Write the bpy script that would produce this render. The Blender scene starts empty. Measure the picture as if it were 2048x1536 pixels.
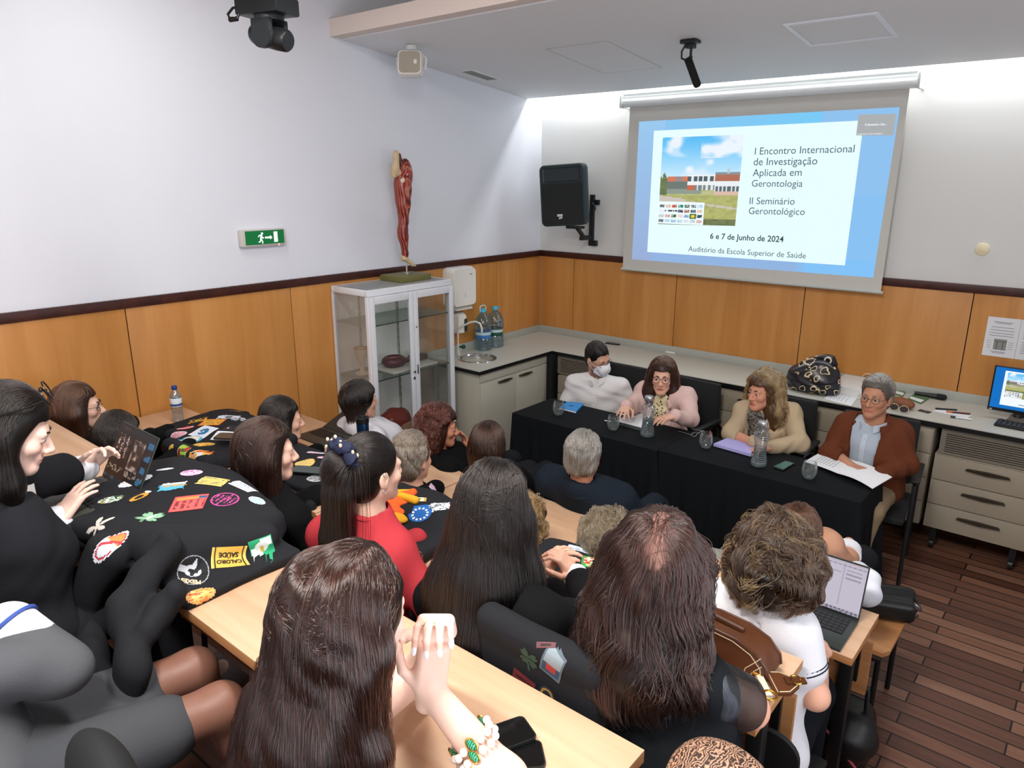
import bpy, bmesh, math, random
import numpy as np
from mathutils import Vector, Matrix
random.seed(7)
S = bpy.context.scene
COL = S.collection

# ---------------------------------------------------------------- camera (solved from the room's lines)
FOC, PITCH, YAW, ROLL = 1443.39, .2781, -.6953, .0027
CAMP = np.array([4.4033, -5.7121, 2.3943])
_cy, _sy = math.cos(YAW), math.sin(YAW)
_f = np.array([_sy*math.cos(PITCH), _cy*math.cos(PITCH), -math.sin(PITCH)])
_r0 = np.array([_cy, -_sy, 0.]); _u0 = np.cross(_r0, _f)
_r = math.cos(ROLL)*_r0 + math.sin(ROLL)*_u0; _u = -math.sin(ROLL)*_r0 + math.cos(ROLL)*_u0
cd = bpy.data.cameras.new('camera'); cam = bpy.data.objects.new('camera', cd); COL.objects.link(cam)
cd.sensor_width = 36; cd.lens = FOC/2048*36; cd.clip_start = .02; cd.clip_end = 60
cam.matrix_world = Matrix(((_r[0], _u[0], -_f[0], CAMP[0]), (_r[1], _u[1], -_f[1], CAMP[1]), (_r[2], _u[2], -_f[2], CAMP[2]), (0, 0, 0, 1)))
S.camera = cam

def ray(px, py):
    return _f + _r*(px-1024)/FOC - _u*(py-768)/FOC
def at(px, py, x=None, y=None, z=None):
    """the place in the room seen at a spot of the photograph, on one known plane"""
    d = ray(px, py)
    t = (x-CAMP[0])/d[0] if x is not None else (y-CAMP[1])/d[1] if y is not None else (z-CAMP[2])/d[2]
    return CAMP + d*t

# ---------------------------------------------------------------- world, lamps, exposure
w = bpy.data.worlds.new('world'); S.world = w; w.use_nodes = True
w.node_tree.nodes['Background'].inputs[0].default_value = (.75, .82, 1, 1)
w.node_tree.nodes['Background'].inputs[1].default_value = .12
S.view_settings.view_transform = 'Standard'; S.view_settings.look = 'None'
S.view_settings.gamma = 1; S.view_settings.use_curve_mapping = False
S.view_settings.exposure = 0.38
def area(name, loc, size, power, color=(1, 1, 1), rot=(0, 0, 0), spread=180):
    l = bpy.data.lights.new(name, 'AREA'); l.shape = 'RECTANGLE'; l.size, l.size_y = size
    l.energy = power; l.color = color; l.spread = math.radians(spread)
    o = bpy.data.objects.new(name, l); COL.objects.link(o); o.location = loc; o.rotation_euler = rot
    return o
# ceiling luminaires above the audience, an added fill panel on the unseen right side, and the cove along the front wall
area('luminaire', (1.1, -4.0, 3.74), (.7, .3), 13, (1, .97, .93))
area('luminaire', (3.3, -4.2, 3.74), (.7, .3), 48, (1, .97, .93))
area('luminaire', (3.7, -6.0, 3.74), (.7, .3), 85, (1, .97, .93))
area('side_fill', (5.46, -4.7, 1.9), (1.5, 3.4), 58, (.86, .92, 1), (0, math.radians(116), 0))  # added unseen panel that brightens the ceiling; no window is known there
area('cove_lamp', (2.4, -.10, 3.25), (4.7, .05), 26, (.95, .98, 1), (math.radians(12), 0, 0))
S.cycles.max_bounces = 8; S.cycles.diffuse_bounces = 4; S.cycles.glossy_bounces = 4
S.cycles.transmission_bounces = 8; S.cycles.transparent_max_bounces = 12
S.cycles.caustics_reflective = False; S.cycles.caustics_refractive = False
S.cycles.use_denoising = True; S.cycles.sample_clamp_indirect = 6

# ---------------------------------------------------------------- naming
def tag(o, label=None, cat=None, group=None, kind=None):
    for k, v in (('label', label), ('category', cat), ('group', group), ('kind', kind)):
        if v: o[k] = v
    return o
def thing(name, label, cat, loc=(0, 0, 0), group=None, rz=0):
    o = bpy.data.objects.new(name, None); COL.objects.link(o); o.location = loc; o.rotation_euler = (0, 0, rz)
    o.empty_display_size = .05
    return tag(o, label, cat, group)
def dup(o, parent=None, loc=None, rz=None, label=None):
    c = o.copy(); COL.objects.link(c)
    if parent is not None: c.parent = parent
    for ch in o.children: dup(ch, c)
    if loc is not None: c.location = loc
    if rz is not None: c.rotation_euler = (0, 0, rz)
    if label: c['label'] = label
    return c

# ---------------------------------------------------------------- materials
def lin(h):
    if isinstance(h, str):
        h = h.lstrip('#'); v = [int(h[i:i+2], 16)/255 for i in (0, 2, 4)]
    else: v = list(h)
    return tuple(c/12.92 if c <= .04045 else ((c+.055)/1.055)**2.4 for c in v)
_M = {}
class NT:
    def __init__(s, name):
        s.m = bpy.data.materials.new(name); s.m.use_nodes = True; s.t = s.m.node_tree; s.b = s.t.nodes['Principled BSDF']
    def n(s, typ, **kw):
        nd = s.t.nodes.new(typ)
        for k, v in kw.items():
            if k[0] == '_': setattr(nd, k[1:], v)
            else: nd.inputs[k.replace('__', ' ')].default_value = v
        return nd
    def l(s, a, b): s.t.links.new(a, b)
    def coords(s, scale=(1, 1, 1), rot=(0, 0, 0), kind='Object'):
        tc = s.n('ShaderNodeTexCoord'); mp = s.n('ShaderNodeMapping'); mp.inputs['Scale'].default_value = scale
        mp.inputs['Rotation'].default_value = rot; s.l(tc.outputs[kind], mp.inputs[0]); return mp.outputs[0]
    def ramp(s, fac, stops):
        r = s.n('ShaderNodeValToRGB'); e = r.color_ramp.elements
        while len(e) < len(stops): e.new(.5)
        for i, (p, c) in enumerate(stops): e[i].position = p; e[i].color = (*lin(c), 1)
        s.l(fac, r.inputs[0]); return r.outputs[0]
    def bump(s, h, strength=.2, dist=.01):
        b = s.n('ShaderNodeBump'); b.inputs['Strength'].default_value = strength; b.inputs['Distance'].default_value = dist
        s.l(h, b.inputs['Height']); s.l(b.outputs[0], s.b.inputs['Normal'])
def mat(name, color='#808080', rough=.5, metal=0, spec=.5, noise=0, bump=0, scale=60, trans=0, ior=1.45, emit=0, attr=None, coat=0, sheen=0, sub=0, alpha=1):
    if name in _M: return _M[name]
    k = NT(name); b = k.b; c = lin(color)
    b.inputs['Base Color'].default_value = (*c, 1); b.inputs['Roughness'].default_value = rough
    b.inputs['Metallic'].default_value = metal; b.inputs['Specular IOR Level'].default_value = spec
    b.inputs['Transmission Weight'].default_value = trans; b.inputs['IOR'].default_value = ior
    b.inputs['Coat Weight'].default_value = coat; b.inputs['Sheen Weight'].default_value = sheen; b.inputs['Alpha'].default_value = alpha
    if sub:
        b.inputs['Subsurface Weight'].default_value = sub; b.inputs['Subsurface Radius'].default_value = (.012, .005, .003); b.inputs['Subsurface Scale'].default_value = 1
    cs = None
    if attr:
        a = k.n('ShaderNodeAttribute'); a.attribute_name = attr; cs = a.outputs['Color']; k.l(cs, b.inputs['Base Color'])
        if emit: k.l(cs, b.inputs['Emission Color'])
    elif emit: b.inputs['Emission Color'].default_value = (*c, 1)
    b.inputs['Emission Strength'].default_value = emit
    if noise or bump:
        nz = k.n('ShaderNodeTexNoise', Scale=scale, Detail=4.0); k.l(k.coords(), nz.inputs['Vector'])
        if noise:
            mx = k.n('ShaderNodeMix', _data_type='RGBA', _blend_type='OVERLAY'); mx.inputs['Factor'].default_value = noise
            if cs is not None: k.l(cs, mx.inputs[6])
            else: mx.inputs[6].default_value = (*c, 1)
            k.l(nz.outputs['Fac'], mx.inputs[7]); k.l(mx.outputs[2], b.inputs['Base Color'])
        if bump: k.bump(nz.outputs['Fac'], bump, .004)
    _M[name] = k.m; return k.m
def wood(name, cols, scale, rough=.35, bump=.03, rot=(0, 0, 0), spec=.4, coat=0):
    if name in _M: return _M[name]
    k = NT(name); v = k.coords(scale, rot)
    n1 = k.n('ShaderNodeTexNoise', Scale=1.0, Detail=6.0, Roughness=.6, Distortion=.6); k.l(v, n1.inputs['Vector'])
    c = k.ramp(n1.outputs['Fac'], [(.25, cols[0]), (.5, cols[1]), (.78, cols[2])])
    k.l(c, k.b.inputs['Base Color']); k.b.inputs['Roughness'].default_value = rough; k.b.inputs['Specular IOR Level'].default_value = spec
    k.b.inputs['Coat Weight'].default_value = coat; k.bump(n1.outputs['Fac'], bump, .003); _M[name] = k.m; return k.m
def glass(name, color='#ffffff', tint=.08, rough=0.02, rim_white=.25):
    """thin clear pane: see-through with a mirror coat"""
    if name in _M: return _M[name]
    k = NT(name); t = k.t; out = t.nodes['Material Output']
    tr = k.n('ShaderNodeBsdfTransparent'); tr.inputs[0].default_value = (*lin(color), 1)
    gl0 = k.n('ShaderNodeBsdfGlossy'); gl0.inputs['Roughness'].default_value = rough; df = k.n('ShaderNodeBsdfDiffuse'); df.inputs[0].default_value = (.9, .93, .95, 1); gl = k.n('ShaderNodeMixShader'); gl.inputs[0].default_value = rim_white; k.l(gl0.outputs[0], gl.inputs[1]); k.l(df.outputs[0], gl.inputs[2])  # white diffuse share imitates bright highlights along the glass rims
    fr = k.n('ShaderNodeLayerWeight'); fr.inputs[0].default_value = .25
    ma = k.n('ShaderNodeMath', _operation='MULTIPLY_ADD'); ma.inputs[1].default_value = .55; ma.inputs[2].default_value = tint; ma.use_clamp = True
    k.l(fr.outputs['Fresnel'], ma.inputs[0]); mx = k.n('ShaderNodeMixShader'); k.l(ma.outputs[0], mx.inputs[0]); k.l(tr.outputs[0], mx.inputs[1]); k.l(gl.outputs[0], mx.inputs[2])
    k.l(mx.outputs[0], out.inputs['Surface']); _M[name] = k.m; return k.m

# ---------------------------------------------------------------- fast mesh creation
def mesh_np(name, V, F, mats=None, parent=None, off=None, midx=None, colors=None, smooth=True, sharp=None, attr='Col'):
    """V (n,3); F (m,k) array or a list of faces; colors per vertex"""
    me = bpy.data.meshes.new(name); V = np.asarray(V, np.float32)
    if off is not None: V = V-np.asarray(off, np.float32)
    if isinstance(F, np.ndarray):
        k = F.shape[1]; loops = F.ravel().astype(np.int32); tot = np.full(len(F), k, np.int32)
    else:
        tot = np.array([len(f) for f in F], np.int32); loops = np.array([i for f in F for i in f], np.int32)
    start = np.concatenate([[0], np.cumsum(tot)[:-1]]).astype(np.int32) if len(tot) else np.zeros(0, np.int32)
    me.vertices.add(len(V)); me.vertices.foreach_set('co', V.ravel())
    me.loops.add(len(loops)); me.loops.foreach_set('vertex_index', loops)
    me.polygons.add(len(tot)); me.polygons.foreach_set('loop_start', start); me.polygons.foreach_set('loop_total', tot)
    for m in (mats if isinstance(mats, (list, tuple)) else [mats]):
        if m: me.materials.append(m)
    if midx is not None: me.polygons.foreach_set('material_index', np.asarray(midx, np.int32))
    me.update(calc_edges=True); me.validate()
    if smooth:
        me.shade_smooth()
        if sharp is not None: me.set_sharp_from_angle(angle=math.radians(sharp))
    if colors is not None:
        c = np.ones((len(V), 4), np.float32); c[:, :3] = colors
        a = me.color_attributes.new(attr, 'FLOAT_COLOR', 'POINT'); a.data.foreach_set('color', c.ravel())
    o = bpy.data.objects.new(name, me); COL.objects.link(o)
    if parent is not None: o.parent = parent
    elif off is not None: o.location = off
    return o
def basis(d):
    d = np.asarray(d, float); d = d/np.linalg.norm(d); a = np.array([0, 0, 1.]) if abs(d[2]) < .9 else np.array([1., 0, 0])
    u = np.cross(a, d); u /= np.linalg.norm(u); return u, np.cross(d, u), d
def unit(v): v = np.asarray(v, float); return v/np.linalg.norm(v)
class MB:
    """collects solids into one mesh"""
    def __init__(s): s.V = []; s.F = []; s.I = []; s.mi = 0
    def add(s, V, F):
        n = len(s.V); s.V += [tuple(map(float, v)) for v in V]; s.F += [tuple(i+n for i in f) for f in F]; s.I += [s.mi]*len(F); return s
    def box(s, lo, hi, bev=0, M=None):
        lo = np.array(lo, float); hi = np.array(hi, float); lo, hi = np.minimum(lo, hi), np.maximum(lo, hi)
        if bev <= 0:
            V = np.array([(x, y, z) for x in (lo[0], hi[0]) for y in (lo[1], hi[1]) for z in (lo[2], hi[2])])
            F = [(0, 1, 3, 2), (4, 6, 7, 5), (0, 4, 5, 1), (2, 3, 7, 6), (0, 2, 6, 4), (1, 5, 7, 3)]
        else:
            bm = bmesh.new(); bmesh.ops.create_cube(bm, size=1)
            for v in bm.verts: v.co = Vector((lo+hi)/2+np.array(v.co)*(hi-lo))
            bmesh.ops.bevel(bm, geom=bm.edges[:], offset=min(bev, min(hi-lo)*.49), segments=2, profile=.6, affect='EDGES')
            bm.verts.index_update(); V = np.array([v.co[:] for v in bm.verts]); F = [tuple(v.index for v in f.verts) for f in bm.faces]; bm.free()
        if M is not None: V = V@np.array(M.to_3x3()).T+np.array(M.translation)
        return s.add(V, F)
    def cyl(s, a, b, r0, r1=None, seg=20, cap=True):
        a = np.array(a, float); b = np.array(b, float); r1 = r0 if r1 is None else r1; u, v, d = basis(b-a)
        V = []; 
        for p, r in ((a, r0), (b, r1)):
            for i in range(seg): t = 2*math.pi*i/seg; V.append(p+u*r*math.cos(t)+v*r*math.sin(t))
        F = [(i, (i+1) % seg, seg+(i+1) % seg, seg+i) for i in range(seg)]
        if cap: F += [tuple(range(seg))[::-1], tuple(range(seg, 2*seg))]
        return s.add(V, F)
    def lathe(s, prof, c=(0, 0, 0), seg=28, ax=(0, 0, 1)):
        u, v, d = basis(ax); c = np.array(c, float); V = []; F = []; n = len(prof)
        for r, z in prof:
            for i in range(seg): t = 2*math.pi*i/seg; V.append(c+d*z+max(r, 1e-5)*(u*math.cos(t)+v*math.sin(t)))
        for j in range(n-1):
            for i in range(seg): F.append((j*seg+i, j*seg+(i+1) % seg, (j+1)*seg+(i+1) % seg, (j+1)*seg+i))
        return s.add(V, F)
    def tube(s, pts, r, seg=10, closed=False):
        pts = [np.array(p, float) for p in pts]; n = len(pts); V = []; F = []; rs = r if isinstance(r, (list, tuple, np.ndarray)) else [r]*n
        u = None
        for i, p in enumerate(pts):
            d = pts[(i+1) % n]-pts[i-1] if (closed or 0 < i < n-1) else (pts[1]-pts[0] if i == 0 else pts[-1]-pts[-2]); d = unit(d)
            if u is None: u = basis(d)[0]
            u = u-d*(u@d); u = u/max(np.linalg.norm(u), 1e-9); v = np.cross(d, u)
            for k in range(seg): t = 2*math.pi*k/seg; V.append(p+rs[i]*(u*math.cos(t)+v*math.sin(t)))
        for j in range(n if closed else n-1):
            a, b = j*seg, ((j+1) % n)*seg
            for k in range(seg): F.append((a+k, a+(k+1) % seg, b+(k+1) % seg, b+k))
        if not closed: F += [tuple(range(seg))[::-1], tuple(range((n-1)*seg, n*seg))]
        return s.add(V, F)
    def prism(s, poly, o, u, v, h):
        """polygon (list of 2D) in plane o+u,v extruded by vector h"""
        o, u, v, h = (np.array(q, float) for q in (o, u, v, h)); n = len(poly)
        V = [o+u*a+v*b for a, b in poly]+[o+u*a+v*b+h for a, b in poly]
        F = [tuple(range(n))[::-1], tuple(range(n, 2*n))]+[(i, (i+1) % n, n+(i+1) % n, n+i) for i in range(n)]
        return s.add(V, F)
    def ell(s, c, r, seg=20, rings=12, M=None):
        V = []; F = []
        for j in range(rings+1):
            p = math.pi*j/rings
            for i in range(seg): t = 2*math.pi*i/seg; V.append((r[0]*math.sin(p)*math.cos(t), r[1]*math.sin(p)*math.sin(t), r[2]*math.cos(p)))
        V = np.array(V)
        if M is not None: V = V@np.array(M).T
        V = V+np.array(c, float)
        for j in range(rings):
            for i in range(seg): F.append((j*seg+i, (j+1)*seg+i, (j+1)*seg+(i+1) % seg, j*seg+(i+1) % seg))
        return s.add(V, F)
    def move(s, M):
        M = np.array(M); s.V = [tuple(M[:3, :3]@np.array(v)+M[:3, 3]) for v in s.V]; return s
    def build(s, name, mats, parent=None, off=None, sharp=35):
        return mesh_np(name, np.array(s.V), s.F, mats, parent, off, s.I if isinstance(mats, (list, tuple)) else None, sharp=sharp)
def rrect(w, h, r, n=5):
    return [(sx*(w/2-r)+r*math.cos(a), sy*(h/2-r)+r*math.sin(a)) for sx, sy, a0 in ((1, 1, 0), (-1, 1, 90), (-1, -1, 180), (1, -1, 270)) for a in [math.radians(a0+90*i/n) for i in range(n+1)]]
def text_mesh(body, size, bold=0, shear=0, spacing=1.0, align='LEFT'):
    """lettering as (verts2d, faces)"""
    cu = bpy.data.curves.new('t', 'FONT'); cu.body = body; cu.size = size; cu.shear = shear; cu.space_character = spacing; cu.offset = bold; cu.align_x = align; cu.resolution_u = 3
    ob = bpy.data.objects.new('t', cu); COL.objects.link(ob); dg = bpy.context.evaluated_depsgraph_get(); me = ob.evaluated_get(dg).to_mesh()
    V = np.array([v.co[:2] for v in me.vertices]) if len(me.vertices) else np.zeros((0, 2)); F = [tuple(p.vertices) for p in me.polygons]
    ob.evaluated_get(dg).to_mesh_clear(); bpy.data.objects.remove(ob); bpy.data.curves.remove(cu); return V, F
def paint(fn, w, h, nx, ny, o, u, v, keep=None):
    """a sheet of small cells coloured by fn(s,t)->sRGB or None: returns V, F, colours (per-vertex, cells split)"""
    o, u, v = (np.array(q, float) for q in (o, u, v)); V = []; F = []; C = []
    for j in range(ny):
        for i in range(nx):
            c = fn((i+.5)/nx, (j+.5)/ny)
            if c is None: continue
            n = len(V)
            for a, b in ((i, j), (i+1, j), (i+1, j+1), (i, j+1)): V.append(o+u*(w*(a/nx-.5))+v*(h*(b/ny-.5)))
            F.append((n, n+1, n+2, n+3)); C += [lin(c)]*4
    return np.array(V), np.array(F), np.array(C)
# ================================================================= the room
WHITE = mat('wall_paint', '#e4e7f0', .75, noise=.05, scale=8)
CEIL = mat('ceiling_paint', '#e6e8ea', .8)
GREYW = mat('grey_wall_paint', '#dcdcd9', .75)
PANEL = wood('panel_veneer', ('#b27638', '#c28544', '#d09556'), (7, 7, .5), .38, .01)
RAIL = wood('rail_wood', ('#2c100b', '#3d1a12', '#50261a'), (9, 9, 9), .4)
DARKGAP = mat('gap_black', '#140d08', .9)
BEECH = wood('desk_beech', ('#c09878', '#cca686', '#d6b496'), (1.2, 16, 16), .42, .01)
BEECHE = wood('desk_edge_beech', ('#a06a40', '#b07a4c', '#bd8a5c'), (2, 20, 20), .45, .01)
BLACKM = mat('black_metal', '#121314', .45)
def struct(mb, name, mats):
    o = mb.build(name, mats); o['kind'] = 'structure'; return o
DADO, RLB = 1.712, 1.657
# floor: dark reddish hardwood strips along the front wall
k = NT('floor_planks'); v = k.coords()
br = k.n('ShaderNodeTexBrick', Scale=1.0); br.offset = .37; br.inputs['Mortar Size'].default_value = .004; br.inputs['Brick Width'].default_value = 1.1; br.inputs['Row Height'].default_value = .088
br.inputs['Color1'].default_value = (0, 0, 0, 1); br.inputs['Color2'].default_value = (1, 1, 1, 1); br.inputs['Mortar'].default_value = (.5, .5, .5, 1); k.l(v, br.inputs['Vector'])
nz = k.n('ShaderNodeTexNoise', Scale=1.0, Detail=6.0); k.l(k.coords((3, 40, 40)), nz.inputs['Vector'])
mx = k.n('ShaderNodeMix', _data_type='RGBA', _blend_type='MIX'); mx.inputs['Factor'].default_value = .5; k.l(br.outputs['Color'], mx.inputs[6]); k.l(nz.outputs['Fac'], mx.inputs[7])
cr = k.ramp(mx.outputs[2], [(.12, '#452a20'), (.45, '#644133'), (.62, '#7a5341'), (.9, '#94705c')])
mm = k.n('ShaderNodeMix', _data_type='RGBA', _blend_type='MIX'); k.l(br.outputs['Fac'], mm.inputs['Factor']); k.l(cr, mm.inputs[6]); mm.inputs[7].default_value = (.006, .003, .002, 1)
k.l(mm.outputs[2], k.b.inputs['Base Color']); k.b.inputs['Roughness'].default_value = .42
iv = k.n('ShaderNodeMath', _operation='SUBTRACT'); iv.inputs[0].default_value = 1; k.l(br.outputs['Fac'], iv.inputs[1]); k.bump(iv.outputs[0], .6, .004)
FLOORM = k.m
m = MB(); m.box((-.1, -7.6, -.1), (5.6, .1, 0)); struct(m, 'floor', FLOORM)
for i, (y0, z) in enumerate(((-3.66, .25), (-4.5, .48), (-5.42, .70))):
    m = MB(); m.box((0, -7.5, z-.23 if i else .001), (5.5, y0, z)); struct(m, 'floor_step', FLOORM)
m = MB(); m.box((-.15, -7.6, 0), (-.015, .1, 3.9)); struct(m, 'wall_left', WHITE)
m = MB(); m.box((-.015, .015, 0), (5.6, .15, 3.9)); struct(m, 'wall_front', GREYW)
m = MB(); m.box((5.5, -7.6, 0), (5.6, .1, 3.9)); struct(m, 'wall_right', WHITE)
m = MB(); m.box((-.1, -7.6, 0), (5.6, -7.5, 3.9)); struct(m, 'wall_back', WHITE)
m = MB(); m.box((-.1, -7.6, 3.76), (5.6, .1, 3.9)); struct(m, 'ceiling_upper', mat('upper_ceiling', '#b9a795', .85))
cz = lambda y: 3.067-.1077*y
m = MB(); y0, y1 = -2.37, -.21
V = [(x, y, cz(y)+h) for y in (y0+.1, y1) for x in (-.015, 5.5) for h in (0, .05)]
m.add(V, [(0, 2, 6, 4), (1, 5, 7, 3), (0, 1, 3, 2), (4, 6, 7, 5), (0, 4, 5, 1), (2, 3, 7, 6)]); struct(m, 'ceiling', CEIL)
m = MB(); m.box((-.014, -2.37, cz(-2.37)-.002), (5.5, -2.24, 3.428)); struct(m, 'ceiling_beam', mat('beam_paint', '#e6d8cf', .8))
# wood panelling with open joints, dark rail on top
ls = [-7.5, -6.16, -5.06, -3.96, -2.85, -1.75, -.655, 0]; fs = [0, .405, 1.49, 2.58, 3.69, 4.79, 5.5]
m = MB(); m.box((-.0149, -7.5, 0), (-.012, 0, RLB)); m.mi = 1
for a, b in zip(ls, ls[1:]): m.box((-.012, a+.003, .0), (0, b-.003, RLB), .002)
struct(m, 'wall_panelling_left', [DARKGAP, PANEL])
m = MB(); m.box((0, .012, 0), (5.5, .0149, RLB)); m.mi = 1
for a, b in zip(fs, fs[1:]): m.box((a+.003, 0, 0), (b-.003, .012, RLB), .002)
struct(m, 'wall_panelling_front', [DARKGAP, PANEL])
m = MB(); m.box((-.0149, -7.5, RLB), (.012, .0149, DADO), .004); struct(m, 'trim_1', RAIL)
m = MB(); m.box((.012, -.012, RLB), (5.5, .0149, DADO), .004); struct(m, 'trim_2', RAIL)

# ================================================================= things on walls and ceiling
PLW = mat('white_plastic', '#e8e6e0', .35); PLG = mat('warm_grey_plastic', '#b9b2a4', .5); GRILL = mat('speaker_grille', '#a89f90', .6, bump=.4, scale=400)
BLK = mat('black_plastic', '#15181a', .4); BLK2 = mat('black_soft', '#1b1e20', .6); CHROME = mat('chrome', '#d8d8d8', .12, 1); STEEL = mat('brushed_steel', '#b8b8b4', .28, 1)
# ceiling hatches
for pts, lab, fr in (([(1566, 48), (1757, 26), (1797, 72), (1630, 90)], 'square white framed access hatch in the ceiling over the projection screen', 1), ([(1093, 98), (1215, 82), (1310, 136), (1205, 145)], 'faint flush access hatch in the ceiling beside the hanging microphone', 0)):
    P = []
    for p in pts:
        d = ray(*p); t = (3.067-CAMP[2]-.1077*CAMP[1])/(d[2]+.1077*d[1]); P.append(CAMP+d*t)
    c = sum(P)/4; x0, x1 = min(p[0] for p in P)-c[0], max(p[0] for p in P)-c[0]; y0, y1 = min(p[1] for p in P)-c[1], max(p[1] for p in P)-c[1]
    t = thing('ceiling_hatch', lab, 'hatch', c); W = .022 if fr else .004
    def q(m, xa, xb, ya, yb, h): m.add([(x, y, -.1077*y-z) for y in (ya, yb) for x in (xa, xb) for z in (-.001, h)], [(0, 2, 6, 4), (1, 5, 7, 3), (0, 1, 3, 2), (4, 6, 7, 5), (0, 4, 5, 1), (2, 3, 7, 6)])
    m = MB()
    for a in ((x0, x1, y0, y0+W), (x0, x1, y1-W, y1), (x0, x0+W, y0+W, y1-W), (x1-W, x1, y0+W, y1-W)): q(m, *a, .008 if fr else .0025)
    m.build('frame', mat('hatch_frame', '#e9edf2', .4) if fr else mat('hatch_line', '#b4b4b2', .8), t)
    m = MB(); q(m, x0+W+.004, x1-W-.004, y0+W+.004, y1-W-.004, .003); m.build('cover', CEIL, t)
# air vent
c = np.array([.205, -1.10, cz(-1.10)]); t = thing('ceiling_vent', 'small rectangular air vent in the ceiling near the left wall', 'vent', c)
m = MB()
for a in ((-.09, .09, -.17, -.155), (-.09, .09, .155, .17), (-.09, -.06, -.155, .155), (.06, .09, -.155, .155)): m.add([(x, y, -.1077*y-z) for y in a[2:] for x in a[:2] for z in (-.001, .006)], [(0, 2, 6, 4), (1, 5, 7, 3), (0, 1, 3, 2), (4, 6, 7, 5), (0, 4, 5, 1), (2, 3, 7, 6)])
m.build('frame', PLW, t); m = MB()
for i in range(7):
    x = -.05+i*.0165; m.add([(x+dx, y, -.1077*y-z) for y in (-.155, .155) for dx in (0, .009) for z in (-.001, .004)], [(0, 2, 6, 4), (1, 5, 7, 3), (0, 1, 3, 2), (4, 6, 7, 5), (0, 4, 5, 1), (2, 3, 7, 6)])
m.build('grille', mat('vent_grey', '#8d958e', .5), t)
# white ceiling loudspeaker on its U bracket
c = np.array([.36, -1.95, cz(-1.95)]); t = thing('ceiling_speaker', 'small white loudspeaker hanging on a bracket under the ceiling', 'loudspeaker', c)
R0 = Matrix.Translation((0, -.02, -.14)) @ Matrix.Rotation(math.radians(38), 4, 'Z') @ Matrix.Rotation(math.radians(-14), 4, 'X')
m = MB(); pr = rrect(.17, .17, .03); n = len(pr)
V = []
for yy, sc in ((-.09, .93), (-.075, 1), (-.02, 1), (.075, .55)): V += [(a*sc, yy, b*sc) for a, b in pr]
F = [tuple(range(n)), tuple(range(3*n, 4*n))[::-1]]+[(j*n+i, (j+1)*n+i, (j+1)*n+(i+1) % n, j*n+(i+1) % n) for j in range(3) for i in range(n)]
m.add(V, F).move(R0).build('cabinet', PLW, t)
m = MB(); m.prism(rrect(.145, .145, .025), (0, -.0905, 0), (1, 0, 0), (0, 0, 1), (0, -.004, 0)).move(R0).build('grille', GRILL, t)
m = MB(); m.box((.03, -.0965, -.012), (.05, -.094, .016)).move(R0).build('badge', PLW, t)
m = MB(); m.tube([(.095, 0, -.02), (.1, 0, .06), (.06, 0, .1), (0, 0, .115), (-.06, 0, .1), (-.1, 0, .06), (-.095, 0, -.02)], .009, 8).move(R0); m.cyl((0, -.02, -.03), (0, -.02, .0), .035); m.build('bracket', PLW, t)
# ceiling microphone
c = np.array([2.15, -1.312, cz(-1.312)]); t = thing('ceiling_microphone', 'black stick microphone hanging from the ceiling before the screen', 'microphone', c)
m = MB(); m.box((-.055, -.04, -.022), (.05, .04, .002), .006); m.box((-.02, -.03, -.05), (.03, .02, -.02), .005); m.build('mounting_plate', BLK, t)
m = MB(); m.cyl((.005, 0, -.05), (.005, 0, -.095), .008); m.ell((.005, 0, -.1), (.013, .013, .013)); m.tube([(-.03, 0, -.02), (-.052, -.01, -.06), (-.05, -.01, -.1), (-.01, 0, -.118)], .006, 8); m.build('swivel', BLK, t)
m = MB(); m.cyl((-.012, 0, -.105), (.068, -.01, -.262), .024); m.lathe([(0, 0), (.018, .002), (.024, .012), (.024, .02)], (.073, -.01, -.272), 20, (-.08, .01, .157)); m.build('microphone_head', mat('mic_foam', '#0d0e0f', .9), t)
# PTZ camera (out over the audience)
c = at(536, 10, x=2.02); t = thing('conference_camera', 'black swivel video camera hanging upside down above the audience', 'camera', c)
ax = _r*np.array([1, 1, 0]); ax = unit(ax); ay = np.array([-ax[1], ax[0], 0]); rm = Matrix(((ax[0], ay[0], 0, 0), (ax[1], ay[1], 0, 0), (0, 0, 1, 0), (0, 0, 0, 1))) @ Matrix.Rotation(math.radians(-24), 4, 'Z')
m = MB(); m.box((-.095, -.06, -.035), (.085, .06, .02), .008).move(rm).build('base', BLK, t)
m = MB(); m.cyl((0, 0, -.035), (0, 0, -.05), .05); m.box((-.042, -.048, -.105), (.04, -.03, -.045), .006); m.box((-.042, .03, -.105), (.04, .048, -.045), .006); m.cyl((-.0, -.049, -.1), (0, -.03, -.1), .041); m.move(rm).build('yoke', mat('camera_grey', '#262b2d', .45), t)
m = MB(); r2 = rm @ Matrix.Translation((0, 0, -.1)) @ Matrix.Rotation(math.radians(14), 4, 'Y')
m.lathe([(0, -.075), (.028, -.075), (.034, -.066), (.036, -.03), (.038, .03), (.036, .07), (.03, .078), (0, .078)], (0, 0, 0), 28, (1, 0, 0)); m.move(r2).build('camera_head', BLK, t)
m = MB(); m.lathe([(0, -.077), (.026, -.077), (.029, -.074)], (0, 0, 0), 28, (1, 0, 0)).move(r2).build('lens', mat('lens_glass', '#3d4038', .15), t)
m = MB(); m.cyl((.0, 0, .0), (.0, 0, 3.76-c[2]), .012); m.build('ceiling_pole', BLK, t)
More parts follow.
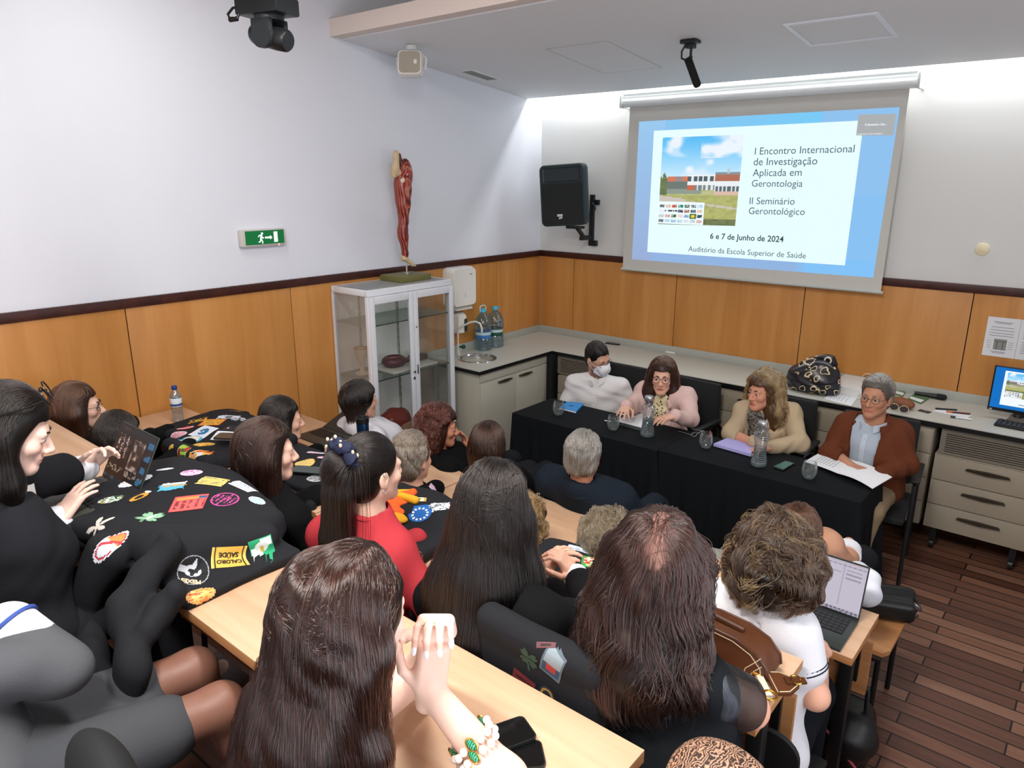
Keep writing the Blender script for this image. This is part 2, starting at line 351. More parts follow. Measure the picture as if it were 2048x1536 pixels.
for col, pts in (('#1780c8', [(-.03, -.03, .03), (-.07, -.04, .04), (-.11, -.02, .09), (-.12, 0, .3)]), ('#e8ddd2', [(-.04, -.05, .012), (-.09, -.05, .03), (-.13, -.02, .1), (-.13, 0, .3)]), ('#101010', [(-.05, -.05, -.005), (-.1, -.06, -.012), (-.125, -.06, -.03), (-.115, -.06, -.047), (-.085, -.06, -.045), (-.075, -.05, -.02), (-.06, -.03, 0)])):
    m = MB(); m.tube(pts, .009 if col == '#1780c8' else .0045, 8)
    if col == '#101010': m.cyl((-.118, -.06, -.047), (-.086, -.06, -.046), .0085)
    m.move(rm).build('cable', mat('cable_'+col[1:], col, .4), t)
# exit sign
t = thing('exit_sign', 'green emergency exit sign with running figure and arrow on left wall', 'sign', (0, -3.035, 2.01))
m = MB(); m.box((-.016, -.165, -.055), (.028, .165, .055), .012); m.build('housing', mat('sign_housing', '#cfc9c4', .4), t)
m = MB(); m.box((.028, -.135, -.042), (.0315, .15, .047)); m.build('face', mat('sign_green', '#05733a', .4, emit=.12), t)
m = MB(); SG = lambda pts: m.prism(pts, (.0315, 0, 0), (0, 1, 0), (0, 0, 1), (.0012, 0, 0))
SG([(.006, -.006), (.044, -.006), (.044, -.015), (.06, 0), (.044, .015), (.044, .006), (.006, .006)])
SG([(.072, -.032), (.1, -.032), (.1, .036), (.072, .036)])
m.cyl((.0315, -.014, .028), (.0327, -.014, .028), .008)
for pl in ([(-.036, .02), (-.018, .022), (-.014, .014), (-.02, -.006), (-.03, -.004), (-.028, .012), (-.036, .012), (-.042, .004), (-.047, .007)], [(-.02, .016), (-.013, .012), (-.01, .002), (-.002, .004), (-.002, -.003), (-.014, -.006)], [(-.03, -.002), (-.02, -.006), (-.012, -.018), (-.01, -.036), (-.017, -.038), (-.02, -.02), (-.028, -.012)], [(-.03, -.002), (-.024, -.01), (-.028, -.028), (-.044, -.03), (-.044, -.023), (-.034, -.021)]): SG(pl)
m.build('pictogram', mat('sign_white', '#f2fbf5', .4, emit=.3), t)
m = MB(); m.ell((.03, .108, -.05), (.006, .006, .006)); m.build('indicator', mat('led_pink', '#ffb0a8', .3, emit=.6), t)
# wall loudspeaker on its arm
c = np.array([.56, -.34, 2.25]); t = thing('wall_loudspeaker', 'large black loudspeaker on a wall arm beside the projection screen', 'loudspeaker', c)
rz = Matrix.Translation((-.01, 0, 0)) @ Matrix.Rotation(math.radians(16), 4, 'Z') @ Matrix.Rotation(math.radians(-4), 4, 'Y')
pr = rrect(.41, .52, .045); n = len(pr); V = []
for yy, sc in ((-.13, .97), (-.12, 1), (-.02, 1), (.16, .62)): V += [(a*sc, yy, b*sc if b < 0 or yy < .1 else b*.8) for a, b in pr]
F = [tuple(range(n)), tuple(range(3*n, 4*n))[::-1]]+[(j*n+i, (j+1)*n+i, (j+1)*n+(i+1) % n, j*n+(i+1) % n) for j in range(3) for i in range(n)]
m = MB(); m.add(V, F).move(rz).build('cabinet', mat('speaker_shell', '#1c2a2e', .5), t)
m = MB(); m.prism([(a, b-.07) for a, b in rrect(.37, .345, .02)], (0, -.131, 0), (1, 0, 0), (0, 0, 1), (0, -.006, 0)).move(rz).build('grille', mat('black_grille', '#15191a', .7, bump=.5, scale=500), t)
m = MB(); V = [(-.17, -.134, .23), (.17, -.134, .23), (.17, -.134, .115), (-.17, -.134, .115), (-.08, -.10, .2), (.08, -.10, .2), (.08, -.10, .15), (-.08, -.10, .15)]
m.add(V, [(0, 1, 5, 4), (1, 2, 6, 5), (2, 3, 7, 6), (3, 0, 4, 7), (4, 5, 6, 7)]).move(rz).build('horn', mat('horn_black', '#1d2326', .45), t)
m = MB(); m.box((-.05, -.139, -.178), (0, -.137, -.158)); m.prism([(-.038, -.2), (-.005, -.195), (.0, -.18), (-.03, -.184)], (0, -.138, 0), (1, 0, 0), (0, 0, 1), (0, -.002, 0)); m.move(rz).build('badge', mat('badge_silver', '#cfd3d3', .3), t)
m = MB(); m.box((.02, -.05, -.285), (.16, .04, -.262)); m.tube([(.11, .0, -.28), (.06, .16, -.36)], .02, 8); m.build('arm', BLK, t)
m = MB(); m.box((.035, .29, -.43), (.075, .325, .0), .003); m.box((.02, .31, -.46), (.10, .352, -.41), .003); m.box((.02, .31, -.09), (.11, .352, -.045), .003); m.box((.035, .14, -.4), (.07, .3, -.36), .003); m.build('wall_bracket', BLK, t)
m = MB(); m.tube([(.07, .28, -.07), (.11, .27, -.1), (.115, .27, -.13), (.08, .28, -.14)], .005, 8); m.build('cable', BLK, t)
# round cover plate and notices on the front wall
t = MB(); t.lathe([(0, .014), (.03, .013), (.04, .009), (.043, 0), (.043, -.004)], (3.689, .014, 1.947), 28, (0, -1, 0)); o = t.build('wall_cover_plate', mat('cream_plastic', '#e9dcb8', .4)); tag(o, 'small round cream cover plate on the wall right of the screen', 'cover plate')
PAPER = mat('paper', '#e4e6ea', .7); INK = mat('ink_grey', '#6a6c72', .7)
def notice(x0, x1, lab, pic):
    t = thing('notice', lab, 'notice', ((x0+x1)/2, -.0015, 1.38)); w = x1-x0
    m = MB(); m.box((-w/2, -.001, -.132), (w/2, .0005, .132)); m.build('sheet', PAPER, t)
    m = MB(); r = random.Random(5)
    rows = [(.1, .6), (.092, .5), (.065, .7), (.045, .75), (.025, .75), (.008, .75)]+([(-.1, .5), (-.108, .4)] if pic else [(-.02-.014*i, .75) for i in range(6)])
    for z, ww in rows: m.box((-w*ww/2, -.0018, z), (w*ww/2*r.uniform(.8, 1), -.001, z+.0028))
    if pic:
        for z in (-.03, -.045, -.06, -.075): m.box((-.075, -.0018, z), (-.05, -.001, z+.002)); m.box((.045, -.0018, z), (.075, -.001, z+.002))
    m.build('printed_lines', INK, t)
    if pic:
        m = MB(); m.box((-.036, -.0018, -.085), (.036, -.001, -.012)); m.build('printed_picture', mat('picture_grey', '#8f918d', .7), t)
        m = MB(); m.box((-.036, -.0024, -.03), (.036, -.0018, -.026)); m.box((-.02, -.0024, -.085), (-.016, -.0018, -.03)); m.box((.014, -.0024, -.085), (.018, -.0018, -.03)); m.build('picture_lines', mat('picture_dark', '#55585a', .7), t)
notice(3.795, 3.979, 'printed sheet with a small picture pinned to the wood panelling', 1)
notice(3.981, 4.165, 'text-only printed sheet at the right edge of the wood panelling', 0)

# ================================================================= projection screen with the slide
t = thing('projection_screen', 'pull-down projection screen showing the blue and white seminar slide', 'screen', (2.06, -.085, 3.0))
m = MB(); m.lathe([(0, -1.13), (.038, -1.13), (.04, -1.12), (.04, 1.12), (.038, 1.13), (0, 1.13)], (0, 0, .01), 20, (1, 0, 0)); m.box((-1.12, -.03, .03), (1.12, .03, .062), .008); m.build('casing', mat('casing_white', '#e9eceb', .35), t)
m = MB(); m.box((-1.14, -.045, -.035), (-1.12, .0995, .066), .006); m.box((1.12, -.045, -.035), (1.14, .0995, .066), .006); m.box((-1.115, -.03, .058), (1.115, -.008, .074)); m.build('end_cap', mat('casing_grey', '#c9cdcb', .4), t)
m = MB(); m.box((-1.07, .012, -1.385), (1.07, .0135, .0)); m.build('fabric', mat('screen_fabric', '#cfcdc6', .8), t)
m = MB(); m.cyl((-1.085, .0127, -1.388), (1.085, .0127, -1.388), .011); m.build('bottom_bar', mat('bar_grey', '#b9bdb8', .4), t)
SY = -.085+.0115
def sc(cx, cy, d=0): p = at(1240+cx/3.268, 130+cy/3.268, y=SY-d); return np.array([p[0]-2.06, p[1]+.085, p[2]-3.0])
SL = mat('projected_light', emit=.82, attr='Col', rough=1, spec=0)
SL.node_tree.nodes['Principled BSDF'].inputs['Base Color'].default_value = (0, 0, 0, 1)
for lk in list(SL.node_tree.links):
    if lk.to_socket.name == 'Base Color': SL.node_tree.links.remove(lk)
V, F, C = [], [], []
def squad(c4, fn, nx=1, ny=1, d=0):
    P = [sc(x, y, d) for x, y in c4]
    for j in range(ny):
        for i in range(nx):
            col = fn((i+.5)/nx, (j+.5)/ny) if callable(fn) else fn
            if col is None: continue
            b = len(V)
            for s, u in ((i/nx, j/ny), ((i+1)/nx, j/ny), ((i+1)/nx, (j+1)/ny), (i/nx, (j+1)/ny)):
                V.append(P[0]*(1-s)*(1-u)+P[1]*s*(1-u)+P[2]*s*u+P[3]*(1-s)*u)
            F.append((b, b+3, b+2, b+1)); C.extend([lin(col)]*4)
mixc = lambda a, b, t: tuple(p+(q-p)*t for p, q in zip(a, b))
hx = lambda h: tuple(int(h[i:i+2], 16)/255 for i in (1, 3, 5))
def blue(s, u):
    if u > .5 and s > .1: return mixc(hx('#8fb0dc'), hx('#7fbdf0'), max(0, min(1, (s-.72)*30))) if u > .9 else hx('#86bdec')
    if s > .74 or s < .12: return mixc(hx('#97c4ea'), hx('#96abd3'), u) if s < .12 else hx('#8dbdea')
    return mixc(hx('#8cc0ea'), hx('#74c6f2'), min(1, s*1.2))
squad([(125, 370), (1830, 275), (1655, 1390), (78, 1270)], blue, 40, 30)
squad([(222, 430), (1595, 362), (1470, 1310), (178, 1222)], '#e3f8fb', d=.0006)
def vnoise(x, y, s=0):
    f = lambda i, j: (math.sin(i*127.1+j*311.7+s)*43758.5453) % 1
    i, j = math.floor(x), math.floor(y); a, b = x-i, y-j; a = a*a*(3-2*a); b = b*b*(3-2*b)
    return (f(i, j)*(1-a)+f(i+1, j)*a)*(1-b)+(f(i, j+1)*(1-a)+f(i+1, j+1)*a)*b
def photo(s, u):
    roof = .40 if s > .7 else (.43 if s > .36 else .445)
    if s < .1: roof = .43+.03*math.sin(s*90)
    if abs(s-.86) < .012*(u-.28)/.12 and .3 < u < .42: return hx('#b8c4cc')
    if u < roof:
        c = mixc(hx('#59b8f0'), hx('#bfe3f8'), u/.42)
        n = vnoise(s*5, u*7, 1)*.6+vnoise(s*11, u*14, 2)*.4
        if u < .25: n += .18*(s > .5)
        return mixc(c, hx('#e8eff8'), max(0, min(1, (n-.5)*4)))
    if u < .66:
        if s < .1: return mixc(hx('#7c8a5f'), hx('#5a6a4a'), vnoise(s*60, u*60))
        if s > .7:
            if u < .435: return hx('#8a9298')
            if u < .5: return hx('#b0705c')
            if u < .56: return hx('#e6ecee')
            if u < .61: return hx('#5f6d74') if int(s*60) % 3 else hx('#dfe4e4')
            return hx('#d8b8a8')
        if s > .36:
            if u < .45: return hx('#eef2f3')
            if u < .5: return hx('#55626a') if int(s*44) % 3 else hx('#e3e8ea')
            if u < .54: return hx('#e8edee')
            if u < .6: return hx('#c46c50') if s < .45 else (hx('#7a858a') if int(s*50) % 3 else hx('#e0e2e0'))
        else:
            if u < .5: return hx('#cf7c60') if s < .2 or s > .3 else hx('#9a8a88')
            if u < .58: return hx('#6f7a74')
        if u < .64 and s < .55: return hx('#8f9a8e')
        return mixc(hx('#a9b06d'), hx('#c3c095'), vnoise(s*20, u*30))
    p = .69+s*.12
    if abs(u-p) < .012+.02*(s < .35): return hx('#c9bfb4')
    if u > .93: return mixc(hx('#7d8359'), hx('#5d6748'), vnoise(s*20, u*30))
    return mixc(hx('#b6bc74'), hx('#a3a268'), vnoise(s*25, u*40))
squad([(280, 475), (812, 455), (752, 1052), (248, 1040)], photo, 64, 70, .0012)
squad([(252, 890), (553, 900), (542, 1046), (240, 1035)], '#e9f7fa', d=.0018)
lg = ['#55606c', '#9db8d8', '#7f9fc8', '#e0b090', '#b8cfe0', '#dfe8f0', '#c05a48', '#d5dde2', '#3f4a52', '#2f8a72', '#b8c4cc', '#c8d8e4', '#4a5a40', '#d8a0a0', '#3a444a', '#6f7a80', '#3a6a34', '#a84a3c', '#b5cfe6', '#f0c8c8']
def logos(s, u):
    i, j = int(s*7), int(u*4); a, b = (s*7) % 1, (u*4) % 1
    if j == 1 and 1 <= i <= 2: return hx('#2c3238') if .35 < b < .6 and vnoise(s*80, u*6) > .35 else None
    if j == 2 and i == 5: return hx('#356a38') if (a-.5)**2+(b-.5)**2 > .09 else hx('#f0c24a')
    if a < .12 or a > .88 or b < .22 or b > .78: return None
    c = hx(lg[(i*3+j*5) % len(lg)]); return mixc(c, hx('#e9f7fa'), .55*(vnoise(s*70, u*40) > .55))
squad([(258, 905), (546, 908), (536, 1040), (246, 1032)], logos, 70, 40, .0024)
squad([(1560, 325), (1805, 318), (1788, 460), (1543, 460)], '#a9acae', d=.0018)
def slide_text(body, a, b, col='#4d646e', bold=0, d=.0022, hk=1.0):
    A, B = sc(*a, d), sc(*b, d); tv, tf = text_mesh(body, 1, bold); tv[:, 0] -= tv[:, 0].min(); wd = tv[:, 0].max(); u = (B-A)/wd; h = np.linalg.norm(u)*hk
    P = A+tv[:, :1]*u+tv[:, 1:]*np.array([0, 0, h]); n0 = len(V); V.extend(P); F.extend(tuple(i+n0 for i in f_) for f_ in tf); C.extend([lin(col)]*len(P))
for b, p, q in (('I Encontro Internacional', (880, 586), (1530, 570)), ('de Investigação', (872, 656), (1288, 650)), ('Aplicada em', (866, 727), (1186, 724)), ('Gerontologia', (860, 795), (1192, 797)), ('II Seminário', (846, 909), (1140, 913)), ('Gerontológico', (840, 974), (1206, 981)), ('Auditório da Escola Superior de Saúde', (446, 1217), (1213, 1265))): slide_text(b, p, q)
slide_text('6 e 7 de Junho de 2024', (588, 1135), (1068, 1158), '#33474f', .014)
slide_text('II Seminário Ger...', (1602, 397), (1745, 393), '#f4f8fa', .02, .0026); slide_text('II Seminário Gerontológico', (1550, 456), (1716, 452), '#f4f8fa', 0, .0026)
mesh_np('slide', np.array(V), F, SL, t, colors=np.array(C), smooth=False)

# ================================================================= worktop and base units
TOPM = mat('worktop_grey', '#b9b9b0', .42, noise=.1, scale=300); EDGE = mat('worktop_edge_black', '#101112', .4); UNIT = mat('unit_beige', '#a09684', .5); UNITW = mat('unit_light', '#b5b1a2', .5); HND = mat('handle_bronze', '#4d463c', .35, .7)
t = thing('worktop', 'long grey L-shaped laboratory worktop with black edge along two walls', 'worktop', (0, 0, .9))
SX, SY2, SR = .31, -1.27, .155
ring = [(SX+SR*math.cos(a), SY2+SR*math.sin(a)) for a in [2*math.pi*i/32 for i in range(32)]]
def top_slab(m, z0, z1, g=0):
    m.box((.001, -.61-g, z0), (5.45, -.001, z1)); m.box((0, -1.08, z0), (.615+g, -.61-g, z1))
    # sink opening: fan of quads round the hole
    o = [(0, -1.58-g), (.615+g, -1.58-g), (.615+g, -1.08), (0, -1.08)]
    def outer(a):
        dx, dy = math.cos(a), math.sin(a); ts = []
        for q, lim in ((dx, (.615+g-SX) if dx > 0 else (0-SX)), (dy, (-1.08-SY2) if dy > 0 else (-1.58-g-SY2))):
            if abs(q) > 1e-6: ts.append(lim/q)
        r = min(x for x in ts if x > 0); return (SX+dx*r, SY2+dy*r)
    A = sorted([2*math.pi*i/32 for i in range(32)]+[math.atan2(y-SY2, x-SX) % (2*math.pi) for x, y in o]); n = len(A)
    V = [(SX+SR*math.cos(a), SY2+SR*math.sin(a), z) for z in (z0, z1) for a in A]+[(*outer(a), z) for z in (z0, z1) for a in A]
    F = []
    for i in range(n):
        j = (i+1) % n; F += [(n+i, 3*n+i, 3*n+j, n+j), (i, j, 2*n+j, 2*n+i), (2*n+i, 2*n+j, 3*n+j, 3*n+i), (i, n+i, n+j, j)]
    m.add(V, F)
m = MB(); top_slab(m, -.006, 0); m.build('surface', TOPM, t)
m = MB(); top_slab(m, -.034, -.006, .002); m.build('edge', EDGE, t)
m = MB(); m.box((.001, -.018, 0), (5.45, -.001, .066), .002); m.box((.001, -1.58, 0), (.018, -.001, .066), .002); m.build('backsplash', mat('splash_grey', '#aeb0a8', .35), t)
t = thing('sink', 'round stainless steel sink set into the worktop beside the glass cabinet', 'sink', (SX, SY2, .9))
m = MB(); m.lathe([(SR+.012, 0.001), (SR+.01, .005), (SR-.004, .005), (SR-.012, -.004), (SR-.02, -.12), (SR-.06, -.15), (.02, -.155), (0, -.155)], seg=40); m.build('basin', CHROME, t)
m = MB(); m.cyl((0, 0, -.1545), (0, 0, -.151), .02); m.build('drain', STEEL, t)
t = thing('faucet', 'white swan-neck laboratory tap standing behind the round sink', 'tap', (.095, -1.285, .9)); FW = mat('tap_white', '#dcdcd6', .35)
m = MB(); m.cyl((0, 0, 0), (0, 0, .06), .02, .016); m.cyl((0, 0, .06), (0, 0, .1), .012); m.build('base', FW, t)
m = MB(); m.tube([(0, 0, .09), (.0, 0, .2), (.005, .0, .235), (.04, .02, .26), (.1, .05, .295), (.15, .07, .305), (.185, .085, .29), (.2, .09, .25), (.2, .09, .215)], .0085, 10); m.build('spout', FW, t)
m = MB(); m.cyl((.02, 0, .075), (.045, .01, .078), .009); m.ell((.055, .012, .08), (.019, .019, .021)); m.build('knob', mat('tap_green', '#1f4a3c', .4), t)
# sink cupboard
t = thing('sink_cupboard', 'pale two-door cupboard under the sink worktop', 'cupboard', (.3, -1.1, 0))
m = MB(); m.box((-.25, -.45, .09), (.285, .44, .863), .003); m.build('body', UNITW, t)
m = MB(); m.box((.2855, -.45, .79), (.296, .44, .862), .002); m.build('fascia', UNITW, t)
for a, b, h in ((-.448, -.003, -.15), (.001, .438, .125)):
    m = MB(); m.box((.2855, a, .1), (.298, b, .784), .002); d = m.build('door', UNITW, t)
    m = MB(); m.prism([(-.09, 0), (-.085, .008), (0, .013), (.085, .008), (.09, 0), (0, -.008)], (.301, h, .752), (0, 1, 0), (0, 0, 1), (.016, 0, 0)); m.box((.298, h-.06, .748), (.302, h-.05, .756)); m.box((.298, h+.05, .748), (.302, h+.06, .756)); m.build('handle', HND, d)
m = MB(); m.box((-.2, -.42, 0), (.26, .42, .09)); m.build('plinth', BLK, t)
m = MB(); m.box((.597, -.66, .0), (.655, -.3, .864)); o = m.build('corner_recess', mat('corner_black', '#121416', .6)); tag(o, 'black upright box in place of the recess in the inner corner under the worktop', 'recess')  # solid black box stands in for the recessed corner
def drawer_unit(x0, x1, z1, n, lab, hand=True):
    t = thing('drawer_unit', lab, 'drawer unit', ((x0+x1)/2, -.33, 0), 'drawer units under the front worktop'); w = (x1-x0)/2-.004
    m = MB(); m.box((-w, -.25, .17), (w, .26, z1), .004); m.build('body', UNIT, t)
    hh = (z1-.175)/n
    for i in range(n):
        za = .176+i*hh; m = MB(); m.box((-w+.004, -.268, za), (w-.004, -.251, za+hh-.005), .003); d = m.build('drawer', UNIT, t)
        if hand:
            zc = za+hh*.62; m = MB(); m.prism([(-.12, 0), (-.11, .011), (0, .015), (.11, .011), (.12, 0), (0, -.009)], (.02, -.271, zc), (1, 0, 0), (0, 0, 1), (0, -.018, 0)); m.box((-.06, -.272, zc-.004), (-.05, -.268, zc+.005)); m.box((.09, -.272, zc-.004), (.1, -.268, zc+.005)); m.build('handle', HND, d)
    for sx in (-1, 1):
        for sy in (-1, 1):
            m = MB(); cx, cy = sx*(w-.06), sy*.19; m.cyl((cx-.012, cy, .034), (cx+.012, cy, .034), .034); m.box((cx-.018, cy-.014, .05), (cx+.018, cy+.014, .169)); m.build('caster', BLK, t)
drawer_unit(.67, 1.44, .68, 3, 'beige drawer unit under the vent grille, behind the masked man')
drawer_unit(1.46, 2.06, .845, 4, 'beige drawer unit behind the woman in the pink blazer')
drawer_unit(2.07, 2.865, .845, 4, 'beige drawer unit between the pink blazer and the beige blazer')
drawer_unit(2.875, 3.685, .845, 4, 'beige drawer unit behind the man in the brown jacket')
drawer_unit(3.70, 4.275, .685, 3, 'three-drawer beige unit with long handles under the monitor')
drawer_unit(4.285, 5.0, .685, 3, 'beige drawer unit at the right end of the worktop')
LV = mat('louvre_grey', '#7f776b', .5)
for x0, x1, lab in ((.66, 1.46, 'dark slatted vent grille under the worktop behind the masked man'), (3.72, 4.98, 'long slatted vent grille under the worktop below the monitor')):
    t = thing('vent_grille', lab, 'vent grille', ((x0+x1)/2, -.57, .775)); w = (x1-x0)/2
    m = MB(); m.box((-w, -.01, -.085), (w, .05, -.07)); m.box((-w, -.01, .06), (w, .05, .085)); m.box((-w, -.01, -.07), (-w+.03, .05, .06)); m.box((w-.03, -.01, -.07), (w, .05, .06)); m.build('frame', LV, t)
    m = MB(); m.box((-w+.03, .04, -.07), (w-.03, .048, .06)); m.build('backing', BLK, t)
    m = MB()
    for i in range(9): z = -.064+i*.0145; m.add([(sx*(w-.03), y, z+dz) for sx in (-1, 1) for y, dz in ((-.008, 0), (-.008, .006), (.03, .010), (.03, .004))], [(0, 1, 2, 3), (7, 6, 5, 4), (0, 4, 5, 1), (1, 5, 6, 2), (2, 6, 7, 3), (3, 7, 4, 0)])
    m.build('slats', LV, t)
# ================================================================= smooth solids (bodies, clothes, soft things)
rng = np.random.default_rng(3)
f32 = np.float32
def Cn(a, b, ra, rb, n=None, s=1.):
    a = np.array(a, f32); b = np.array(b, f32); ab = b-a; L = float(ab@ab)+1e-9; n = None if n is None else np.array(unit(n), f32)
    def f(P):
        q = P-a; t = np.clip(q@ab/L, 0, 1); v = q-t[:, None]*ab
        if n is not None: v = v+n*((v@n)*(s-1))[:, None]
        return np.sqrt((v*v).sum(1))-(ra+(rb-ra)*t)
    return f
def El(c, r, M=None):
    c = np.array(c, f32); r = np.array(r, f32); M = None if M is None else np.array(M, f32)
    def f(P):
        q = P-c
        if M is not None: q = q@M.T
        q = q/r; k0 = np.sqrt((q*q).sum(1)); k1 = np.sqrt(((q/r)**2).sum(1)); return k0*(k0-1)/np.maximum(k1, 1e-6)
    return f
def Bx(c, hs, r, M=None):
    c = np.array(c, f32); hs = np.array(hs, f32)-r; M = None if M is None else np.array(M, f32)
    def f(P):
        q = P-c
        if M is not None: q = q@M.T
        q = np.abs(q)-hs; return np.sqrt((np.maximum(q, 0)**2).sum(1))+np.minimum(q.max(1), 0)-r
    return f
def sm(a, b, k): h = np.clip(.5+.5*(b-a)/k, 0, 1); return b+(a-b)*h-k*h*(1-h)
def Un(k, *fs):
    def f(P):
        d = fs[0](P)
        for g in fs[1:]: d = sm(d, g(P), k)
        return d
    return f
def Sub(a, b, k=.004): return lambda P: -sm(-a(P), b(P), k)
def Int(a, b, k=.004): return lambda P: -sm(-a(P), -b(P), k)
def Off(a, o): return lambda P: a(P)-o
def Bound(fn, c, R):
    c = np.array(c, f32)
    def f(P):
        r = np.sqrt(((P-c)**2).sum(1)); d = r-R+.06; m = r < R
        if m.any(): d[m] = fn(P[m])
        return d
    return f
def Wr(fn, A, k=60., seed=0):
    """cloth folds"""
    g = np.random.default_rng(seed); K = g.normal(size=(4, 3)).astype(f32); K /= np.linalg.norm(K, axis=1)[:, None]; ph = g.uniform(0, 6, 4)
    def f(P):
        w = np.sin(P@K[0]*k+2*np.sin(P@K[1]*k*.35+ph[1])+ph[0])*.6+np.sin(P@K[2]*k*1.7+1.5*np.sin(P@K[3]*k*.5+ph[3])+ph[2])*.35
        return fn(P)+A*w
    return f
def poly(fn, lo, hi, h, lip=1.7):
    lo = np.array(lo, np.float64); hi = np.array(hi, np.float64); H = h*8; n = np.ceil((hi-lo)/H).astype(int)+1
    I = np.stack(np.meshgrid(*[np.arange(k) for k in n], indexing='ij'), -1).reshape(-1, 3)
    off = np.array([(i, j, k) for i in (0, 1) for j in (0, 1) for k in (0, 1)])
    while True:
        v = np.concatenate([fn(p) for p in np.array_split((lo+(I+.5)*H).astype(f32), max(1, len(I)//200000))])
        I = I[np.abs(v) < H*.87*lip]
        if H <= h*1.01: break
        I = (I[:, None]*2+off[None]).reshape(-1, 3); H /= 2
    big = np.int64(1 << 20); key = lambda A: (A[:, 0].astype(np.int64)*big+A[:, 1])*big+A[:, 2]
    Kc = (I[:, None]+off[None]).reshape(-1, 3); uk, first, inv = np.unique(key(Kc), return_index=True, return_inverse=True)
    pts = lo+Kc[first]*h; val = np.concatenate([fn(p) for p in np.array_split(pts.astype(f32), max(1, len(pts)//200000))]); cv = val[inv].reshape(-1, 8)
    neg = cv < 0; act = neg.any(1) & ~neg.all(1); I = I[act]; cv = cv[act]
    o = np.argsort(key(I)); I = I[o]; cv = cv[o]; ck = key(I)
    E = [(a, b) for a in range(8) for b in range(a+1, 8) if bin(a ^ b).count('1') == 1]
    acc = np.zeros((len(I), 3)); cnt = np.zeros(len(I))
    for a, b in E:
        va, vb = cv[:, a], cv[:, b]; m = (va < 0) != (vb < 0); t = np.where(m, va/np.where(m, va-vb, 1), 0)
        acc += np.where(m[:, None], off[a]+(off[b]-off[a])*t[:, None], 0); cnt += m
    V = lo+(I+acc/cnt[:, None])*h
    F = []
    def find(A):
        kk = key(A); i = np.minimum(np.searchsorted(ck, kk), len(ck)-1); return np.where(ck[i] == kk, i, -1)
    for ax in range(3):
        e = np.zeros(3, int); e[ax] = 1; b, c = [np.eye(3, dtype=int)[(ax+1) % 3], np.eye(3, dtype=int)[(ax+2) % 3]]
        i1 = int(e[0]*4+e[1]*2+e[2]); m = (cv[:, 0] < 0) != (cv[:, i1] < 0); J = I[m]; s = cv[m, 0] < 0
        q = np.stack([find(J), find(J-b), find(J-b-c), find(J-c)], 1); ok = (q >= 0).all(1); q = q[ok]; s = s[ok]
        q[~s] = q[~s][:, ::-1]; F.append(q)
    return V, np.concatenate(F)
def solid(name, fn, lo, hi, h, mats, parent=None, off=None, colf=None, lip=1.7):
    V, F = poly(fn, lo, hi, h, lip)
    return mesh_np(name, V, F, mats, parent, off, colors=None if colf is None else colf(V))

# ================================================================= people
Z = np.array([0, 0, 1.])
def hand_sdf(wr, d, n, side, curl=(.3, .35, .4, .45), spread=.12, thumb=.3, size=1.):
    """palm, four fingers and a thumb; d along the fingers, n the back of the hand, side=+1 thumb towards cross(d,n)"""
    d = unit(d); n = unit(np.array(n)-d*(np.array(n)@d)); x = np.cross(d, n)*side; wr = np.array(wr, float); s = size
    L = lambda a, b, c: wr+(x*a+d*b+n*c)*s
    M = np.stack([x, d, n]); palm = Un(.012, Bx(L(0, .05, 0), np.array((.038, .05, .0135))*s, .012*s, M), Cn(L(0, -.03, 0), L(0, .03, 0), .026*s, .026*s, n, 1.35), El(L(.022, .035, -.008), np.array((.018, .03, .014))*s, M))
    fs, tips, nails = [palm], [], []
    for i, (fx, fl, r) in enumerate(((.029, .078, .0086), (.0097, .087, .0089), (-.0097, .081, .0086), (-.028, .063, .0077))):
        c = curl[i] if isinstance(curl, (list, tuple)) else curl; a = 0; p = L(fx, .094-.006*abs(i-1), 0); sd = math.sin(fx/.03*spread); seg = []
        for j, fr in enumerate((.45, .31, .24)):
            a += c*(1.1, 1.5, 1.0)[j]; v = (d*math.cos(a)-n*math.sin(a))+x*sd; q = p+unit(v)*fl*fr*s; seg.append(Cn(p, q, r*s*(1, .93, .85)[j], r*s*(.95, .87, .72)[j])); p0, p = p, q
        nails.append((p, unit(p-p0), unit(np.cross(unit(p-p0), x)*-1 if side > 0 else np.cross(unit(p-p0), x)))); fs.append(Un(.002, *seg)); tips.append(p)
    a0 = L(.03, .018, -.006); t1 = a0+unit(x*.75+d*.75-n*.25)*.042*s; t2 = t1+unit(x*(.45-thumb)+d*.85-n*(.25+thumb*.6))*.034*s; t3 = t2+unit(x*(.25-thumb)+d*.9-n*(.2+thumb))*.027*s
    fs.append(Un(.004, Cn(a0, t1, .0125*s, .0105*s), Cn(t1, t2, .0105*s, .0095*s), Cn(t2, t3, .0095*s, .0075*s)))
    def f(P):
        v = fs[0](P)
        for g in fs[1:]: v = sm(v, g(P), .0055*s)
        return v
    fn = Bound(f, L(0, .06, 0), .2*s); fn.tips = tips; fn.nails = nails; return fn
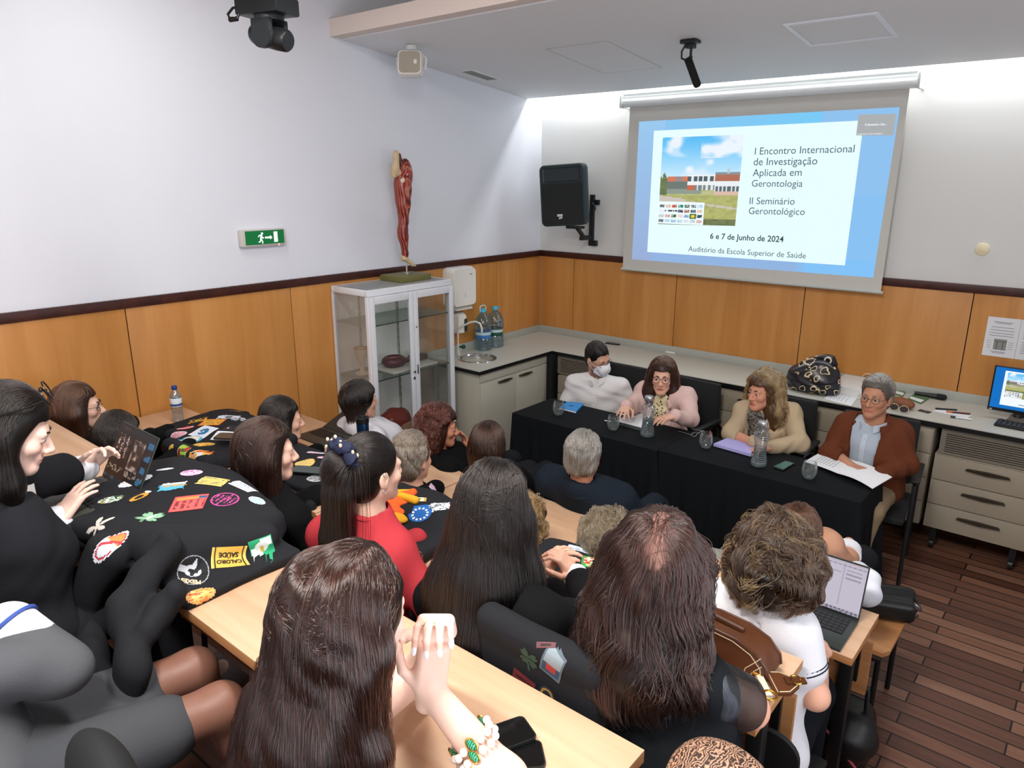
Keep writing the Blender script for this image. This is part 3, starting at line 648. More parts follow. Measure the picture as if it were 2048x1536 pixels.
class Head:
    def __init__(s, c, look, up=Z, k=1., jaw=1.):
        s.c = np.array(c, float); y = unit(look); u = np.array(up, float); x = unit(np.cross(y, u)); s.R = np.stack([x, y, np.cross(x, y)]); s.k = k; s.jaw = jaw
    def w(s, *p): return s.c+np.array(p)*s.k@s.R
    def loc(s, P): return (P-s.c)@s.R.T/s.k
    def sdf(s, ear=True):
        k, R, w = s.k, s.R, s.w; e = lambda c, r: El(w(*c), np.array(r)*k, R); c = lambda a, b, ra, rb: Cn(w(*a), w(*b), ra*k, rb*k); j = s.jaw
        skull = Un(.03, e((0, -.018, .032), (.074, .094, .086)), e((0, .022, -.03), (.061*j, .07, .085)), c((-.046*j, .005, -.062), (-.012, .07, -.1), .02, .02), c((.046*j, .005, -.062), (.012, .07, -.1), .02, .02))
        face = Un(.018, skull, c((-.034, .077, .014), (.034, .077, .014), .013, .013), e((.037, .06, -.03), (.024, .026, .022)), e((-.037, .06, -.03), (.024, .026, .022)), e((0, .078, -.1), (.02, .016, .016)))
        nose = Un(.008, c((0, .088, .004), (0, .112, -.034), .0075, .0115), e((.012, .1, -.04), (.0085, .01, .008)), e((-.012, .1, -.04), (.0085, .01, .008)))
        f0 = Un(.01, face, nose, e((0, .084, -.066), (.026, .014, .02)))
        for sx in (-1, 1): f0 = Sub(f0, e((sx*.031, .101, -.001), (.019, .016, .0115)), .012)
        f0 = Un(.003, f0, *[e((sx*.031, .076, -.002), (.0138, .0138, .0098)) for sx in (-1, 1)])
        f0 = Un(.004, f0, e((0, .0945, -.0635), (.021, .0075, .0052)), e((0, .0935, -.0745), (.019, .008, .006)))
        f0 = Sub(f0, c((-.02, .104, -.069), (.02, .104, -.069), .0045, .0045), .003)
        if ear:
            for sx in (-1, 1): f0 = Un(.006, f0, Sub(e((sx*.078, -.012, -.012), (.009, .019, .031)), e((sx*.089, -.006, -.008), (.007, .01, .018)), .004), e((sx*.076, -.004, -.04), (.006, .009, .01)))
        return Bound(f0, s.c, .24*k)
    def colors(s, V, skin, lips='#b5625a', beard=None):
        q = s.loc(V); c = np.tile(np.array(lin(skin)), (len(V), 1)); b = np.array(lin(lips))
        wl = np.exp(-((q[:, 0]/.021)**4+((q[:, 2]+.069)/.0095)**4))*(q[:, 1] > .08); c = c*(1-wl[:, None])+b*wl[:, None]
        ch = np.exp(-(((np.abs(q[:, 0])-.04)/.02)**2+((q[:, 2]+.032)/.02)**2))*(q[:, 1] > .03)*.22; c = c*(1-ch[:, None])+np.array(lin('#c9766a'))*ch[:, None]
        if beard:
            m = np.clip((-.03-q[:, 2])/.02, 0, 1)*np.clip((q[:, 1]+.01)/.03, 0, 1)*(q[:, 2] > -.14)*np.clip(((q[:, 0]/.024)**2+((q[:, 2]+.069)/.011)**2)-1, 0, 1)*.8; c = c*(1-m[:, None])+np.array(lin(beard))*m[:, None]
        return c
SKIN = mat('skin', attr='Col', rough=.48, spec=.35, sub=.08)
EYE = mat('eye_surface', attr='Col', rough=.08)
class Fig:
    """joints of one seated person"""
    def __init__(s, head, look, face, up=Z, lean=.08, sw=.165, fem=True, k=1., drop=.19, jaw=None, **ov):
        s.H = Head(head, look, up, k, (.93 if fem else 1.06) if jaw is None else jaw); s.fem = fem; s.f = unit(np.array([*face[:2], 0])); s.r = np.array([s.f[1], -s.f[0], 0]); f, r = s.f, s.r; h = s.H.c; s.k = k
        s.nb = h-.035*f-drop*Z; s.pel = s.nb-.5*Z-lean*f; s.g = 0
        for n, sg in (('L', -1), ('R', 1)):
            setattr(s, 'sh'+n, s.nb+r*sw*sg-.045*Z); setattr(s, 'el'+n, s.nb+r*(sw+.05)*sg-.29*Z+.1*f)
            setattr(s, 'wr'+n, s.nb+r*sw*.7*sg-.3*Z+.34*f); setattr(s, 'hip'+n, s.pel+r*.09*sg)
            setattr(s, 'kn'+n, s.pel+r*.11*sg+.43*f+.02*Z); setattr(s, 'an'+n, s.pel+r*.11*sg+.45*f-.37*Z)
        for kk, v in ov.items(): setattr(s, kk, np.array(v, float))
        s.hands = []
    def torso(s, g=0, wide=0, bust=True):
        up = unit(s.nb-s.pel); fr = unit(s.f-up*(s.f@up)); M = np.stack([s.r, fr, up]); s.M = M; k = 1 if s.fem else 1.08; D = np.linalg.norm(s.nb-s.pel)/.5
        ps = [El(s.nb-up*.17*D+fr*.012, ((.142 if s.fem else .162)+g+wide, .1*k+g, .18*D+g), M), El(s.nb-up*.32*D+fr*.012, ((.125 if s.fem else .15)+g+wide, .1*k+g+wide*.6, .17*D+g), M), El(s.pel+up*.02, (.165+g+wide, .13+g, .12+g), M),
              Cn(s.shL, s.shR, .055+g, .055+g), Cn(s.nb+up*.025, s.nb*.3+s.shL*.7, .04+g, .05+g), Cn(s.nb+up*.025, s.nb*.3+s.shR*.7, .04+g, .05+g)]
        if s.fem and bust: ps += [El(s.nb-up*.2+fr*.088+s.r*.065*q, (.06+g, .045+g, .06+g), M) for q in (-1, 1)]
        return Un(.05, *ps)
    def arms(s, g=0, fore=1., ends=True, up=1., ge=None):
        ge = g if ge is None else ge; o = []
        for n in 'LR':
            a, b, c = getattr(s, 'sh'+n), getattr(s, 'el'+n), getattr(s, 'wr'+n); kk = 1 if s.fem else 1.12
            o.append(Cn(a, a+(b-a)*up, .05*kk+g, .05*kk+g+((.04-.05)*kk)*up))
            if fore > 0: o.append(Cn(b, b+(c-b)*fore, .041*kk+g, .041*kk+(.027-.041)*kk*fore+ge))
        return Un(.03, *o)
    def legs(s, g=0, shin=1.):
        o = []
        for n in 'LR':
            a, b, c = getattr(s, 'hip'+n), getattr(s, 'kn'+n), getattr(s, 'an'+n); o += [Cn(a, b, .082+g, .056+g)]
            if shin > 0: o += [Cn(b, b+(c-b)*shin, .054+g, .054+(.036-.054)*shin+g)]
        return Un(.03, *o)
    def feet(s, g=0): return Un(.02, *[Un(.02, Cn(a-.02*Z, a-.045*Z+.16*s.f, .032+g, .026+g), Cn(a, a-.03*Z, .034+g, .034+g)) for a in (s.anL, s.anR)])
    def neck(s, g=0): h = s.H; return Cn(s.nb-.03*Z, h.w(0, -.022, -.055), (.054 if s.fem else .062)+g, (.046 if s.fem else .056)+g)
    def neckcut(s): return Cn(s.nb+.03*Z, s.H.w(0, -.022, -.055), .06 if s.fem else .068, .056)
    def add_hand(s, n, d, nrm, side, **kw): s.hands.append(hand_sdf(getattr(s, 'wr'+n), d, nrm, side, size=.94 if s.fem else 1.03, **kw)); return s.hands[-1]
    def box(s, pad=.28):
        P = np.array([s.H.c, s.nb, s.pel, s.shL, s.shR, s.elL, s.elR, s.wrL, s.wrR, s.knL, s.knR, s.anL, s.anR]); return P.min(0)-pad, P.max(0)+pad
    def body(s, label, skin='#e8bda3', h=.006, lips='#b5625a', beard=None, brow='#2a1a12', iris='#2a1c14', legs=True, eyes=True, name='person', group=None):
        fn = Un(.03, s.torso(-.006), s.arms(), s.neck(), *([s.legs(), s.feet()] if legs else [])); hd = s.H.sdf(); fn = Un(.02, fn, hd)
        for hf in s.hands: fn = Un(.012, fn, hf)
        s.skin_fn = fn; s.off = np.array([s.pel[0], s.pel[1], s.pel[2]-.14]); lo, hi = s.box()
        s.o = solid(name, fn, lo, hi, h, SKIN, None, s.off, lambda V: s.H.colors(V, skin, lips, beard)); tag(s.o, label, 'person', group)
        if eyes:
            for sx in (-1, 1):
                m = MB(); m.ell((0, 0, 0), (.0122*s.k,)*3, 16, 12, s.H.R.T); V = np.array(m.V); q = V@s.H.R.T; a = np.degrees(np.arccos(np.clip(q[:, 1]/(.0122*s.k), -1, 1)))
                c = np.where((a < 14)[:, None], lin('#0a0605'), np.where((a < 36)[:, None], lin(iris), lin('#c4bab2'))); mesh_np('eye', V+s.H.w(sx*.031, .0788, -.002), m.F, EYE, s.o, s.off, colors=c)
                m = MB(); m.tube([s.H.w(sx*x, y, z) for x, y, z in ((.012, .091, .017), (.022, .092, .022), (.034, .086, .0225), (.047, .073, .015))], [.0022*s.k, .0034*s.k, .003*s.k, .0012*s.k], 8); m.build('eyebrow', mat('brow_'+brow[1:], brow, .8), s.o, s.off)
        return s.o
    def wear(s, name, fn, m, h=.007, label=None, lip=1.8, colf=None, lo=None, hi=None):
        l, u = s.box(.3); o = solid(name, fn, l if lo is None else lo, u if hi is None else hi, h, m, s.o, s.off, colf, lip)
        if label: o['label'] = label
        return o
    def tl(s, P): return (P-s.nb.astype(f32))@s.M.T.astype(f32)
    def vneck(s, fn, w0, zt, zb, wb=.0, x0=0):
        """open the front: half-width w0 at height zt (from the nape) narrowing to wb at zb"""
        def cut(P):
            q = s.tl(P); w_ = np.clip(wb+(w0-wb)*(q[:, 2]-zb)/(zt-zb), 0, .3); d = np.maximum(np.abs(q[:, 0]-x0)-w_, .02-q[:, 1]); return np.maximum(d, zb-q[:, 2]) if wb == 0 else d
        return Sub(fn, cut, .005)
    def collar(s, m, r=.066, hgt=.034, gap=.5, flare=.012, name='collar', th=.004, dz=.008, fall=.03):
        """a turned-down collar round the neck, open in front"""
        n = 36; V = []; up = unit(s.H.w(0, -.03, -.05)-s.nb); fr = unit(s.f-up*(s.f@up)); rr = np.cross(fr, up); b = s.nb+up*dz+fr*.008; r = r+.007
        prof = [(0, 0), (0, hgt), (.004, hgt+.003), (flare*.6, hgt-.004), (flare, hgt-fall), (flare-.004, hgt-fall), (.003, hgt-.004)]
        for i in range(n+1):
            a = gap+(2*math.pi-2*gap)*i/n; dx, dy = math.sin(a), math.cos(a); e = (abs(i-n/2)/(n/2))**6
            for pr, pz in prof: V.append(b+(rr*dx*(r+pr+e*.006)+fr*dy*(r*1.05+pr+e*.012))+up*(pz-.02*(dy > 0)*dy-e*(.014 if pr > .006 else 0)))
        k = len(prof); F = [(i*k+j, (i+1)*k+j, (i+1)*k+(j+1) % k, i*k+(j+1) % k) for i in range(n) for j in range(k)]+[tuple(range(k)), tuple(range(n*k, n*k+k))[::-1]]
        return mesh_np(name, np.array(V), F, m, s.o, s.off, sharp=50)
    def strip(s, ob, pts, m, name, w=.03, th=.003, buttons=None, bm=None):
        """a flat band sewn on the front of a garment; pts = (sideways, down from the nape, half-width factor)"""
        from mathutils.bvhtree import BVHTree
        me = ob.data; bv = BVHTree.FromPolygons([tuple(np.array(v.co)+s.off) for v in me.vertices], [tuple(p.vertices) for p in me.polygons]); fr = s.M[1]; V = []; mid = []
        for x, z, k_ in pts:
            row = []
            for e in (-1, 1):
                p = s.nb+s.M[0]*(x+e*w*k_/2)+s.M[2]*z+fr*.45; h = bv.ray_cast(Vector(p), Vector(-fr)); q = np.array(h[0]) if h[0] is not None else p-fr*.35; row.append(q)
            V += [row[0]-fr*.004, row[1]-fr*.004, row[1]+fr*th, row[0]+fr*th]; mid.append((row[0]+row[1])/2+fr*th)
        n = len(pts); F = [(0, 1, 2, 3), (4*n-1, 4*n-2, 4*n-3, 4*n-4)]+[(4*i+j, 4*i+(j+1) % 4, 4*i+4+(j+1) % 4, 4*i+4+j) for i in range(n-1) for j in range(4)]
        o = mesh_np(name, np.array(V), F, m, s.o, s.off, sharp=40)
        if buttons:
            for i in buttons: mb = MB(); mb.cyl(mid[i]-fr*.001, mid[i]+fr*.0025, .0055, .005, 12); mb.build('button', bm, s.o, s.off)
        return o
    def glasses(s, m, rx=.024, rz=.019, th=.0016, lens=None, name='glasses'):
        H = s.H; w_ = H.w; mb = MB(); k = s.k
        for sx in (-1, 1):
            pts = [w_(sx*(.033+rx*math.cos(a)*(1 if abs(math.cos(a)) < .9 else .98)), .1-.35*(rx*math.cos(a))**2/rx-.004*(math.cos(a) > 0), -.004+rz*math.sin(a)) for a in [2*math.pi*i/20 for i in range(20)]]; mb.tube(pts, th*k, 6, True)
            mb.tube([w_(sx*.057, .096, .002), w_(sx*.069, .085, .004), w_(sx*.077, .03, .0), w_(sx*.08, -.015, -.006)], th*.9*k, 6)
        mb.tube([w_(-.01, .104, .003), w_(0, .107, .006), w_(.01, .104, .003)], th*k, 6); o = mb.build(name, m, s.o, s.off)
        if lens:
            mb = MB()
            for sx in (-1, 1): mb.prism([(rx*.95*math.cos(a), rz*.95*math.sin(a)) for a in [2*math.pi*i/20 for i in range(20)]], w_(sx*.033, .0985, -.004), H.R[0]*k, H.R[2]*k, H.R[1]*.001)
            mb.build('lens', lens, o, None).location = -s.off
        return o

# ---- hair
def hair_mats(name, c1, c2, rough=.26):
    a = mat('hair_mass_'+name, c1, .42, spec=.35)
    if 'strand_'+name in _M: return a, _M['strand_'+name]
    k = NT('strand_'+name); t = k.t; out = t.nodes['Material Output']; hb = k.n('ShaderNodeBsdfHairPrincipled'); hb.parametrization = 'COLOR'
    hi = k.n('ShaderNodeHairInfo'); r = k.ramp(hi.outputs['Random'], [(0, c1), (1, c2)]); k.l(r, hb.inputs['Color']); hb.inputs['Roughness'].default_value = rough; hb.inputs['Radial Roughness'].default_value = .45
    if 'Random Roughness' in hb.inputs: hb.inputs['Random Roughness'].default_value = .3
    k.l(hb.outputs[0], out.inputs['Surface']); _M['strand_'+name] = k.m; return a, k.m
def grad(fn, P, e=.002):
    g = np.stack([fn(P+np.eye(3, dtype=f32)[i]*e)-fn(P-np.eye(3, dtype=f32)[i]*e) for i in range(3)], 1); return g/np.maximum(np.linalg.norm(g, axis=1), 1e-6)[:, None]
def hairline(d, low=-.55, front=.5, side=.1):
    x, y, z = d[:, 0], d[:, 1], d[:, 2]; return np.where(y > .3, z > front+.25*np.clip(y-.3, 0, 1), np.where(y > -.05, z > side-.3*(.3-y), z > low))
def strands(fig, mass, mats, n=3000, L=.3, steps=22, flow=None, grav=.5, stick=.6, stiff=.75, layer=(.0005, .012), rad=.0007, clump=.35, nc=140, wave=0, wfreq=3, seed=1, low=-.55, front=.5, side=.1, zcut=None, zrag=.03, obst=None, roots=None, jit=.15, rootr=None, Lvar=.15, parent=None, name='hair_strands', keep=None, avoid=True):
    g = np.random.default_rng(seed); H = fig.H; d = g.normal(size=(n*6, 3)); d /= np.linalg.norm(d, axis=1)[:, None]
    if roots is None:
        kp = hairline(d, low, front, side)
        if keep is not None: kp &= keep(d)
        d = d[kp][:n]; lp = d*np.array([.08, .1, .092])+np.array([0, -.018, .032]); P = (H.c+lp*H.k@H.R)
    else: P = np.asarray(roots, float); lp = H.loc(P); d = lp/np.linalg.norm(lp, axis=1)[:, None]
    n = len(P); P = P.astype(f32)
    for _ in range(4): P = P-grad(mass, P)*(mass(P))[:, None]
    P = P.astype(f32); lay = (layer[0]+(layer[1]-layer[0])*g.random(n)**1.5).astype(f32); LL = L*(1-Lvar*g.random(n)); ds = (LL/steps).astype(f32)
    fl = flow(lp) if flow else np.stack([np.sign(lp[:, 0])*.5, -.4*np.ones(n), .1*np.ones(n)], 1)
    D = (fl@H.R).astype(f32)+g.normal(size=(n, 3)).astype(f32)*jit; N = grad(mass, P); D -= N*(D*N).sum(1)[:, None]; D /= np.maximum(np.linalg.norm(D, axis=1), 1e-6)[:, None]
    path = [P.copy()]; gv = np.array([0, 0, -1], f32); alive = np.ones(n, bool)
    for i in range(steps):
        t = i/steps; Fd = D*stiff+gv*grav*(.25+t); D = Fd/np.linalg.norm(Fd, axis=1)[:, None]; Q = P+D*ds[:, None]
        s_ = mass(Q); N = grad(mass, Q); o = lay*min(1, .15+3*t); push = np.where(s_ < o, o-s_, -(s_-o)*stick*np.clip(1-(s_-o)/.03, 0, 1)); Q = Q+N*push[:, None]
        if obst is not None:
            so = obst(Q); m = so < .004
            if m.any(): No = grad(obst, Q[m]); Q[m] += No*(.004-so[m])[:, None]
        if avoid:
            q = (Q-H.c)@H.R.T; m = (q[:, 1] > .005) & (q[:, 2] < .07) & (q[:, 2] > -.3) & (np.abs(q[:, 0]) < .11); Q[m] += ((-H.R[1]*.9+np.sign(q[m, 0])[:, None]*H.R[0]*.15)*ds[m][:, None]).astype(f32)
        D = Q-P; D /= np.maximum(np.linalg.norm(D, axis=1), 1e-6)[:, None]
        P = Q.astype(f32); path.append(P.copy())
    X = np.stack(path, 1); T = np.linspace(0, 1, steps+1)[None, :, None]
    if clump > 0:
        gi = g.choice(n, min(nc, n), replace=False); dd = ((X[:, None, 0]-X[None, gi, 0])**2).sum(-1) if n*len(gi) < 4e6 else None
        if dd is None: j = np.concatenate([((x[:, None, 0]-X[None, gi, 0])**2).sum(-1).argmin(1) for x in np.array_split(X, 8)])
        else: j = dd.argmin(1)
        G = X[gi[j]]; X = X+(G+(X[:, :1]-G[:, :1])*(1-.75*T)-X)*clump*np.clip(T*2, 0, 1)*g.uniform(.5, 1, (n, 1, 1))
        if wave:
            ph = g.uniform(0, 6.28, len(gi))[j][:, None]; fq = g.uniform(.7, 1.3, len(gi))[j][:, None]*wfreq; a = 6.28*T[:, :, 0]*fq+ph; dirs = g.normal(size=(len(gi), 2, 3)); dirs /= np.linalg.norm(dirs, axis=2)[:, :, None]
            X = X+wave*np.clip(T*1.8, 0, 1)*(dirs[j][:, None, 0]*np.cos(a)[:, :, None]+dirs[j][:, None, 1]*np.sin(a)[:, :, None])
    X = X+g.normal(size=(n, 1, 3))*.0015*T
    rad = rad*min(2.4, max(.9, np.linalg.norm(H.c-CAMP)/2.1)); R = np.tile((rad*(1-.75*np.linspace(0, 1, steps+1)**3))[None], (n, 1))
    if zcut is not None:
        zc = zcut+g.uniform(-zrag, zrag, n); below = X[:, :, 2] < zc[:, None]
        idx = np.where(below.any(1), below.argmax(1), steps); idx = np.maximum(idx, 2)
        for i in range(n):
            k_ = idx[i]
            if k_ < steps: X[i, k_:] = X[i, k_]+(X[i, k_]-X[i, k_-1])*np.linspace(0, .02, steps+1-k_)[:, None]; R[i, k_:] *= np.linspace(1, 0, steps+1-k_)
    cv = bpy.data.hair_curves.new(name); cv.add_curves([steps+1]*n); off = fig.off
    cv.points.foreach_set('position', (X-off).astype(f32).ravel()); cv.points.foreach_set('radius', R.astype(f32).ravel()); cv.materials.append(mats[1])
    o = bpy.data.objects.new(name, cv); COL.objects.link(o); o.parent = parent or fig.hair; return o
def mass(fig, fn, mats, h=.006, label=None, lo=None, hi=None, name='hair'):
    l, u = fig.box(.25); fig.hair = solid(name, fn, l if lo is None else lo, u if hi is None else hi, h, mats[0], fig.o, fig.off)
    if label: fig.hair['label'] = label
    return fig.hair
def cap(H, g=.01, front=.052, low=-.045, yb=.0, nape=None):
    """scalp shell: hair-covered part of the head"""
    e = Un(.02, El(H.w(0, -.02, .034), np.array((.076+g, .095+g, .088+g))*H.k, H.R), El(H.w(0, -.045, -.03), np.array((.064+g, .06+g, .07+g))*H.k, H.R))
    nape = low-.045 if nape is None else nape
    def cut(P):
        q = H.loc(P); lim = np.where(q[:, 1] > .03, low+(front-low)*np.clip((q[:, 1]-.03)/.03, 0, 1), low+(nape-low)*np.clip((.01-q[:, 1])/.05, 0, 1)); return lim-q[:, 2]
    return Int(e, lambda P: cut(P)*H.k, .006)
# ================================================================= desks, table and what stands on them
def desk(x0, x1, yn, yf, z, zf, lab):
    t = thing('lecture_desk', lab, 'desk', ((x0+x1)/2, (yn+yf)/2, zf), 'long lecture desks'); w = (x1-x0)/2; d = (yf-yn)/2; h = z-zf
    m = MB(); m.box((-w, -d, h-.004), (w, d, h), .0015); m.build('desktop', BEECH, t)
    m = MB(); m.box((-w, -d, h-.032), (w, d, h-.004), .001); m.build('edge_band', BEECHE, t)
    m = MB(); m.box((-w+.01, d-.03, h-.36), (w, d-.012, h-.12), .001); m.build('modesty_panel', BEECHE, t)
    m = MB(); m.box((-w+.05, -.02, h-.3), (w-.06, -.004, h-.05), .001); m.build('shelf_panel', BEECHE, t)
    for sx in (-1, 1):
        m = MB(); x = sx*(w-.045); m.box((x-.022, -.05, 0), (x+.022, .0, h-.033), .004); m.box((x-.022, -d+.03, h-.06), (x+.022, d-.035, h-.033), .003); m.box((x-.022, -d, 0), (x+.022, d, .03), .006); m.box((x-.01, d-.05, h-.3), (x+.01, d-.03, h-.033)); m.build('leg', BLACKM, t)
desk(.03, 1.765, -3.23, -2.885, .75, 0, 'front row lecture desk by the wall with the grey open laptop')
desk(1.773, 3.925, -3.24, -2.885, .75, 0, 'front row lecture desk holding the laptop with the bright screen')
desk(.03, 1.93, -4.07, -3.71, 1.0, .25, 'second row lecture desk by the wall with the small water bottle')
desk(1.938, 3.885, -4.08, -3.715, 1.0, .25, 'second row lecture desk carrying the brown leather handbag')
desk(.25, 1.8, -4.93, -4.56, 1.22, .48, 'back row lecture desk by the wall with the open tablet computer')
desk(1.808, 3.81, -4.93, -4.555, 1.22, .48, 'back row lecture desk with the two stacked black phones')
CLOTH = mat('black_tablecloth', '#111417', .8, bump=.25, scale=500, spec=.15)
def clothed_table(x0, x1, yn, yf, z, lab, lab2, lap=0, fr=.02):
    t = thing('folding_table', lab, 'table', ((x0+x1)/2, (yn+yf)/2, 0), 'tables under the black cloths'); w, d = (x1-x0)/2, (yf-yn)/2
    m = MB(); m.box((-w, -d, z-.03), (w, d, z-.004), .003); m.build('tabletop', mat('table_grey', '#cfcbc2', .5), t)
    for sx in (-1, 1):
        for sy in (-1, 1): m = MB(); m.cyl((sx*(w-.05), sy*(d-.05), 0), (sx*(w-.06), sy*(d-.06), z-.03), .016); m.build('leg', mat('table_leg_white', '#d8d8d4', .4), t)
    # cloth: top and skirt with folds
    per = []; N = 46
    for i in range(N*2): per.append((-w+2*w*i/(N*2), -d, 0, -1))
    for i in range(N): per.append((w, -d+2*d*i/N, 1, 0))
    for i in range(N*2): per.append((w-2*w*i/(N*2), d, 0, 1))
    for i in range(N): per.append((-w, d-2*d*i/N, -1, 0))
    n = len(per); V = []; rows = 14; r = random.Random(int(x0*10)); ph = [r.uniform(0, 6) for _ in range(5)]
    for j in range(rows+1):
        for i, (x, y, nx, ny) in enumerate(per):
            q = j/rows; s = i/n*2*math.pi; low = fr if ny < 0 else (.42 if ny > 0 else .06)
            cx = max(0, 1-min(abs(abs(x)-w), .0+abs(abs(x)-w))/.12)*max(0, 1-abs(abs(y)-d)/.12)
            fold = q*(.016+.014*math.sin(7*s+ph[0])*math.sin(19*s+ph[1])+.010*math.sin(41*s+ph[2]))+cx*q*.035
            V.append((x+nx*fold+(math.copysign(cx*q*.02, x)), y+ny*fold, z+.003-(.006 if j else 0)-(z-low)*q))
    F = [(j*n+i, (j+1)*n+i, (j+1)*n+(i+1) % n, j*n+(i+1) % n) for j in range(rows) for i in range(n)]+[tuple(range(n))]
    o = mesh_np('tablecloth', np.array(V), F, CLOTH, None, np.array([0, 0, 0.]), sharp=60); me = o.data; me.transform(Matrix.Translation((0, 0, 0))); o.location = ((x0+x1)/2, (yn+yf)/2, lap)
    md = o.modifiers.new('thick', 'SOLIDIFY'); md.thickness = .002; md.offset = 1; tag(o, lab2, 'tablecloth', 'black tablecloths')
clothed_table(1.185, 2.372, -1.85, -1.37, .735, 'folding table hidden under the black cloth before the masked man', 'black tablecloth over the table half before the masked man and pink blazer')
clothed_table(2.378, 3.575, -1.83, -1.37, .735, 'folding table hidden under the black cloth before the brown jacket', 'black tablecloth over the table half before the brown jacket and beige blazer')
TZ = .7415
GL = glass('clear_glass', '#f8fbfb', .07, rim_white=.3); WAT = glass('water', '#e4eef0', .05)
def stand(name, lab, cat, px, py, z, group=None, rz=0): p = at(px, py, z=z); return thing(name, lab, cat, p, group, rz)
for i, (px, py, lab) in enumerate(((1117, 829, 'stemless water glass beside the blue book'), (1226, 859, 'stemless water glass beside the typed papers of the pink blazer'), (1411, 895, 'stemless water glass beside the lilac folder'), (1617, 956, 'stemless water glass before the open white booklet'))):
    t = stand('water_glass', lab, 'glass', px, py, TZ, 'water glasses on the panel table')
    m = MB(); m.lathe([(0, .002), (.026, .002), (.036, .018), (.042, .04), (.041, .065), (.034, .1), (.033, .1), (.039, .065), (.04, .04), (.034, .02), (.024, .006), (0, .006)], seg=32); m.build('bowl', GL, t)
    m = MB(); m.lathe([(0, .007), (.024, .007), (.034, .021), (.038, .03), (0, .03)], seg=32); m.build('water', WAT, t)
for px, py, lab in ((1294, 872, 'tall ribbed glass water bottle before the woman in the pink blazer'), (1517, 931, 'tall ribbed glass water bottle before the woman in the beige blazer')):
    t = stand('water_bottle', lab, 'bottle', px, py, TZ, 'ribbed glass bottles on the panel table')
    pr = [(0, .002), (.04, .002), (.046, .01)]
    for j in range(30): z = .02+.19*j/30; r = .046-.012*math.sin(math.pi*min(1, max(0, (z-.02)/.19)))**1.2*(1 if z < .16 else .8)-(.0 if z < .19 else .0); pr.append((r+(.0016 if j % 2 else -.0012), z))
    pr += [(.033, .215), (.027, .225), (.025, .24), (.025, .252)]
    m = MB(); m.lathe(pr, seg=36); m.build('bottle_glass', glass('bottle_glass', '#eaf0f2', .16, rim_white=.15), t)
    m = MB(); m.lathe([(0, .005), (.042, .008), (.036, .08), (.036, .12), (.0, .12)], seg=28); m.build('water', WAT, t)
    m = MB(); m.lathe([(.028, .248), (.029, .25), (.029, .275), (.027, .279), (0, .28)], seg=28); m.build('lid', mat('lid_silver', '#c8ccce', .25, .8), t)
def slab(name, lab, cat, corners, z, h, m_, group=None, sub=None):
    """a flat thing given by its four corners as seen lying at height z"""
    P = [at(x, y, z=z) for x, y in corners]; c = sum(P)/4; t = tag(None or bpy.data.objects.new(name, None), lab, cat, group); COL.objects.link(t); t.location = c-np.array([0, 0, h])
    m = MB(); V = [p-c+np.array([0, 0, dz]) for dz in (0, h) for p in P]; n = len(P); m.add(V, [tuple(range(n))[::-1], tuple(range(n, 2*n))]+[(i, (i+1) % n, n+(i+1) % n, n+i) for i in range(n)]); return t, m, P, c
t, m, P, c = slab('book', 'bright blue book lying before the masked man', 'book', [(1119, 815), (1134, 803), (1168, 806), (1152, 823)], TZ+.014, .014, None); m.build('cover', mat('book_blue', '#0f86cf', .4), t)
m = MB(); a, b = P[0]-c, P[3]-c; m.add([a*.97+(0, 0, .002), b*.97+(0, 0, .002), b*.97+(0, 0, .012), a*.97+(0, 0, .012), a*1.01+(0, 0, .002), b*1.01+(0, 0, .002), b*1.01+(0, 0, .012), a*1.01+(0, 0, .012)], [(4, 5, 6, 7), (0, 3, 2, 1)]); m.build('pages', PAPER, t)
m = MB(); u, v = unit(P[3]-P[0]), unit(P[1]-P[0]); m.prism([(-.02, -.012), (.008, -.02), (.012, .004), (.024, .018), (.004, .014), (-.008, .004)], np.array([-.005, 0, .0141]), u, v, (0, 0, .0006)); m.build('cover_mark', mat('book_navy', '#12304f', .4), t)
def sheet(name, lab, corners, z, lines=6, m_=None, cat='paper', h=.002, bend=0, group=None):
    P = [at(x, y, z=z) for x, y in corners]; c = sum(P)/4; t = thing(name, lab, cat, c-np.array([0, 0, h]), group); m = MB(); n = 8; V = []
    for dz in (0, h):
        for i in range(n+1):
            for j in (0, 1): q = (P[0]*(1-i/n)+P[1]*i/n)*(1-j)+(P[3]*(1-i/n)+P[2]*i/n)*j; V.append(q-c+np.array([0, 0, dz+bend*math.sin(math.pi*i/n)]))
    F = []
    for i in range(n): F += [(2*i, 2*i+1, 2*i+3, 2*i+2), (2*(n+1)+2*i, 2*(n+1)+2*i+2, 2*(n+1)+2*i+3, 2*(n+1)+2*i+1), (2*i, 2*i+2, 2*(n+1)+2*i+2, 2*(n+1)+2*i), (2*i+1, 2*(n+1)+2*i+1, 2*(n+1)+2*i+3, 2*i+3)]
    F += [(0, 2*(n+1), 2*(n+1)+1, 1), (2*n, 2*n+1, 4*n+3, 4*n+2)]
    m.add(V, F); m.build('sheet', m_ or PAPER, t)
    if lines:
        m = MB(); r = random.Random(len(lab))
        for k_ in range(lines):
            s = .15+.7*k_/lines; e = r.uniform(.75, .92); Q = [(P[0]*(1-x)+P[1]*x)*(1-y)+(P[3]*(1-x)+P[2]*x)*y-c+np.array([0, 0, h+.0004+bend*math.sin(math.pi*x)]) for x, y in ((.1, s), (e*.33, s), (e*.66, s), (e, s), (e, s+.02), (e*.66, s+.02), (e*.33, s+.02), (.1, s+.02))]
            m.add(Q, [tuple(range(8))])
        m.build('printed_lines', mat('faint_ink', '#a9aeb6', .8), t)
    return t
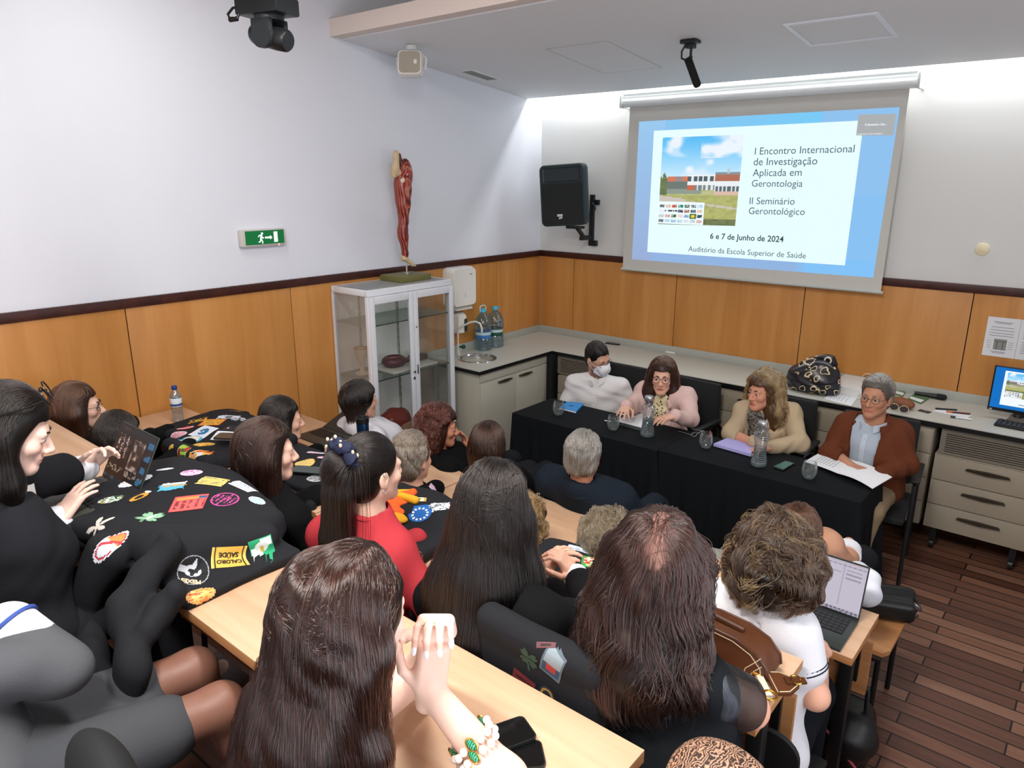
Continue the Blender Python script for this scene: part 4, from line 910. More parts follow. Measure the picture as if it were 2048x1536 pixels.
t, m, P, c = slab('folder', 'dark green folder under the typed papers', 'folder', [(1238, 849), (1270, 826), (1310, 838), (1280, 861)], TZ+.006, .006, None); m.build('cover', mat('folder_green', '#1f2d2a', .5), t)
sheet('typed_paper', 'white typed papers under the hands of the woman in the pink blazer', [(1233, 842), (1270, 818), (1292, 833), (1283, 855)], TZ+.009, 8)
t, m, P, c = slab('folder', 'lilac paper folder with a teal sheet before the beige blazer', 'folder', [(1427, 887), (1474, 868), (1512, 874), (1502, 908)], TZ+.022, .018, None); m.build('cover', mat('lilac', '#a9a4dc', .6), t)
m = MB(); a, b = P[3]-c, P[2]-c; m.add([a*.75+(0, 0, .004), a*1.04+(0, 0, .004), b*.95+(0, 0, .004), a*.75+(0, 0, .009), a*1.04+(0, 0, .009), b*.95+(0, 0, .009)], [(3, 4, 5), (0, 2, 1), (0, 1, 4, 3), (1, 2, 5, 4)]); m.build('teal_sheet', mat('teal_sheet', '#62b9b8', .5), t)
t, m, P, c = slab('phone', 'small flat phone with teal screen on the black cloth', 'phone', [(1545, 933), (1571, 921), (1590, 926), (1566, 940)], TZ+.01, .009, None); m.build('body', BLK, t)
m = MB(); m.add([(p-c)*.88+(0, 0, .0095) for p in P], [(0, 1, 2, 3)][::1]); m.build('screen', mat('teal_screen', '#3f6f66', .2), t)
bk = thing('booklet', 'large open white booklet held by the man in the brown jacket', 'booklet', at(1675, 930, z=TZ))
A = [at(1609, 924, z=TZ+.004), at(1646, 902, z=TZ+.004), at(1709, 922, z=TZ+.022), at(1675, 947, z=TZ+.022), at(1784, 955, z=TZ+.012), at(1745, 978, z=TZ+.012)]
o = np.array(bk.location)
for nm, q in (('left_page', (A[0], A[1], A[2], A[3])), ('right_page', (A[3], A[2], A[4], A[5]))):
    m = MB(); V = []; n = 6
    for dz in (0, .003):
        for i in range(n+1): t_ = i/n; b_ = .012*math.sin(math.pi*t_)*(1 if nm[0] == 'r' else .4); V += [q[0]*(1-t_)+q[3]*t_-o+(0, 0, dz+b_), q[1]*(1-t_)+q[2]*t_-o+(0, 0, dz+b_)]
    F = [(0, 1, 2*n+3, 2*n+2), (2*n, 4*n+2, 4*n+3, 2*n+1)]
    for i in range(n): F += [(2*i, 2*i+2, 2*i+3, 2*i+1), (2*n+2+2*i, 2*n+3+2*i, 2*n+5+2*i, 2*n+4+2*i), (2*i, 2*n+2+2*i, 2*n+4+2*i, 2*i+2), (2*i+1, 2*i+3, 2*n+5+2*i, 2*n+3+2*i)]
    m.add(V, F); m.build('page', mat('booklet_white', '#e6e7ea', .6), bk)
m = MB()
for k_ in range(7):
    s = .2+.09*k_; Q = [A[0]*(1-x)*(1-y)+A[1]*(1-x)*y+A[2]*x*y+A[3]*x*(1-y)-o+(0, 0, .0038+.0048*math.sin(math.pi*x)) for x, y in ((s, .15), (s+.02, .15), (s+.02, .85), (s, .85))]; m.add(Q, [(0, 1, 2, 3)])
m.build('printed_lines', mat('faint_ink', '#a9aeb6', .8), bk)
def pen(lab, a, b, z, col, r=.004, name='pen', cap=None, group=None):
    p, q = at(*a, z=z), at(*b, z=z); t = thing(name, lab, name, (p+q)/2, group); m = MB(); h = (q-p)/2; m.cyl(-h, h*.9, r); m.cyl(h*.9, h, r, .001); m.build('barrel', mat('pen_'+col[1:], col, .35), t)
    m = MB(); m.cyl(-h*1.0, -h*.55, r*1.12); m.build('cap', mat('pen_'+(cap or col)[1:], cap or col, .35), t)
pen('silver pen on the black cloth beside the second water glass', (1209, 841), (1222, 843), TZ+.005, '#c9c9c4')
pen('dark pen on the black cloth beside the open booklet', (1607, 916), (1622, 905), TZ+.005, '#1e2a3c')
pen('red-capped pen lying beside the lilac folder', (1419, 874), (1421, 862), TZ+.02, '#c9302c')
def spectacles(lab, px, py, z, rz, col='#b9b9b4', name='eyeglasses'):
    t = stand(name, lab, 'eyeglasses', px, py, z, rz=rz); M_ = mat('rim_'+col[1:], col, .25, .6)
    m = MB(); m.tube([(-.06, 0, .015), (-.05, .0, .03), (-.02, 0, .03), (-.008, 0, .022), (.008, 0, .022), (.02, 0, .03), (.05, 0, .03), (.06, 0, .015), (.045, 0, .003), (.018, 0, .004), (.008, 0, .02), (-.008, 0, .02), (-.018, 0, .004), (-.045, 0, .003)], .0016, 8, True); m.build('rim', M_, t)
    for sx in (-1, 1): m = MB(); m.tube([(sx*.06, 0, .018), (sx*.06, .05, .014), (sx*.058, .1, .008), (sx*.056, .13, .002)], .0014, 8); m.build('temple', M_, t)
spectacles('thin metal eyeglasses lying on the black cloth beside the lilac folder', 1396, 872, TZ+.002, 1.2)
# ---- on the worktop
WZ = .901
t = stand('phone', 'small black phone charging on the worktop behind the masked man', 'phone', 1226, 688, WZ, rz=.15); m = MB(); m.box((-.07, -.03, 0), (.07, .03, .009), .004); m.build('body', BLK, t); m = MB(); m.box((-.064, -.026, .009), (.064, .026, .0095)); m.build('screen', mat('phone_brown_screen', '#4a3a2c', .15), t)
c = at(1344, 705, z=WZ); t = thing('power_adapter', 'white plug adapter standing on the worktop with its cable', 'power adapter', c); PW = mat('adapter_white', '#ecebe8', .35)
m = MB(); m.box((-.045, -.04, 0), (.045, .04, .014), .005); m.build('base', PW, t); m = MB(); m.box((-.02, -.02, .014), (.02, .02, .055), .006); m.build('plug', PW, t)
b = at(1240, 680, z=WZ)-c
m = MB(); m.tube([(0, .01, .05), (-.01, .03, .085), (-.08, .01, .07), (-.2, -.02, .04), (-.33, -.03, .006), (-.42, -.01, .004), b+(.05, .0, .012), b+(.03, 0, .035), b+(-.0, -.005, .045), b+(-.03, -.01, .035), b+(-.04, -.015, .012)], .0022, 8); m.build('cable', PW, t)
# black and cream patterned handbag
k = NT('bag_pattern'); v = k.coords((1, 1, 1)); vo = k.n('ShaderNodeTexVoronoi', Scale=13.0); vo.feature = 'F1'; vo.inputs['Randomness'].default_value = .9; nz = k.n('ShaderNodeTexNoise', Scale=7.0, Detail=2.0); k.l(v, nz.inputs['Vector'])
ad = k.n('ShaderNodeVectorMath', _operation='MULTIPLY_ADD'); ad.inputs[1].default_value = (.16,)*3; k.l(nz.outputs['Color'], ad.inputs[0]); k.l(v, ad.inputs[2]); k.l(ad.outputs[0], vo.inputs['Vector'])
r_ = k.n('ShaderNodeValToRGB'); e = r_.color_ramp.elements; e[0].position = 0; e[0].color = (*lin('#17171b'), 1); e[1].position = .28; e[1].color = (*lin('#17171b'), 1)
for p_, c_ in ((.31, '#e8d8b8'), (.36, '#d9b98a'), (.385, '#17171b'), (.6, '#1a1a20'), (.66, '#26222a')): x_ = e.new(p_); x_.color = (*lin(c_), 1)
k.l(vo.outputs['Distance'], r_.inputs[0]); k.l(r_.outputs[0], k.b.inputs['Base Color']); k.b.inputs['Roughness'].default_value = .3; BAGP = k.m
c = at(1618, 786, z=WZ); hb = thing('handbag', 'shiny black handbag with cream pattern standing on the worktop', 'handbag', c)
fn = Un(.05, El((-.0, .06, .1), (.19, .1, .105)), El((.03, .08, .17), (.13, .07, .07)), Cn((-.1, .06, .13), (.06, .1, .2), .05, .04), El((0, .06, .03), (.18, .1, .04)))
fn = Int(Wr(fn, .006, 55, 4), lambda P: .002-P[:, 2], .01); solid('body', fn, (-.3, -.12, -.03), (.3, .26, .32), .006, BAGP, hb, None)
m = MB(); m.tube([(-.12, .1, .15), (-.06, .1, .22), (.02, .09, .25), (.07, .085, .262), (.1, .085, .255), (.125, .085, .22), (.13, .09, .14)], [.016, .018, .02, .024, .03, .024, .018], 10); m.build('strap', BAGP, hb)
m = MB(); m.tube([(.085+.022*math.cos(a), .06, .245+.022*math.sin(a)) for a in [2*math.pi*i/16 for i in range(16)]], .006, 8, True); m.build('ring', mat('ring_cream', '#e6ddc8', .3), hb)
t, m, P, c = slab('cardboard_box', 'flat white box on the worktop beside the patterned handbag', 'box', [(1662, 768), (1700, 741), (1768, 755), (1745, 786)], WZ+.062, .062, None); m.build('body', mat('box_white', '#dcdcda', .5), t)
t = thing('hair_band_pair', 'two beige loops standing up behind the flat white box', 'loops', at(1722, 752, z=WZ+.063))
for i in (0, 1): m = MB(); m.tube([(-.045+.1*i+.036*math.cos(a), -.02*i, .001+.03*math.sin(a)) for a in [math.pi*j/12 for j in range(13)]], .006, 8); m.build('loop', mat('loop_beige', '#cdb08c', .5), t)
sheet('paper', 'white printed sheet on the worktop before the flat white box', [(1648, 797), (1675, 776), (1722, 786), (1702, 812)], WZ+.002, 5)
for lab, cs, cc in (('green leaflet on the worktop behind the man in the brown jacket', [(1782, 784), (1790, 776), (1813, 781), (1806, 792)], '#5d7a45'), ('green and white leaflets on the worktop beside the eyeglass case', [(1816, 796), (1826, 789), (1858, 796), (1842, 806)], '#4f7a4c')):
    t, m, P, c = slab('leaflet', lab, 'leaflet', cs, WZ+.008, .007, None); m.build('cover', mat('leaflet_'+cc[1:], cc, .5), t); m = MB(); m.add([(P[0]-c)*.9+(0, 0, .0075), (P[0]*.5+P[1]*.5-c)*.9+(0, 0, .0075), (P[3]*.5+P[2]*.5-c)*.9+(0, 0, .0075), (P[3]-c)*.9+(0, 0, .0075)], [(0, 1, 2, 3)]); m.build('white_panel', PAPER, t)
a, b = at(1829, 786, z=WZ+.02), at(1889, 795, z=WZ+.02); t = thing('wireless_microphone', 'black handheld microphone lying on the worktop near the backsplash', 'microphone', (a+b)/2); h = (b-a)/2
m = MB(); m.cyl(-h, h*.5, .013, .017); m.build('handle', BLK, t); m = MB(); m.cyl(h*.5, h*.95, .021, .02); m.ell(h*.95, (.02, .02, .02)); m.build('microphone_head', mat('mic_mesh', '#24272a', .5, .6, bump=.6, scale=600), t)
# brown case with sunglasses
c = at(1800, 815, z=WZ); t = thing('eyeglass_case', 'brown leather eyeglass case behind the man in the brown jacket', 'case', c, rz=-.25); fn = Un(.02, El((0, 0, .03), (.09, .045, .032)), El((.0, .02, .035), (.08, .035, .03)))
solid('shell', Int(fn, lambda P: .001-P[:, 2], .004), (-.12, -.08, -.02), (.12, .09, .1), .005, mat('case_brown', '#7a4526', .55), t)
c2 = at(1800, 822, z=WZ); t = thing('sunglasses', 'dark sunglasses leaning on the brown eyeglass case', 'sunglasses', c2, rz=-.25)
for sx in (-1, 1): m = MB(); m.prism([(sx*.033+.029*math.cos(a), .022+.022*math.sin(a)*(1 if math.sin(a) < 0 else .8)) for a in [2*math.pi*i/20 for i in range(20)]], (0, -.028, .003), (1, 0, 0), (0, .35, .94), (0, .001, -.0005)); m.build('lens', mat('dark_lens', '#2a1c16', .1), t)
m = MB(); 
for sx in (-1, 1): m.tube([(sx*.033+.03*math.cos(a), -.028+.35*(.022+.023*math.sin(a)), .003+.94*(.022+.023*math.sin(a))) for a in [2*math.pi*i/20 for i in range(20)]], .0022, 6, True)
m.build('rim', mat('rim_cream', '#cfc4a8', .3, .3), t)
t = stand('memory_card', 'small black card lying alone on the worktop', 'card', 1849, 823, WZ, rz=-.3); m = MB(); m.box((-.035, -.022, 0), (.035, .022, .004), .001); m.build('body', BLK, t); m = MB(); m.box((-.02, -.004, .004), (.02, .006, .0045)); m.build('card_marking', mat('card_mark', '#777777', .5), t)
sheet('paper', 'small white paper under the pens on the worktop', [(1866, 822), (1878, 816), (1945, 829), (1936, 836)], WZ+.002, 0)
for lab, a, b, cc, cp in (('black pen on the small white paper', (1871, 817), (1915, 820), '#141414', None), ('dark pen with orange cap on the small white paper', (1893, 823), (1942, 828), '#5a2420', '#c76a2c'), ('white marker pen beside the small white paper', (1901, 833), (1945, 839), '#d9dcdc', '#2c3a3c')): pen(lab, a, b, WZ+.008, cc, .006, 'pen', cp)
# monitor, keyboard and mouse
c = at(2016, 843, z=WZ); t = thing('monitor', 'computer monitor at the right end of the worktop showing the seminar slide', 'monitor', (4.17, -.2, WZ))
m = MB(); m.box((-.262, -.075, .05), (.27, -.055, .345), .004); m.build('bezel', BLK, t)
V, F, C = [], [], []
def msq(x0, x1, z0, z1, fn, nx=1, ny=1, d=0):
    for j in range(ny):
        for i in range(nx):
            cc = fn((i+.5)/nx, 1-(j+.5)/ny) if callable(fn) else fn
            if cc is None: continue
            b = len(V); xa, xb = x0+(x1-x0)*i/nx, x0+(x1-x0)*(i+1)/nx; za, zb = z0+(z1-z0)*j/ny, z0+(z1-z0)*(j+1)/ny
            V.extend([(xa, -.0755-d, za), (xb, -.0755-d, za), (xb, -.0755-d, zb), (xa, -.0755-d, zb)]); F.append((b, b+1, b+2, b+3)); C.extend([lin(cc)]*4)
msq(-.252, .26, .072, .338, '#1a6fc0'); msq(-.2, .2, .095, .32, '#eef4f8', d=.0004); msq(-.185, -.02, .19, .31, photo, 40, 40, .0008); msq(-.187, -.09, .15, .188, logos, 40, 24, .0012); msq(-.09, -.02, .15, .19, '#8f9a58', d=.0008)
for i in range(5): msq(.0, .17-.02*(i % 2), .285-i*.022, .291-i*.022, '#6d7f88', d=.0008)
msq(-.06, .06, .125, .131, '#55666e', d=.0008); msq(-.1, .1, .107, .113, '#8fa0a8', d=.0008)
mesh_np('display', np.array(V), np.array(F), SL, t, colors=np.array(C), smooth=False)
m = MB(); m.box((-.03, -.055, .0), (.03, -.035, .2), .004); m.box((-.14, -.12, 0), (.12, .06, .012), .005); m.build('stand', mat('stand_silver', '#9a9c9a', .3, .6), t)
m = MB(); m.box((-.25, -.0765, .055), (-.235, -.075, .062)); m.build('bezel_label', mat('label_grey', '#bfc4c6', .5), t)
t = thing('keyboard', 'black computer keyboard on the worktop before the monitor', 'keyboard', at(2075, 862, z=WZ), rz=-.05); m = MB(); m.box((-.22, -.07, 0), (.22, .07, .014), .004); m.build('case', BLK, t); m = MB()
for j in range(5):
    for i in range(16): m.box((-.21+i*.0263, -.062+j*.025, .014), (-.188+i*.0263, -.041+j*.025, .02), .003)
m.build('keys', mat('key_black', '#202224', .5), t)
t = thing('computer_mouse', 'black computer mouse with cable between the keyboard and the monitor', 'mouse', at(2036, 836, z=WZ)); m = MB(); m.ell((0, 0, .014), (.033, .055, .02)); m.build('body', BLK, t); m = MB(); m.tube([(0, -.05, .008), (-.05, -.08, .004), (-.02, -.13, .004), (.08, -.12, .004)], .003, 8); m.build('cable', BLK, t)
# ---- sink corner
t = thing('paper_towel_dispenser', 'white paper towel dispenser on the wood panelling above the sink', 'towel dispenser', (0, -1.215, 1.49)); n = 0
m = MB(); pr = rrect(.29, .34, .04); n = len(pr); V = [(x, a*s_, b*s_) for x, s_ in ((.001, 1), (.09, 1), (.125, .93)) for a, b in pr]; m.add(V, [tuple(range(n))[::-1], tuple(range(2*n, 3*n))]+[(j*n+i, j*n+(i+1) % n, (j+1)*n+(i+1) % n, (j+1)*n+i) for j in (0, 1) for i in range(n)]); m.build('cover', PLW, t)
m = MB(); m.box((.02, -.115, -.2), (.1, .115, -.165), .006); m.build('slot', PLG, t); m = MB(); m.add([(.03, -.1, -.172), (.115, -.1, -.19), (.115, .1, -.19), (.03, .1, -.172), (.03, -.1, -.178), (.115, -.1, -.196), (.115, .1, -.196), (.03, .1, -.178)], [(0, 1, 2, 3), (7, 6, 5, 4), (1, 5, 6, 2)]); m.build('towel', PAPER, t)
m = MB(); m.box((.125, .06, .1), (.1265, .09, .112)); m.box((.125, -.002, -.09), (.1265, .002, -.05)); m.build('badge', mat('badge_grey', '#a9a9a4', .4), t)
t = thing('soap_dispenser', 'white soap dispenser on the wood panelling beside the water jugs', 'soap dispenser', (0, -1.225, 1.17)); m = MB(); pr = rrect(.115, .19, .035); n = len(pr); V = [(x, a*s_, b*s_) for x, s_ in ((.001, 1), (.07, 1), (.095, .85)) for a, b in pr]; m.add(V, [tuple(range(n))[::-1], tuple(range(2*n, 3*n))]+[(j*n+i, j*n+(i+1) % n, (j+1)*n+(i+1) % n, (j+1)*n+i) for j in (0, 1) for i in range(n)]); m.build('cover', PLW, t); m = MB(); m.box((.06, .02, -.08), (.1, .062, .04), .012); m.build('push_panel', mat('soap_dark', '#2e3436', .4), t)
JG = glass('jug_plastic', '#cfe4ea', .12, .08); JC = mat('jug_cap', '#3fb4d8', .4)
for y, lab, lc, hd in ((-.98, 'large clear water jug with blue label nearest the sink', '#3f7fc0', 1), (-.815, 'large clear water jug with dark green label behind the other jug', '#1d4f3f', 0)):
    t = thing('water_jug', lab, 'water jug', (.115, y, .901), 'water jugs beside the sink')
    pr = [(0, .001), (.07, .001), (.078, .012)]
    for j in range(14): pr.append((.078-(.003 if j % 3 == 0 else 0)-(.008 if j in (5, 6, 7, 8) else 0), .03+j*.016))
    pr += [(.072, .262), (.055, .3), (.03, .325), (.022, .335), (.022, .35)]
    m = MB(); m.lathe(pr, seg=32); m.build('bottle', JG, t); m = MB(); m.lathe([(.0705, .105), (.0715, .107), (.0715, .17), (.0705, .172)], seg=32); m.build('label', mat('jug_label_'+lc[1:], lc, .4), t)
    m = MB(); m.lathe([(.0718, .14), (.072, .141), (.072, .165), (.0718, .166)], seg=32); m.build('label_band', mat('jug_band', '#bcd4dc', .5), t)
    m = MB(); m.lathe([(.026, .34), (.026, .365), (.023, .37), (0, .37)], seg=24); m.build('cap', JC, t)
    m = MB(); m.tube([(.0, -.035, .345), (.0, -.04, .385), (0, -.02, .4), (0, .02, .4), (0, .04, .385), (0, .035, .345)] if hd else [(0, .02, .35), (0, .05, .36), (0, .075, .352)], .005, 8); m.build('handle', JC if not hd else mat('handle_clear', '#c5dbe2', .3), t)
t = thing('wall_sign', 'small white safety sticker on the panelling by the corner', 'sticker', (.0015, -.615, 1.05)); m = MB(); m.box((-.0008, -.035, -.055), (.001, .035, .055)); m.build('sheet', PAPER, t); m = MB(); m.prism([(-.018, -.01), (.018, -.01), (0, -.04)], (.001, 0, 0), (0, 1, 0), (0, 0, 1), (.0006, 0, 0)); m.box((.001, -.02, -.005), (.0016, .02, .004)); m.box((.001, -.014, .015), (.0016, .014, .045)); m.build('pictogram', mat('sticker_red', '#7a4048', .5), t)
# ---- display cabinet
CW = mat('cabinet_white', '#dfe2e8', .3); PG = glass('cabinet_glass', '#fdfefd', .0, rim_white=.3); SG_ = glass('shelf_glass', '#e6f0ea', .06)
X0, X1, Y0, Y1, ZB, ZT = .012, .425, -2.52, -1.685, .42, 1.635
t = thing('display_cabinet', 'white glass-fronted display cabinet against the left wall', 'cabinet', (0, 0, 0)); W = .032
m = MB(); m.box((X0, Y0, ZT-.045), (X0+.03, Y1, ZT), .006); m.box((X1-.035, Y0, ZT-.045), (X1, Y1, ZT), .006); m.box((X0+.03, Y0, ZT-.045), (X1-.035, Y0+.03, ZT), .006); m.box((X0+.03, Y1-.03, ZT-.045), (X1-.035, Y1, ZT), .006); m.box((X0, Y0, ZB-.03), (X1, Y1, ZB+.01), .004)
for y in (Y0, Y1-W): m.box((X0, y, ZB+.011), (X0+.025, y+W, ZT-.046)); m.box((X1-W, y, ZB+.011), (X1, y+W, ZT-.046), .003)
m.build('frame', CW, t)
m = MB(); m.box((X0, Y0+.01, ZB), (X0+.006, Y1-.01, ZT-.04)); m.build('back_panel', mat('cabinet_back', '#f6f7f5', .5), t)
m = MB(); m.add([(X0+.03, Y0+.03, ZT+.001), (X1-.03, Y0+.03, ZT+.001), (X1-.03, Y1-.03, ZT+.001), (X0+.03, Y1-.03, ZT+.001)], [(0, 1, 2, 3)]); m.build('top_panel', glass('cabinet_top', '#eef2ee', .3, .1, .5), t)
ym = (Y0+Y1)/2-.005
for i, (a, b) in enumerate(((Y0+.004, ym-.002), (ym+.002, Y1-.004))):
    m = MB(); x0, x1 = X1-.002, X1+.022
    m.box((x0, a+.041, ZT-.1), (x1, b-.041, ZT-.046), .004); m.box((x0, a+.041, ZB+.011), (x1, b-.041, ZB+.05), .004); m.box((x0, a, ZB+.011), (x1, a+.04, ZT-.046), .004); m.box((x0, b-.04, ZB+.011), (x1, b, ZT-.046), .004); d_ = m.build('door', CW, t)
    m = MB(); m.box((x0+.01, a+.04, ZB+.05), (x0+.014, b-.04, ZT-.1)); m.build('pane', PG, d_)
    if i == 0: m = MB(); m.cyl((x1, b-.018, .98), (x1+.012, b-.018, .98), .009); m.cyl((x1, b-.018, .93), (x1+.004, b-.018, .93), .011); m.build('lock', STEEL, d_)
    else: m = MB(); m.cyl((x1, a+.015, 1.32), (x1+.006, a+.015, 1.32), .006); m.box((x1, a+.008, .96), (x1+.01, a+.018, 1.03), .002); m.build('latch', STEEL, d_)
for y in (Y0+.004, Y1-.008): m = MB(); m.box((X0+.025, y, ZB), (X1-W, y+.004, ZT-.045)); m.build('side_pane', PG, t)
for z in (1.375, .965): m = MB(); m.box((X0+.01, Y0+.012, z-.004), (X1-.012, Y1-.012, z+.004)); m.build('shelf', SG_, t); m = MB(); m.box((X1-.0125, Y0+.012, z-.004), (X1-.011, Y1-.012, z+.004)); m.build('shelf_edge', mat('glass_edge', '#2d4038', .2), t)
for x, y in ((X0+.01, -2.28), (X0+.01, -1.9), (X1-.05, Y1-.012)):
    m = MB(); m.box((x, y-.012, ZB), (x+.012, y+.0, ZT-.05)); m.build('shelf_rail', mat('rail_grey', '#a9aca4', .4), t); m = MB()
    for i in range(18): m.box((x+.012, y-.008, ZB+.06+i*.06), (x+.0126, y-.004, ZB+.085+i*.06))
    m.build('rail_slots', BLK, t)
for x in (X0+.02, X1-.02):
    for y in (Y0+.02, Y1-.02): m = MB(); m.box((x-.015, y-.015, 0), (x+.015, y+.015, ZB-.03), .003); m.build('leg', CW, t)
# ---- anatomical models
RED = mat('muscle_red', '#8e2f26', .45, noise=.35, scale=25); DRED = mat('organ_maroon', '#5b2a2a', .4, noise=.3, scale=20); TEND = mat('tendon_cream', '#c8b08c', .5, noise=.3, scale=30); BONE = mat('bone_cream', '#d8cdb8', .55)
k = NT('leg_muscles'); wv = k.n('ShaderNodeTexWave', Scale=24.0, Distortion=7.0, Detail=3.0); wv.bands_direction = 'X'; k.l(k.coords((1, 1, .12)), wv.inputs['Vector']); k.l(k.ramp(wv.outputs['Fac'], [(.2, '#5f1d18'), (.55, '#9c3428'), (.9, '#a8402f'), (1, '#b87a60')]), k.b.inputs['Base Color']); k.b.inputs['Roughness'].default_value = .35; LEGM = k.m
lb = np.array([.2, -1.955, 1.637]); t = thing('anatomy_leg_model', 'anatomical model of a flayed human leg with half pelvis on a stand', 'anatomical model', lb)
m = MB(); m.box((-.12, -.155, 0), (.12, .155, .045), .004); m.build('base', mat('olive_base', '#6e6a3c', .5), t)
m = MB(); m.cyl((0, .01, .045), (0, .01, .052), .025); m.cyl((0, .01, .05), (.0, .01, .19), .008); m.build('rod', CHROME, t)
lo, hi = (-.14, -.14, .1), (.14, .14, 1.0); e2 = lambda z: np.array([0, 0, z])
leg = Un(.02, Cn((0, -.0, .17), (0, .0, .2), .022, .022), Cn((0, .0, .2), (.0, -.005, .32), .022, .036), El((.0, -.014, .37), (.042, .042, .09)), Cn((0, 0, .44), (0, .0, .5), .038, .042), El((0, .0, .6), (.058, .06, .13)), El((.0, .003, .7), (.064, .07, .12)), El((0, .035, .79), (.052, .056, .1)))
solid('muscles', Wr(leg, .0025, 70, 2), lo, hi, .005, LEGM, t)
solid('foot', Un(.012, El((.0, -.012, .165), (.02, .026, .024)), Cn((.005, -.0, .16), (.03, .045, .115), .02, .013), Cn((.03, .045, .115), (.04, .065, .1), .013, .009), Cn((.02, .055, .11), (.025, .072, .098), .01, .007)), lo, hi, .004, TEND, t)
solid('knee_tendon', Un(.01, Cn((.026, -.0, .46), (.026, .004, .52), .013, .016), Cn((.02, .0, .24), (.024, .004, .42), .009, .011), Cn((.03, .02, .52), (.038, .03, .6), .008, .004)), lo, hi, .004, TEND, t)
solid('pelvis_half', Un(.015, El((0, -.075, .80), (.03, .026, .05)), Cn((.0, -.055, .84), (0, -.05, .93), .026, .022), Cn((0, -.03, .78), (.0, -.06, .82), .03, .025)), lo, hi, .005, TEND, t)
solid('iliac_muscle', Un(.015, El((0, .035, .85), (.03, .04, .045)), Cn((.0, .01, .8), (0, -.02, .92), .018, .012)), lo, hi, .005, DRED, t)
solid('groin_band', Un(.01, Cn((.045, -.03, .745), (.045, .05, .815), .008, .006), El((.04, -.03, .735), (.016, .022, .018))), lo, hi, .004, BONE, t)
SHZ = .9695
t = thing('model_tray', 'white board on the middle glass shelf carrying organ models', 'tray', (.22, -2.02, SHZ)); m = MB(); m.box((-.13, -.24, 0), (.15, .22, .014), .003); m.build('board', mat('tray_white', '#d3d2ca', .5), t)
t = thing('organ_model', 'dark red bowl-shaped organ model on the white board', 'anatomical model', (.22, -2.13, SHZ+.015)); fn = Un(.02, El((0, 0, .045), (.085, .1, .05)), Cn((0, .09, .03), (.02, .13, .03), .025, .02)); fn = Sub(fn, El((0, 0, .1), (.06, .075, .035)), .01); solid('shell', fn, (-.12, -.13, -.02), (.12, .17, .12), .005, DRED, t); solid('inner_lining', El((0, 0, .06), (.05, .065, .012)), (-.1, -.1, .03), (.1, .1, .09), .004, mat('lining_pink', '#b87868', .5), t)
t = thing('organ_model', 'dark lobed organ model at the right end of the white board', 'anatomical model', (.22, -1.87, SHZ+.015)); solid('shell', Wr(Un(.02, El((0, 0, .03), (.05, .06, .03)), El((.0, .05, .025), (.04, .035, .022)), El((0, -.06, .04), (.04, .04, .03))), .004, 90, 5), (-.1, -.13, -.02), (.1, .12, .1), .005, mat('organ_dark', '#4c3630', .4, noise=.4, scale=40), t)
t = thing('pelvis_model', 'pale goblet-shaped bone model at the left of the glass shelf', 'anatomical model', (.17, -2.4, SHZ)); m = MB(); m.lathe([(0, 0), (.05, 0), (.05, .012), (.02, .02), (.012, .06), (.02, .09), (.045, .14), (.055, .2), (.05, .2), (.03, .13), (0, .1)], seg=24); m.build('body', BONE, t); m = MB(); m.lathe([(.05, .196), (.058, .2), (.052, .206), (.04, .2)], seg=24); m.build('rim', mat('rim_rust', '#9a6a4c', .5), t)
t = thing('torso_model', 'large red muscle model of a torso section on the cabinet floor', 'anatomical model', (.21, -2.14, ZB+.012)); solid('muscles', Wr(Un(.03, El((0, 0, .11), (.1, .15, .1)), El((.03, -.08, .07), (.08, .08, .07))), .007, 50, 8), (-.2, -.25, -.02), (.2, .25, .26), .006, RED, t); solid('pale_section', Un(.01, Bx((.07, .02, .05), (.03, .09, .05), .01), Cn((.07, -.1, .15), (.06, .08, .17), .012, .008)), (-.2, -.25, -.02), (.2, .25, .26), .005, mat('section_tan', '#b98c6c', .5), t)
t = thing('eye_model', 'small dark spherical model on a wooden stand on the cabinet floor', 'anatomical model', (.25, -1.78, ZB+.012)); m = MB(); m.box((-.05, -.05, 0), (.05, .05, .03), .004); m.build('stand', BEECHE, t); m = MB(); m.ell((0, 0, .066), (.034, .034, .034)); m.build('ball', BLK2, t); m = MB(); m.ell((.014, -.005, .088), (.022, .022, .012)); m.build('pale_cap', BONE, t)
